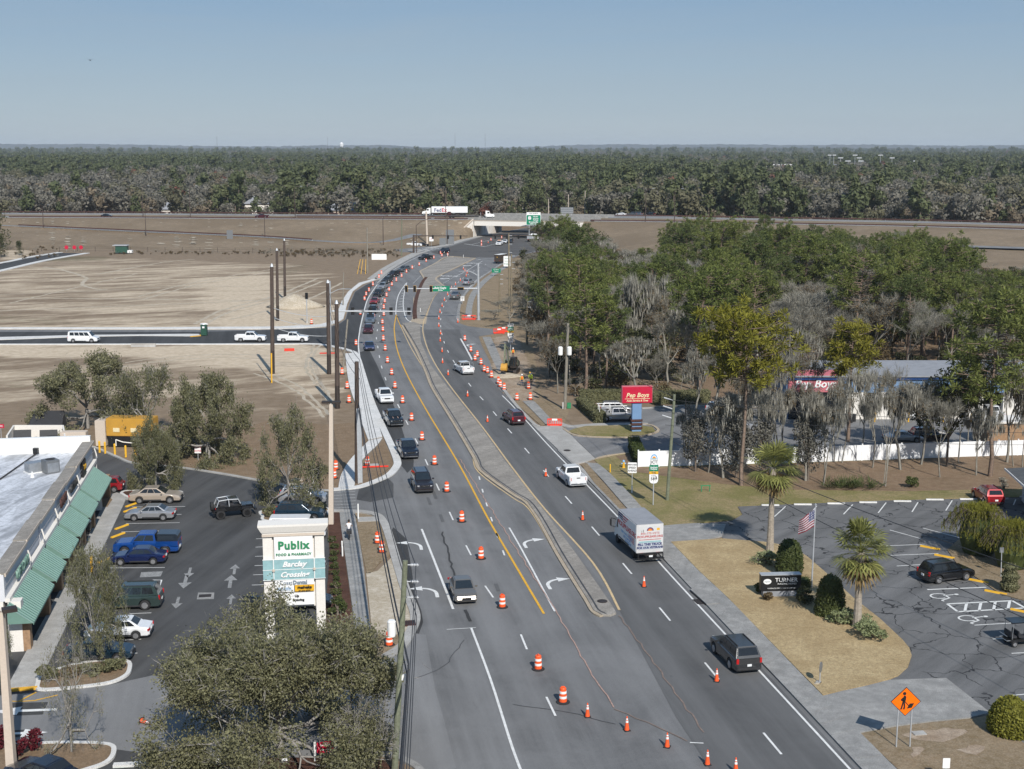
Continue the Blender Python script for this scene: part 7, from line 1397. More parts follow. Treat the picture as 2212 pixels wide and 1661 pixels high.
# far houses and landmarks
def house(px,Y,w,d,h,rh,label,mat='stucco',roof='roof_grey',rz=0,chim=False,arch=False):
 b=AT(px,465,Y);t=thing('house',label,'house',(b.x,Y,0),R(rz));MB().box((0,d/2,h/2),(w,d,h)).build('wall',mat,t)
 MB().add([(-w/2-.8,-.8,h),(w/2+.8,-.8,h),(w/2+.8,d+.8,h),(-w/2-.8,d+.8,h),(-w*.2,d/2,h+rh),(w*.2,d/2,h+rh)],[(0,1,5,4),(1,2,5),(2,3,4,5),(3,0,4),(3,2,1,0)]).build('roof',roof,t)
 for x in(-.3,0,.3):MB().box((x*w,-.03,h*.55),(w*.1,.12,h*.4)).build('window','glass_tint',t)
 if chim:MB().box((w*.28,d/2,h+rh),(1.2,1.2,4.)).build('chimney',mat,t)
 if arch:MB().box((w*.36,-1.2,h*.6),(w*.24,2.4,h*1.2)).build('porch',mat,t);MB().add([(w*.22,-2.6,h*1.2),(w*.5,-2.6,h*1.2),(w*.36,-2.6,h*1.2+2.),(w*.22,1,h*1.2),(w*.5,1,h*1.2),(w*.36,1,h*1.2+2.)],[(0,1,2),(0,2,5,3),(1,4,5,2)]).build('porch_roof',roof,t)
 return t
HOUSES=[(745,690,22),(560,700,16),(366,690,12),(1975,660,26)]
house(745,690,21,12,5.5,4.5,'pale house with a grey hip roof and arched porch behind the motorway',arch=True,mat='stucco_tan');house(560,700,15,10,8.5,4,'tall white house with a white chimney behind the motorway',chim=True);house(366,690,11,9,6.,3.5,'small pale house with a grey roof between trees at the left',arch=True);house(1155,830,18,12,4,3.5,'grey-roofed house half hidden in the trees beyond the bridge')
t=thing('flat_roof_building','low white flat-roofed building beyond the motorway at the right','building',(AT(1975,440,640).x,640,0));MB().box((0,8,5.5),(24,16,9)).build('wall','brick_tan',t);MB().box((0,8,10.2),(25,17,.8)).build('roof','sign_white',t)
for i,(px,w_,hgt,m_,l)in enumerate(((1507,60,14,'brick_tan','long tan school block far off, leftmost of the group'),(1570,40,12,'stucco','pale long school block far off, second from left'),(1680,50,13,'stucco','white-roofed school block far off, third from left'),(1770,50,13,'brick_tan','orange-tan school block far off, rightmost of the group'))):
 Y=1900;t=thing('school_block',l,'building',(AT(px,340,Y).x,Y,0));MB().box((0,10,hgt/2+3),(w_,25,hgt)).build('wall',m_,t);MB().box((0,10,hgt+3.4),(w_+2,27,.8)).build('roof','roof_grey' if i!=2 else 'sign_white',t)
for i,px in enumerate((1801,1816,1832,1847,1856,1860,1902,1927,1979,1793)):
 Y=1700-(i%3)*90;t=thing('floodlight_mast',f'far sports floodlight mast on the right horizon, {["first","second","third","fourth","fifth","sixth","seventh","eighth","last","extra left"][i]} from the school side','floodlight',(AT(px,340,Y).x,Y,0),0,'sports floodlights');MB().tube((0,0,0),(0,0,30-i%3*3),.3,.22,5).build('mast','galv',t);MB().box((0,0,30.5-i%3*3),(6,.6,1.1)).build('lamp_bank','galv',t)
Y=7000;t=thing('water_tower','tiny white water tower on the horizon left of the road','water tower',(AT(738,318,Y).x,Y,0));MB().lathe([(4,0),(3,45),(10,60),(11,72),(3,80)],10).build('tank','sign_white',t)
for px,h_,l in((469,80,'thin radio mast on the left horizon'),(983,95,'thin radio mast on the horizon above the bridge, left'),(1048,90,'thin radio mast on the horizon above the bridge, right'),(708,75,'thin radio mast on the horizon left of the water tower')):t=thing('radio_mast',l,'radio mast',(AT(px,315,6000).x,6000,0));MB().tube((0,0,0),(0,0,h_+20),.8,.5,4).build('mast','dark_steel',t)
for i,(px,top,Y)in enumerate(((1236-8,420,640),(1185,430,640),(1264,412,640),(1424,422,640),(1688,392,700),(2110,420,620),(2116,412,640),(2030,427,640),(1952,404,800),(2146,390,820))):
 bb=AT(px,top,Y);t=thing('street_pole',f'thin pale pole among the trees beyond the motorway, {ordn(i + 1)} of those counted from the bridge','utility pole',(bb.x,Y,0),0,'poles beyond the motorway');MB().tube((0,0,0),(0,0,bb.z),.22,.16,5).build('shaft','stucco_tan',t)
 if i in(3,5,7):MB().box((0,-.2,bb.z),(2.4,.5,.3)).build('lamp_head','galv',t)
def ridge(nm,Y,tab,seed):
 rng=np.random.default_rng(seed);xs=np.linspace(-.46,.46,700)*Y;top=[]
 for x in xs:
  px=PCX+FPX*x/(Y*CP);y=lerp_tab(tab,px);top.append(HGT+(325-y)/FPX*Y)
 top=np.array(top)+np.convolve(rng.normal(0,2.6,700),np.ones(3)/3,'same')*Y/11000+rng.normal(0,1.2,700)
 n=700;v=np.concatenate([np.stack([xs,np.full(n,Y),top],1),np.stack([xs,np.full(n,Y-700+0.),np.full(n,8.)],1),np.stack([xs,np.full(n,Y-2600),np.full(n,0.)],1),np.stack([xs,np.full(n,Y+900),np.full(n,0.)],1)])
 i=np.arange(n-1);f=np.concatenate([np.stack([a*n+i,a*n+i+1,b*n+i+1,b*n+i],1)for a,b in((2,1),(1,0),(0,3))]);struct(obj(nm,npmesh(nm,v,f,['hill_forest'])))
m,nt,b_=nodes('hill_forest');b_.inputs['Roughness'].default_value=1;v_=pos(nt,(1,.3,1));nt.links.new(mixc(nt,maprange(nt,noise(nt,v_,.012,7,.75),.38,.62),(.03,.042,.02),(.1,.085,.06)),b_.inputs['Base Color']);bump(nt,b_,noise(nt,v_,.05,5,.8),1.,25.);M['hill_forest']=m
ridge('hills',12500,[(-200,314),(0,311),(200,311),(330,313),(480,315.5),(600,316),(690,313.5),(760,314),(840,313),(920,318),(1010,319),(1130,317),(1240,313),(1330,311.5),(1450,312.5),(1560,311.5),(1700,313),(1900,312),(2060,314.5),(2212,313.5),(2400,314)],5)
ridge('hills',8000,[(-200,322),(300,320),(700,321),(850,319),(1000,321),(1200,322),(1500,318),(1800,319),(2000,321),(2400,320)],9)
b=AT(362-1,240-0,90)if False else AT(195,130,120);t=thing('bird','small dark bird flying in the sky at the upper left','bird',b,R(30));MB().loft([[(x*r,y,z*r)for x,z in((-1,0),(0,-1),(1,0),(0,1))]for y,r in((-.22,.02),(-.1,.05),(.08,.06),(.2,.02))]).build('body','black',t)
for s in(-1,1):MB().add([(s*.03,-.06,.02),(s*.03,.08,.02),(s*.22,.06,.12),(s*.42,-.06,.06),(s*.2,-.06,.1)],[(0,1,2,4),(4,2,3)]).build('wing','black',t)
# plants
RNG=np.random.default_rng(21)
def grow(rng,p,d,L,r,lev,segs,tips,kids_=(2,4),ang=.75,up=.1,shrink=.68,bend=.25,nseg=3,tl=1):
 for k in range(nseg):
  d=d+rng.normal(0,bend,3)*.5+np.array((0,0,up));d/=np.linalg.norm(d);q_=p+d*L/nseg;r1=r*(1-.3/nseg)
  segs.append((p,q_,r,r1));p,r=q_,r1
  if lev<=tl:tips.append((p,d))
 if lev==0:return
 for _ in range(rng.integers(kids_[0],kids_[1])):
  v=rng.normal(0,1,3);v-=d*v.dot(d);v/=np.linalg.norm(v)+1e-6;a=ang*rng.uniform(.6,1.25);e=d*math.cos(a)+v*math.sin(a)
  grow(rng,p,e,L*shrink*rng.uniform(.8,1.2),r*.66,lev-1,segs,tips,kids_,ang,up,shrink,bend,nseg,tl)
def segmesh(segs,n=4):
 P=np.array([s[0]for s in segs]);Q=np.array([s[1]for s in segs]);r0=np.array([s[2]for s in segs]);r1=np.array([s[3]for s in segs]);d=Q-P;d/=np.linalg.norm(d,axis=1)[:,None]+1e-9
 a=np.where(np.abs(d[:,2:3])<.9,np.array([[0,0,1.]]),np.array([[1.,0,0]]));u=np.cross(d,a);u/=np.linalg.norm(u,axis=1)[:,None];w=np.cross(d,u);V=[]
 for c,r in((P,r0),(Q,r1)):
  for i in range(n):t=2*math.pi*i/n;V.append(c+(u*math.cos(t)+w*math.sin(t))*r[:,None])
 V=np.stack(V,1);m=len(segs);b=np.arange(m)[:,None]*2*n;F=np.concatenate([b+np.array([[i,(i+1)%n,n+(i+1)%n,n+i]])for i in range(n)])
 return V.reshape(-1,3),F
def quads(c,l,w,rng,d=None,nr=None):
 n=len(c);u=rng.normal(0,1,(n,3))if d is None else d;u=u/(np.linalg.norm(u,axis=1)[:,None]+1e-9);v=np.cross(u,rng.normal(0,1,(n,3))if nr is None else nr);v/=np.linalg.norm(v,axis=1)[:,None]+1e-9
 l=(l*rng.uniform(.7,1.3,n))[:,None];w=(w*rng.uniform(.7,1.3,n))[:,None];V=np.stack([c+u*l,c+v*w,c-u*l,c-v*w],1).reshape(-1,3);return V,np.arange(4*n).reshape(n,4)
def join(parts):
 V,F,o=[],[],0
 for v,f in parts:V.append(v);F.append(f+o);o+=len(v)
 return np.concatenate(V),np.concatenate(F)
def ball(rng,n,r):
 v=rng.normal(0,1,(n,3));v/=np.linalg.norm(v,axis=1)[:,None];return v*(r*rng.uniform(.35,1,n)**.5)[:,None]
def fit(V,H,Rd):
 z=np.percentile(V[-1][:,2],99.7);r=np.percentile(np.hypot(V[-1][:,0],V[-1][:,1]),93);return[v*np.array([Rd/r,Rd/r,H/z])for v in V]
def mk_oak(seed,H=10,Rd=5,nl=22,leaf=.13,mats=('bark_pale','leaf_oak'),lev=4,dead=.25,lean=0.,ring=0,fill=16):
 rng=np.random.default_rng(seed);segs,tips=[],[];p=np.zeros(3);d=np.array([lean,0,1.]);segs.append((p,p+d*2.,.24,.2));top=p+d*2.
 for k in range(5):a=k*1.257+rng.uniform(-.3,.3);grow(rng,top+np.array([0,0,rng.uniform(-.3,.6)]),np.array([math.cos(a),math.sin(a),rng.uniform(.45,1.)]),2.2,.13,lev-1,segs,tips,(2,4),.65,.06,.72,.35,3,2)
 for k in range(ring):a=k*6.283/ring+.5;grow(rng,top+np.array([0,0,-rng.uniform(.1,.9)]),np.array([math.cos(a),math.sin(a),rng.uniform(-.32,.3)]),2.7,.12,lev-1,segs,tips,(2,4),.6,.0,.72,.3,3,2)
 v0,f0=segmesh(segs);T=np.array([t[0]for t in tips]);T=T[rng.uniform(0,1,len(T))>dead*.6];c=np.repeat(T,nl,0);c=c+rng.normal(0,.3,c.shape);v1,f1=quads(c,leaf,leaf*.55,rng)
 Tt=np.array([t[0]for t in tips]);Rr=np.percentile(np.hypot(Tt[:,0],Tt[:,1]),92);Zm=np.percentile(Tt[:,2],99);lb=[]
 for k in range(fill):zf_=rng.uniform(.22,.95);a=rng.uniform(0,6.28);rr=Rr*math.sqrt(max(.05,1-((zf_-.5)/.56)**2))*math.sqrt(rng.uniform(.05,.9));lb.append((math.cos(a)*rr,math.sin(a)*rr,zf_*Zm))
 if fill:lb=np.array(lb);cl=np.repeat(lb,nl*9,0);cl=cl+ball(rng,len(cl),Rr*.2)*np.array([1,1,.7]);vl,fl_=quads(cl,leaf,leaf*.55,rng);v1,f1=join([(v1,f1),(vl,fl_)])
 Tt=np.array([t[0]for t in tips]+[q_+rng.normal(0,Rr*.1,3)for q_ in lb for _ in range(14)]);tips=tips+[(None,rng.normal(0,1,3))for _ in range(len(lb)*14)];Dt=np.array([t[1]for t in tips]);ct=np.repeat(Tt,3,0);dt=np.repeat(Dt,3,0)+rng.normal(0,.6,ct.shape);vt,ft=quads(ct+dt*.25,.4,.012,rng,dt)
 v0,vt,v1=fit([v0,vt,v1],H,Rd);va,fa=join([(v0,f0),(vt,ft)]);return npmesh('trunk',va,fa,[mats[0]]),npmesh('crown',v1,f1,[mats[1]])
def mk_pine(seed,H=17,Rd=3.2,base=.45,leaf='leaf_pine',flat=.0,nb=46,clump=.78,nn=50):
 rng=np.random.default_rng(seed);segs=[];z=0;p=np.zeros(3);C_=[];wob_=rng.normal(0,.25,2);n=9
 for k in range(n):q_=np.array([wob_[0]*math.sin(k*.5),wob_[1]*math.sin(k*.4+1),H*(k+1)/n*.97]);segs.append((p,q_,.26*(1-k/n*.8),.26*(1-(k+1)/n*.8)));p=q_
 for k in range(nb):
  t=base+(1-base)*((k+.5)/nb);zz=H*t*.97;i=min(n-1,int(t*n));o=segs[i][0].copy();o[2]=zz;a=rng.uniform(0,6.28);s=(t-base)/(1-base)
  prof=math.sqrt(max(.04,1-((s-.42-.2*flat)/.68)**2));Lb=Rd*max(.22,prof)*rng.uniform(.6,1.1);d=np.array([math.cos(a),math.sin(a),rng.uniform(.0,.5)]);e=o+d*Lb;m_=o+d*Lb*.5+np.array([0,0,-.15*Lb*.3])
  segs+=[(o,m_,.06,.045),(m_,e,.045,.025)]
  for f in(.55,.78,1.):
   if rng.uniform()<.85:C_.append(o+d*Lb*f+rng.normal(0,.28,3)*(Rd/3.2))
 C_.append(np.array([p[0],p[1],H]));C_=np.array(C_);m=len(C_);dv=rng.normal(0,1,(m*nn,3));dv[:,2]+=.35;dv/=np.linalg.norm(dv,axis=1)[:,None];cc=np.repeat(C_,nn,0);L=clump*rng.uniform(.6,1.15,m*nn)[:,None];w=np.cross(dv,rng.normal(0,1,dv.shape));w/=np.linalg.norm(w,axis=1)[:,None]
 V=np.stack([cc+dv*L*.12,cc+dv*L*.75+w*.055,cc+dv*L,cc+dv*L*.75-w*.055],1).reshape(-1,3);v0,f0=segmesh(segs);return npmesh('trunk',v0,f0,['bark_pine']),npmesh('crown',V,np.arange(len(V)).reshape(-1,4),[leaf])
def mk_bare(seed,H=12,Rd=4,moss=0,lev=4,stems=1,tw=5,leafy=0.,leafm='leaf_brown'):
 rng=np.random.default_rng(seed);segs,tips=[],[]
 for s in range(stems):
  b=np.array([rng.normal(0,.35),rng.normal(0,.35),0])*(stems>1);d=np.array([rng.normal(0,.12)+.18*(s-(stems-1)/2),rng.normal(0,.1),1.]);grow(rng,b,d,5.,.2/stems**.4,lev,segs,tips,(3,5)if stems==1 else(2,4),.55,.12,.66,.22)
 v0,f0=segmesh(segs,3);T=np.array([t[0]for t in tips]);D=np.array([t[1]for t in tips]);c=np.repeat(T,tw,0);dd=np.repeat(D,tw,0)+rng.normal(0,.55,c.shape);dd[:,2]+=.1;dd/=np.linalg.norm(dd,axis=1)[:,None];v1,f1=quads(c+dd*.4,.55,.016,rng,dd);mi=[0]*len(f1);parts=[(v1,f1)]
 if moss:A=np.array([s_[1]for s_ in segs if s_[2]<.12]);A=A[rng.uniform(0,1,len(A))<moss];cm=np.repeat(A,4,0)+rng.normal(0,.15,(len(A)*4,3));L=rng.uniform(.25,.85,len(cm));cm[:,2]-=L*.8;dn=np.tile([[0.,0,-1]],(len(cm),1))+rng.normal(0,.08,(len(cm),3));vm,fm=quads(cm,.6,.07,rng,dn);parts.append((vm,fm));mi+=[1]*len(fm)
 if leafy:A=T[rng.uniform(0,1,len(T))<leafy];cl=np.repeat(A,9,0)+rng.normal(0,.3,(len(A)*9,3));vl,fl_=quads(cl,.16,.09,rng);parts.append((vl,fl_));mi+=[2]*len(fl_)
 vs=fit([v0]+[p_[0]for p_ in parts],H,Rd);v,f=join([(a,p_[1])for a,p_ in zip(vs[1:],parts)]);return npmesh('trunk',vs[0],f0,['twig']),npmesh('crown',v,f,['twigs_fine','moss',leafm],mi)
def mk_bush(seed,H=6,Rd=3,n=1500,leaf=.2,mat='leaf_dark',low=.0):
 rng=np.random.default_rng(seed);C_=[]
 for k in range(11):a=rng.uniform(0,6.28);rr=Rd*rng.uniform(.1,.75);z=H*rng.uniform(.2+low,.82);C_.append((math.cos(a)*rr,math.sin(a)*rr,z,Rd*rng.uniform(.3,.55)))
 c=np.concatenate([np.array(q_[:3])+ball(rng,n//11,q_[3])*np.array([1,1,H/Rd*.42])for q_ in C_]);c[:,2]=np.maximum(c[:,2],.1);v,f=quads(c,leaf,leaf*.6,rng);s=[(np.zeros(3),np.array([0,0,H*.6]),.14,.06)]+[(np.array([0,0,H*.25]),np.array(q_[:3]),.07,.03)for q_ in C_];v0,f0=segmesh(s);return npmesh('trunk',v0,f0,['bark']),npmesh('crown',v,f,[mat])
def tree(name,ms,label,cat,loc,rz,sc,group=None):
 t=thing(name,label,cat,loc,rz,group);t.scale=sc;obj('trunk',ms[0],t);obj('crown',ms[1],t);return t
def at_px(px,top,wpx,ms,H0,R0,name,label,cat,rz=0.,z=.05):
 b=G(*px);zc=b.y*CP+HGT*SP;h=(AT(px[0],top,b.y)).z;r=wpx/FPX*zc/2;b.z=z;return tree(name,ms,label,cat,b,rz,(r/R0,r/R0,h/H0))
OAK=[mk_oak(s,nl=46,leaf=.12,ring=6)for s in(1,2,3)]
at_px((190,926),768,225,OAK[0],10,5,'oak_tree','large leafy oak behind the bin enclosure','oak tree');at_px((318,948),792,165,mk_oak(4,nl=18,leaf=.12,dead=.5,ring=5),10,5,'oak_tree','thin greyish oak behind the yellow generator','oak tree');at_px((452,994),812,178,OAK[1],10,5,'oak_tree','leafy oak beside the towing notice on the bare bed','oak tree');at_px((337,1056),903,112,OAK[2],10,5,'oak_tree','small leafy oak on the island by the champagne sedan','oak tree');at_px((624,1092),883,150,mk_oak(5,nl=28,leaf=.12,dead=.4,ring=4),10,5,'oak_tree','small oak at the plaza entrance over the silver SUV','oak tree')
at_px((207,1431),1176,125,mk_oak(6,nl=30,leaf=.1,dead=.5,ring=5),10,5,'oak_tree','half bare oak in the island before the dark teal sedan','oak tree',z=.1);at_px((155,1628),1372,135,mk_oak(7,nl=10,leaf=.085,dead=.8,ring=4,fill=8),10,5,'oak_tree','nearly bare white-trunked tree on the lower left island','oak tree',z=.1)
at_px((606,1640),1338,490,mk_oak(8,nl=64,leaf=.08,lev=5,dead=.2,ring=9,fill=42),10,5,'oak_tree','largest oak, spreading in front of the tall plaza sign','oak tree',z=.1);at_px((800,1672),1500,150,mk_oak(9,nl=5,leaf=.08,dead=1.2,fill=4),10,5,'oak_tree','bare grey crown beside the near green pole','oak tree',z=.1);at_px((-8,1500),1330,85,mk_oak(10,nl=14,leaf=.09),10,5,'oak_tree','leafy branches of an oak cut off by the left edge','oak tree',z=.1)
PINE=[mk_pine(s,Rd=r_,base=b_,leaf=l_,nb=n_)for s,r_,b_,l_,n_ in((1,4.,.45,'leaf_pine',50),(2,3.5,.52,'leaf_pine',42),(3,4.8,.56,'leaf_pine',54),(4,3.7,.4,'leaf_pine_dark',52),(5,4.2,.48,'leaf_pine_dark',46))]
YP=mk_pine(6,H=19,Rd=5.4,base=.62,leaf='leaf_pine_yellow',flat=.7,nb=95,clump=.85)
at_px((1601,1050),678,205,YP,19,5.2,'pine_tree','tall pine with a broad yellow-green crown before the white fence','pine tree');at_px((1832,955),706,115,mk_pine(7,H=16,Rd=3.4,base=.6,leaf='leaf_pine_yellow',flat=.5,nb=56,clump=.8),16,3.4,'pine_tree','yellow-green pine in front of the blue workshop wall','pine tree');at_px((2138,1030),640,210,mk_pine(8,H=20,Rd=5,base=.45,leaf='leaf_pine',flat=.6,nb=85),20,5,'pine_tree','tall pine rising at the right edge over the white fence','pine tree')
BARE=[mk_bare(1),mk_bare(2,H=11),mk_bare(3,leafy=.3),mk_bare(4,Rd=4.5),mk_bare(5,moss=.5)];MOSS=[mk_bare(11,moss=.5,H=10,Rd=3.5,leafy=.12),mk_bare(12,moss=.6,H=9,Rd=3),mk_bare(13,moss=.45,stems=2,H=11,Rd=4,leafy=.15)];STEM=[mk_bare(21,stems=3,H=12,Rd=3.5,leafy=.1),mk_bare(22,stems=1,H=12,Rd=2.6,lev=4)]
leafmat('moss_dark',(.13,.126,.105),(.185,.178,.152),v0=.75,v1=1.2);MCURT=mk_bush(38,7,2.2,3000,.12,'moss_dark');OKW1=mk_bush(39,8,3.2,1700,.18,'leaf_brown',.1);OKW0=mk_bush(40,9,3.6,1900,.2,'leaf_dark',.15)
for px,top,w_,ms,H0,R0,l in(((1562,1034),850,120,MOSS[0],10,3.5,'grey moss-hung tree in front of the fence left of the big pine'),((1775,1046),830,125,MOSS[2],11,4,'grey moss-draped twin tree above the palmetto clump'),((1530,1022),880,95,MOSS[1],9,3,'small mossy tree by the leaning utility pole'),((1906,1050),800,150,STEM[0],12,3.5,'bare three-stemmed tree between the palmetto and the small shrub'),((2030,1032),835,110,STEM[1],12,2.6,'slender pale bare tree before the right part of the fence'),((2108,1028),880,90,MOSS[1],9,3,'leaning bare tree left of the right-edge pine'),((1945,1016),830,120,MOSS[0],10,3.5,'mossy tree standing close to the middle of the fence'),((1690,1012),800,150,MOSS[2],11,4,'mossy twin tree right behind the palm crown'),((2045,1010),760,150,mk_bush(31,14,4,2400,.2,'leaf_dark',.25),14,4,'dark ivy-covered tree by the fence, right of the middle'),((1640,960),720,140,BARE[4],12,4,'grey bare tree in the shade right of the big pine'),((1540,900),745,120,MOSS[0],10,3.5,'mossy grey tree behind the shop forecourt'),((1735,930),760,130,BARE[2],12,4,'bare tree with brown leaves hiding the pink workshop wall'),((2195,1010),830,110,MOSS[2],11,4,'mossy tree at the right edge behind the fence line'),((1860,985),800,110,BARE[4],12,4,'bare mossy tree leaning over the middle of the fence'),((1100,712),640,110,BARE[3],12,4.5,'low bare tree sprawling over the orange barriers by the road'),((1062,692),668,60,BARE[0],12,4,'small bare sapling left of the orange barriers')):at_px(px,top,w_,ms,H0,R0,'bare_tree',l,'bare tree',random.uniform(0,6))
ex=[(1500,905,760,80),(1585,985,790,90),(1612,905,735,110),(1668,985,770,110),(1700,890,700,120),(1722,1008,835,90),(1815,1000,820,100),(1885,1012,850,90),(1990,1005,820,110),(2070,1000,830,90),(2100,985,770,110),(2160,900,720,130),(2175,1000,800,110),(2205,905,700,120),(1480,985,870,70),(1655,1030,850,90),(1740,1040,850,100)]
for i,(px,py,top,w_)in enumerate(ex):ms,H0,R0=((MOSS[0],10,3.5),(BARE[2],12,4),(MOSS[2],11,4),(BARE[4],12,4))[i%4];at_px((px,py),top,w_,ms,H0,R0,'bare_tree',('grey mossy' if i%2==0 else 'thin brown-twigged')+(' tree growing behind' if py<985 else ' tree standing along')+' the white fence, '+ordn(i)+' of these from the shop sign','bare tree',i*1.7)
for i,(px,py,top,w_)in enumerate(((1126,605,560,46),(1120,640,590,50),(1137,672,600,60),(1150,715,620,80),(1166,765,650,90),(1186,815,690,100),(1205,850,730,90),(1142,640,575,50))):ms,H0,R0=((BARE[2],12,4),(OKW1,8,3.2),(BARE[0],12,4))[i%3];at_px((px,py),top,w_,ms,H0,R0,('bare_tree','evergreen_tree','bare_tree')[i%3],('brown-leaved thin tree','dense brownish bushy tree','leafless grey tree')[i%3]+' at the wood edge by the roadworks, '+ordn(i)+' from the bridge',('bare tree','evergreen tree','bare tree')[i%3],i)
for i,(px,py,top,w_)in enumerate(((1720,880,690,120),(1640,890,730,90),(1985,960,800,110))):at_px((px,py),top,w_,OKW0,9,3.6,'evergreen_tree','dark dense tree among bare ones before the workshop, '+('leftmost','middle one','rightmost')[i],'evergreen tree',i)
for i,(px,py,top,w_)in enumerate(((1502,1020,868,80),(1590,1034,872,95),(1642,1034,880,80),(1745,1040,850,85))):at_px((px,py),top,w_,MCURT,7,2.2,'moss_tree','tree smothered in grey hanging moss before the white fence, '+('leftmost of four','second from left of four','third from left of four','rightmost of four')[i],'mossy tree',i*2)
OKW=[mk_bush(41,9,3.6,1700,.22,'leaf_dark'),mk_bush(42,8,3.2,1500,.22,'leaf_brown'),mk_bush(43,10,3.8,1700,.22,'leaf_dark'),mk_bush(44,7,3.,1300,.2,'leaf_oak')]
LIM=[(1040,640),(1105,600),(1150,560),(1163,485),(1200,468),(1250,474),(1300,505),(1316,540),(1432,536),(1455,452),(1500,440),(1560,450),(1600,470),(1700,462),(1760,490),(1900,500),(1990,492),(2080,505),(2108,600),(2160,585),(2212,570)]
GREY=[(1370,610,60,35),(1760,690,100,40),(1490,705,55,30),(1880,660,50,30),(1285,550,30,25),(1690,750,50,30),(1400,740,40,30)]
wl_=[(p_.x,p_.y)for p_ in gp([(1118,575),(1122,640),(1150,745),(1172,800),(1192,852),(1245,866),(1400,866),(1480,868),(1600,866)])]
def in_wood(x,y):
 if y<190 or y>470:return False
 if y<206 and x>30:return False
 xl=np.interp(y,[q_[1]for q_ in wl_[::-1]],[q_[0]for q_ in wl_[::-1]])if y>190 else 0
 px=PX((x,y,0));ytoe=np.interp(px[0],(1240,1448,1700,1959,2250),(540,562,566,572,596));return x>xl+1.5 and px[0]<2290 and px[1]>ytoe
pts=[]
cell={}
for _ in range(26000):
 y=random.uniform(190,460);x=random.uniform(-16,.41*y+16)
 if not in_wood(x,y):continue
 sp_=5.+(y-190)*.006;k=(int(x/6),int(y/6));ok=True
 for i in(-1,0,1):
  for j in(-1,0,1):
   for q_ in cell.get((k[0]+i,k[1]+j),()):
    if(q_[0]-x)**2+(q_[1]-y)**2<sp_*sp_:ok=False
 if ok:cell.setdefault(k,[]).append((x,y));pts.append((x,y))
pts.sort(key=lambda p_:p_[1]);cnt={'p':0,'b':0,'o':0};low=[]
for x,y in pts:
 gx=PX((x,y,6));grey=any(((gx[0]-a)/c_)**2+((gx[1]-b_)/d__)**2<1 for a,b_,c_,d__ in GREY);u=random.random();px0=gx[0]
 zone=('the front' if y<235 else 'the middle' if y<320 else 'the far part')+' of the wood '+('beside the roadworks' if px0<1225 else 'above the red shop sign' if px0<1420 else 'left above the workshop' if px0<1640 else 'straight above the workshop' if px0<1880 else 'at the right edge')
 edge=px0<1230 and gx[1]>580
 k=('b' if u<.72 else 'o')if grey else('o' if u<.5 else 'b' if u<.85 else 'p')if edge else('p' if u<.44 else 'b' if u<.86 else 'o')
 if cnt[k]>=290:k=min(cnt,key=cnt.get)
 h={'p':random.gauss(15,2.2),'b':random.gauss(11,1.6),'o':random.gauss(8.5,1.5)}[k];lim=lerp_tab(LIM,px0)
 if random.random()>.15:lim+=random.uniform(0,48)
 hm=AT(px0,lim,y).z
 if hm<4.5:low.append((x,y));continue
 h=min(h,hm);cnt[k]+=1
 if h<9 and k=='p':k='o' if random.random()<.5 else 'b'
 s=h/{'p':17,'b':12,'o':8.5}[k];rz=random.uniform(0,6.28)
 if k=='p':i=random.randrange(5);s2=max(s,.8)*random.uniform(.9,1.2);tree('pine_tree',PINE[i],'green pine in '+zone,'pine tree',(x,y,-.02),rz,(s2,s2,s),'pines, '+zone)
 elif k=='b':s2=s*random.uniform(.95,1.35);tree('bare_tree',random.choice(BARE+MOSS[:1]),'leafless grey tree in '+zone,'bare tree',(x,y,-.02),rz,(s2,s2,s),'bare trees, '+zone)
 else:s2=s*random.uniform(.9,1.2);tree('evergreen_tree',random.choice(OKW),'dense low evergreen in '+zone,'evergreen tree',(x,y,-.02),rz,(s2,s2,s),'evergreens, '+zone)
def scatter(name,P,idx,rot,scl,protos,kind='stuff'):
 col=bpy.data.collections.new(name+'_kinds')
 for i,me in enumerate(protos):o=bpy.data.objects.new('%s_kind_%02d'%(name,i),me);col.objects.link(o)
 me=bpy.data.meshes.new(name);me.vertices.add(len(P));me.vertices.foreach_set('co',np.asarray(P,np.float32).ravel())
 for nm,ty,d in(('idx','INT',idx),('rot','FLOAT',rot),('scl','FLOAT',scl)):a=me.attributes.new(nm,ty,'POINT');a.data.foreach_set('value',np.asarray(d,np.int32 if ty=='INT' else np.float32))
 o=obj(name,me);tag(o,kind=kind);ng=bpy.data.node_groups.new(name,'GeometryNodeTree');ng.interface.new_socket('Geometry',in_out='INPUT',socket_type='NodeSocketGeometry');ng.interface.new_socket('Geometry',in_out='OUTPUT',socket_type='NodeSocketGeometry');n=ng.nodes.new;L=ng.links.new
 gi,go,ip,ci,cx=n('NodeGroupInput'),n('NodeGroupOutput'),n('GeometryNodeInstanceOnPoints'),n('GeometryNodeCollectionInfo'),n('ShaderNodeCombineXYZ')
 ci.inputs['Collection'].default_value=col;ci.inputs['Separate Children'].default_value=True;ci.inputs['Reset Children'].default_value=True
 def at(nm,ty):a=n('GeometryNodeInputNamedAttribute');a.data_type=ty;a.inputs['Name'].default_value=nm;return a.outputs['Attribute']
 ip.inputs['Pick Instance'].default_value=True;L(gi.outputs[0],ip.inputs['Points']);L(ci.outputs[0],ip.inputs['Instance']);L(at('idx','INT'),ip.inputs['Instance Index']);L(at('rot','FLOAT'),cx.inputs[2]);L(cx.outputs[0],ip.inputs['Rotation']);L(at('scl','FLOAT'),ip.inputs['Scale']);L(ip.outputs[0],go.inputs[0]);m_=o.modifiers.new('scatter','NODES');m_.node_group=ng;return o
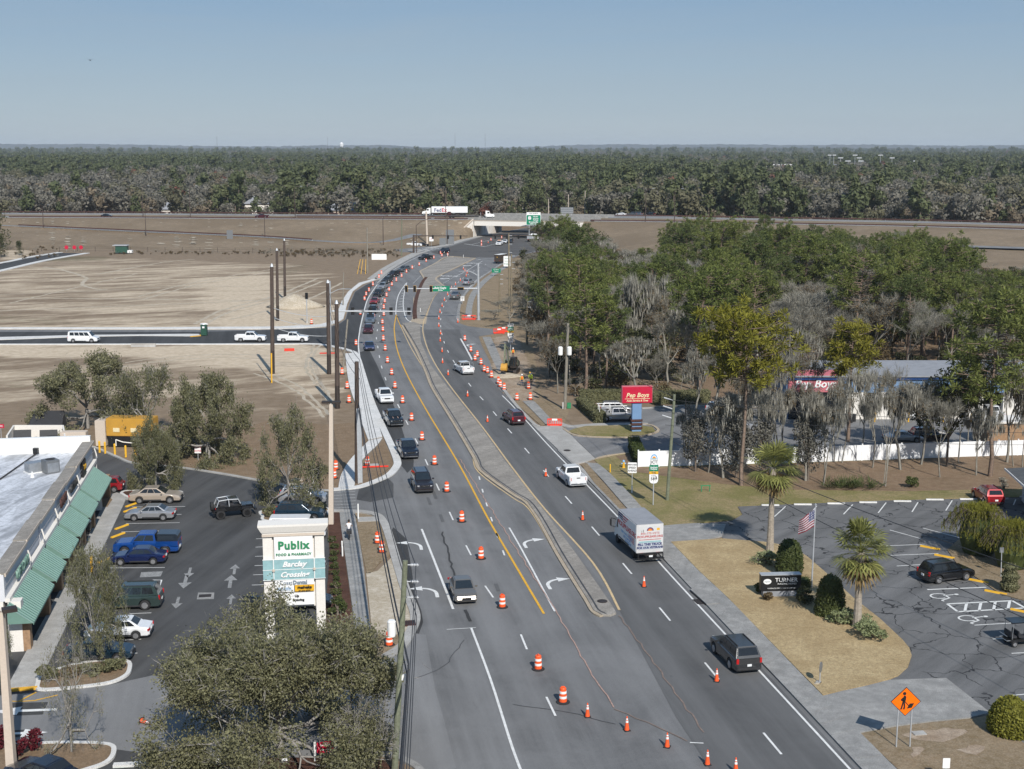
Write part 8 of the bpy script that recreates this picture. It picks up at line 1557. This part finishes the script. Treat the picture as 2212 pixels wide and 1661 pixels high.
def both(ms):a,b=ms;me=bpy.data.meshes.new('k');bm_=bmesh.new();bm_.from_mesh(a);k=len(bm_.faces);bm_.from_mesh(b);bm_.to_mesh(me);bm_.free();[me.materials.append(m_)for m_ in list(a.materials)+list(b.materials)];mi=np.array([p_.material_index for p_ in me.polygons]);mi[k:]+=len(a.materials);me.polygons.foreach_set('material_index',mi.astype(np.int32));return me
US=[both(mk_bush(51,2.2,1.6,500,.16,'leaf_dark')),both(mk_bush(52,2.,1.5,450,.15,'leaf_brown')),both(mk_bare(53,H=2.6,Rd=1.6,lev=3,tw=5)),both(mk_bush(54,1.6,1.4,400,.15,'leaf_oak'))]
P=[(x+random.uniform(-3,3),y+random.uniform(-3,3),0)for x,y in pts+low for _ in range(2)if in_wood(x,y)];P=[p_ for p_ in P if in_wood(p_[0],p_[1])]
scatter('undergrowth',P,RNG.integers(0,4,len(P)),RNG.uniform(0,6,len(P)),RNG.uniform(.6,1.5,len(P)),US)
P=[tuple(G(random.uniform(560,860),random.uniform(541,556)))for _ in range(230)]+[tuple(G(random.uniform(-30,130),random.uniform(535,560)))for _ in range(70)]+[tuple(G(x,random.gauss(548,1.5)))for x in np.linspace(240,800,170)]
scatter('dry_weeds',P,RNG.integers(1,3,len(P)),RNG.uniform(0,6,len(P)),RNG.uniform(.25,.6,len(P)),US)
for px,top,w_,l in(((-14,540),441,84,'dark green tree cut off by the left edge before the motorway'),((2,556),500,36,'smaller dark tree below the one at the left edge'),((42,551),517,22,'lone grey-green shrub at the left end of the bank')):at_px(px,top,w_,OKW[0],9,3.6,'evergreen_tree',l,'evergreen tree')
def farkind(seed,mat,H,Rd,n,leaf,lobes=9,tall=1.):
 rng=np.random.default_rng(seed);c,cen=[],[]
 for k in range(lobes):a=rng.uniform(0,6.28);rr=Rd*rng.uniform(0,.7);o_=np.array([math.cos(a)*rr,math.sin(a)*rr,H*rng.uniform(.45,.85)]);cen.append(np.tile(o_-np.array([0,0,.3]),(n//lobes,1)));c.append(o_+ball(rng,n//lobes,Rd*rng.uniform(.3,.5))*np.array([1,1,.85*tall]))
 cen.append(np.tile(np.array([0,0,H*.2]),(n//8,1)));c=np.concatenate(c+[np.stack([rng.normal(0,Rd*.3,n//8),rng.normal(0,Rd*.3,n//8),rng.uniform(0,H*.5,n//8)],1)]);nn_=c-np.concatenate(cen);nn_=nn_/(np.linalg.norm(nn_,axis=1)[:,None]+.05)+rng.normal(0,.35,c.shape);v,f=quads(c,leaf,leaf*.55,rng,np.cross(nn_,rng.normal(0,1,c.shape)),nn_);tr=segmesh([(np.zeros(3),np.array([0,0,H*.7]),.25,.1)]);return npmesh('crown',v,f,[mat]),npmesh('trunk',*tr,['bark'])
for a_,c1,c2 in(('far_pine',(.085,.105,.046),(.13,.145,.068)),('far_olive',(.115,.112,.066),(.17,.158,.096)),('far_grey',(.15,.142,.115),(.205,.192,.158)),('far_brown',(.16,.13,.088),(.21,.172,.12))):leafmat(a_,c1,c2,trans=.3,v0=.82,v1=1.2)
FK=[farkind(1,'far_pine',15,3.6,420,.6,tall=1.2),farkind(2,'far_pine',16,3.2,420,.6,tall=1.4),farkind(3,'far_olive',12,4.6,440,.62),farkind(4,'far_pine',11,4.2,420,.6),farkind(5,'far_olive',12,4.4,420,.6),farkind(6,'far_grey',11,4.6,420,.5),farkind(7,'far_grey',12,4.2,420,.5),farkind(8,'far_brown',10,4.,400,.55),farkind(9,'leaf_red',11,4.4,420,.6)]
def blocked(x,y,h):
 for hp,hy,hw_ in HOUSES:
  if 640<y<hy+14 and abs(PX((x,y,0))[0]-hp)<hw_*2.1 and(y>hy-4 or random.random()<.72):return True
 for px,w_ in((1507,40),(1570,30),(1680,45),(1770,40)):
  if 1500<y<1935 and abs(PX((x,y,0))[0]-px)<w_:return True
 return False
far_,nind=[],0
def hwyY(x):return np.interp(x,[p_.x for p_ in hwyAll],[p_.y for p_ in hwyAll])+68
for y0,y1,spc,s0 in((560,820,8.,1.3),(820,1300,10.,1.3),(1300,2300,13.,1.45),(2300,4200,19.,1.6),(4200,8200,36.,2.3)):
 y=y0
 while y<y1:
  xw=.415*y+12;n=int(2*xw/spc)
  for k in range(n):
   x=-xw+spc*(k+random.uniform(.05,.95));yy=y+random.uniform(-.5,.5)*spc
   if yy<hwyY(x):continue
   if abs(x-(yy-560)*.2+2)<16 and yy<760:continue
   nz=math.sin(x*.011+1.3)+math.sin(yy*.006+x*.004)+math.sin(x*.031+yy*.017)*.7+random.gauss(0,1.05);left=PX((x,yy,0))[0]
   nz+=.35 if left<800 and yy>1000 else.45 if yy<hwyY(x)+45 else-.1;u=random.random()
   i=random.choice((0,1))if nz>.75 else random.choice((2,3,4,0))if nz>.12 else random.choice((5,6,5,6,7,7,4))if u<.985 else 8
   if blocked(x,yy,12)or(yy>700 and math.sin(x*.021+yy*.009)+math.sin(x*.047-yy*.013)>1.5):continue
   s=s0*random.choice((random.uniform(.6,1.1),random.uniform(.9,1.55)))
   far_.append((x,yy,-.3,i,random.uniform(0,6.28),s))
  y+=spc
far_.sort(key=lambda q_:q_[1]-hwyY(q_[0]));nf=150
NMK={0:('pine_tree','dark green pine in the tree line just behind the motorway ','pine tree'),2:('evergreen_tree','dark evergreen in the tree line just behind the motorway','evergreen tree'),5:('bare_tree','grey leafless tree in the tree line just behind the motorway','bare tree'),7:('evergreen_tree','brownish tree in the tree line just behind the motorway','evergreen tree'),8:('red_tree','russet tree in the tree line just behind the motorway','red tree')}
ct={};sel=0;rest=[]
for q_ in far_:
 x,y,z,i,r_,s=q_;k={0:0,1:0,2:2,3:2,4:2,5:5,6:5,7:7,8:8}[i]
 if sel<nf and cnt.get({0:'p',5:'b'}.get(k,'o'),0)<296:sel+=1;cnt[{0:'p',5:'b'}.get(k,'o')]+=1;nm,lb,ca=NMK[k];wz=PX((x,y,0))[0];lb=lb.strip()+(', far left' if wz<400 else ', left of the lorries' if wz<920 else ', above the bridge' if wz<1260 else ', right of the bridge' if wz<1700 else ', far right');tree(nm,FK[i][::-1],lb,ca,(x,y,z),r_,(s,s,s),lb+'; tree line behind the motorway: '+nm.replace('_',' ')+'s' if k!=7 else 'brown trees of the tree line behind the motorway')
 else:rest.append(q_)
A_=np.array(rest);scatter('distant_forest',A_[:,:3],A_[:,3].astype(int),A_[:,4],A_[:,5],[both(k)for k in FK])
for px,Y,l in((1048,1250,'rusty red autumn crown far behind the bridge'),(1465,720,'red maple crown behind the motorway cars'),(2040-700,1600,'red crown in the far wood right of the bridge'),(2080+30,640,'red-leaved tree behind the right stretch of motorway')):b=AT(px,420,Y);tree('red_tree',FK[8][::-1],l,'red tree',(b.x,Y,0),1.,(1.25,1.25,1.15 if Y<1000 else 1.5))
# hedges, topiary, palms, shrubs
def clad(nm,pts,nrm,mat,parent,leaf=.09):
 rng=np.random.default_rng(len(pts));n=len(pts);c=np.array(pts)+rng.normal(0,.05,(n,3));v,f=quads(c,leaf,leaf*.6,rng);return obj(nm,npmesh(nm,v,f,[mat]),parent)
def hedge(a,b,w,h,label,mat='leaf_topiary',dens=70):
 A,B=G(*a),G(*b);d=B-A;L=d.length;t=thing('hedge',label,'hedge',A,math.atan2(d.y,d.x));MB().box((L/2,0,h/2),(L-.1,w-.15,h-.1)).build('core',mat,t);rng=np.random.default_rng(int(L*10));n=int(dens*(L*w+2*L*h+2*w*h));P=np.stack([rng.uniform(0,L,n),rng.uniform(-w/2,w/2,n),rng.uniform(0,h,n)],1);k=rng.integers(0,5,n);P[k==0,1]=-w/2;P[k==1,1]=w/2;P[k>=3,2]=h;m_=k==2;P[m_,0]=np.where(rng.uniform(0,1,m_.sum())<.5,0,L);clad('foliage',P,None,mat,t,.12)
hedge((1256,878),(1297,914),1.5,1.35,'clipped hedge running beside the ladder-rack pickup','leaf_oak');hedge((1252,868),(1344,868),1.8,1.7,'clipped hedge behind the pickup, left of the red sign','leaf_oak');hedge((1408,872),(1530,868),1.8,1.7,'clipped hedge along the forecourt right of the red sign','leaf_oak');hedge((1368,972),(1382,1004),1.2,1.6,'short dark hedge at the left end of the white fence')
def topiary(px,prof,label,mat='leaf_topiary',n=2600,name='topiary',leaf=.09):
 b=G(*px)+Vector((0,0,.12));t=thing(name,label,'topiary bush',b);MB().lathe([(max(.02,r_*.9),z)for r_,z in prof],14).build('core',mat,t);rng=np.random.default_rng(int(px[0]));z=rng.uniform(prof[0][1],prof[-1][1],n);r_=np.interp(z,[q_[1]for q_ in prof],[q_[0]for q_ in prof]);a=rng.uniform(0,6.28,n);clad('foliage',np.stack([r_*np.cos(a),r_*np.sin(a),z],1),None,mat,t,leaf)
dome=lambda r_,h:[(r_*math.sqrt(max(.0,1-(k/9)**2))if k>2 else r_*(.9+.035*k),h*k/9)for k in range(10)]
topiary((1704,1243),[(1.0,0),(1.12,.6),(1.05,1.8),(.8,2.6),(.45,3.),(.05,3.1)],'tall clipped bush tapering upward behind the black monument sign');topiary((1792,1330),[(1.15,0),(1.15,.6),(1.,1.8),(.75,2.7),(.4,3.1),(.05,3.2)],'tall clipped bush between the flagpole and the nearer palm');topiary((2180,1584),dome(1.38,2.3),'round clipped bush at the lower right corner','leaf_yellow',4200)
topiary((1712,1270),[(.55,0),(.6,.4),(.55,.95),(.1,1.)],'low square clipped bush right of the monument sign',n=700);topiary((1735,1272),[(.5,0),(.55,.5),(.5,.8),(.1,.85)],'smaller clipped bush right of the monument sign',n=600)
topiary((2180,1279),[(.5,0),(.75,.5),(.5,.9),(.7,1.3),(.4,1.7),(.5,2.1),(.05,2.3)],'tiered clipped shrub by the grey house wall','leaf_oak',1600)
def shrub(px,wd,h,label,mat,n=700,leaf=.1,name='shrub',z=.1):ms=mk_bush(int(px[0]*7),h,wd/2,n,leaf,mat);b=G(*px);b.z=z;return tree(name,ms,label,'shrub',b,0,(1,1,1))
for px,wd,h,l,m_,n in(((1656,1222),2.6,1.3,'pale variegated shrub under the taller palm','leaf_pale',1100),((1690,1228),1.8,1.,'pale shrub between the palm and the tapered bush','leaf_pale',800),((1820,1350),2.4,1.2,'pale variegated shrub left of the nearer palm','leaf_pale',1100),((1882,1382),2.7,1.2,'pale variegated shrub at the near tip of the bed','leaf_pale',1300),((1868,1362),2.2,1.1,'pale shrub right of the nearer palm trunk','leaf_pale',1000),((1738,1306),2.3,1.4,'dark spiky plant beside the monument sign','leaf_dark',900),((1658,1298),1.2,.7,'brown clipped shrub under the monument sign','leaf_brown',500),((1640,1284),1.,.9,'small shrub at the left end of the monument sign','leaf_topiary',400),((1968,1053),2.,1.4,'small round shrub on the pine straw right of the bare tree','leaf_topiary',700),((2168,1058),1.3,1.4,'thin twiggy shrub on the pine straw near the red SUV','twigs_fine',200),((75,1625),1.3,1.5,'crimson shrub on the lower left island beside the lamp post','leaf_crimson',800),((8,1622),1.5,1.6,'crimson shrub at the left edge','leaf_crimson',800),((40,1640),1.3,1.4,'crimson shrub behind the lamp post base','leaf_crimson',700),((240,1452),1.9,.9,'low shrub at the tip of the island by the teal sedan','leaf_oak',900),((200,1460),1.9,.8,'low shrub in the middle of the island by the teal sedan','leaf_oak',900),((150,1468),1.7,.8,'reddish low shrub on the left of the teal sedan island','leaf_brown',800),((105,1474),1.7,1.,'low green shrub at the shop end of the island','leaf_oak',800),((584,1120),1.7,1.2,'clipped brownish bush left of the dark blue SUV','leaf_oak',900),((692,1114),2.,1.2,'clipped brownish bush right of the dark blue SUV','leaf_oak',1000),((700,1026),1.6,1.2,'small leafy shrub beside the taped drums','leaf_oak',500),((730,1330),1.6,1.2,'shrub at the near end of the bed row by the pavement','leaf_topiary',700)):shrub(px,wd,h,l,m_,n)
for i in range(11):y=1172+i*14.5;shrub((719+i*1.05,y),1.0,.55,f'little green shrub in the mulch row, {ordn(i)} from the top','leaf_topiary',260,.08,'bed_shrub')
for px,wd,h,l,s in(((2112,1196),4.5,4.6,'large drooping yellow-green bush beside the house, farther one',1),((2186,1226),4.2,4.2,'large drooping yellow-green bush beside the house, nearer one',2)):
 rng=np.random.default_rng(s);segs=[];C_=[]
 for k in range(230):
  a,e=rng.uniform(0,6.28),rng.uniform(.15,1.);p=np.array([0,0,.6]);d=np.array([math.cos(a)*e,math.sin(a)*e,1.25])
  for j in range(9):q_=p+d*h*.14;segs.append((p,q_,.025,.02));d=d+np.array([d[0]*.12,d[1]*.12,-.27]);C_.append(q_);p=q_
 C_=np.repeat(np.array(C_),11,0);C_=C_+rng.normal(0,.13,C_.shape);v0,f0=segmesh(segs,3);v1,f1=quads(C_,.14,.05,rng);v0,v1=fit([v0,v1],h,wd/2);b=G(*px);b.z=.1;bc=MB().lathe([(wd*.3,.1),(wd*.4,h*.35),(wd*.3,h*.7),(.1,h*.82)],12).build('core','leaf_topiary',None);bc.parent=tree('drooping_bush',(npmesh('trunk',v0,f0,['bark']),npmesh('crown',v1,f1,['leaf_yellow'])),l,'bush',b,0,(1,1,1))
def palm(px,top,label,crown=2.0,seed=1):
 b=G(*px)+Vector((0,0,.12));hz=(AT(px[0],top,b.y)).z;rng=np.random.default_rng(seed);t=thing('palm_tree',label,'palm tree',b);tr=MB();n=12
 for k in range(n):r_=.24+.12*(1-k/n)**3+(.08 if k>n*.6 else 0);tr.tube((0,0,hz*k/n),(0,0,hz*(k+1)/n+.02),r_*1.06,r_*.94,10)
 tr.build('trunk','bark_palm',t);me={}
 for dry in(0,1):
  for k in range(40 if not dry else 20):
   a=rng.uniform(0,6.28);el=rng.uniform(-.75,1.5)if not dry else rng.uniform(-1.4,-.6);L=crown*(rng.uniform(.38,.58)if not dry else rng.uniform(.2,.4));d=np.array([math.cos(a)*math.cos(el),math.sin(a)*math.cos(el),math.sin(el)]);e=d*L;s=np.array([-math.sin(a),math.cos(a),0]);up=np.cross(d,s)*-1;mb=MB();mb.tube((0,0,0),e,.03,.02,4)
   for j in range(13):
    th=(j-6)/6*1.7;v=d*math.cos(th)+s*math.sin(th);bl_=crown*.52*(1-.25*abs(j-6)/6);m1=e+v*bl_*.6+up*.04;m2=e+v*bl_+np.array([0,0,-bl_*.2]);w=np.cross(v,up);w=w/(np.linalg.norm(w)+1e-6)*.075;mb.add([e,m1+w,m2,m1-w],[(0,1,2,3)])
   mb.build('frond','leaf_palm_dry' if dry else 'leaf_palm',t,loc=(0,0,hz-(.2*dry)))
palm((1663,1192),1012,'taller fan palm standing by the parking bay line',3.,1);palm((1851,1358),1196,'nearer fan palm at the tip of the planted bed',3.,2)
t=thing('palmetto','low clump of palmetto fans under the mossy twin tree','palmetto',G(1838,1052)+Vector((0,0,.08)));rng=np.random.default_rng(5)
for k in range(60):
 a,el=rng.uniform(0,6.28),rng.uniform(.25,1.3);o_=np.array([rng.uniform(-2.8,2.8),rng.uniform(-1.2,1.2),.05]);d=np.array([math.cos(a)*math.cos(el),math.sin(a)*math.cos(el),math.sin(el)]);mb=MB()
 for j in range(7):th=(j-3)/3*1.1;s=np.array([-math.sin(a),math.cos(a),0]);v=d*math.cos(th)+s*math.sin(th);w=np.cross(v,np.array([0,0,1.]))*.06;mb.add([o_,o_+v*.8+w,o_+v*1.25,o_+v*.8-w],[(0,1,2,3)])
 mb.build('frond','leaf_topiary',t)
 # thin winter haze over the whole scene
m=bpy.data.materials.new('haze');m.use_nodes=True;nt=m.node_tree;nt.nodes.clear();ou=nt.nodes.new('ShaderNodeOutputMaterial');pv=nt.nodes.new('ShaderNodeVolumePrincipled');pv.inputs['Color'].default_value=(.74,.84,.96,1);pv.inputs['Density'].default_value=6.2e-5;nt.links.new(pv.outputs[0],ou.inputs['Volume']);M['haze']=m
tag(MB().box((0,6890,62),(14000,14040,128)).build('haze','haze'),kind='stuff')
# lettering becomes meshes
bpy.context.view_layer.update();dg_=bpy.context.evaluated_depsgraph_get();cvt=[]
for o in list(S.objects):
 if o.type=='FONT':cvt.append((o,bpy.data.meshes.new_from_object(o.evaluated_get(dg_))))
for o,me in cvt:
 n=bpy.data.objects.new('lettering_mesh',me);C.objects.link(n);n.parent=o.parent;n.location=o.location;n.rotation_euler=o.rotation_euler;n.scale=o.scale;nm=o.name;bpy.data.objects.remove(o);n.name=nm
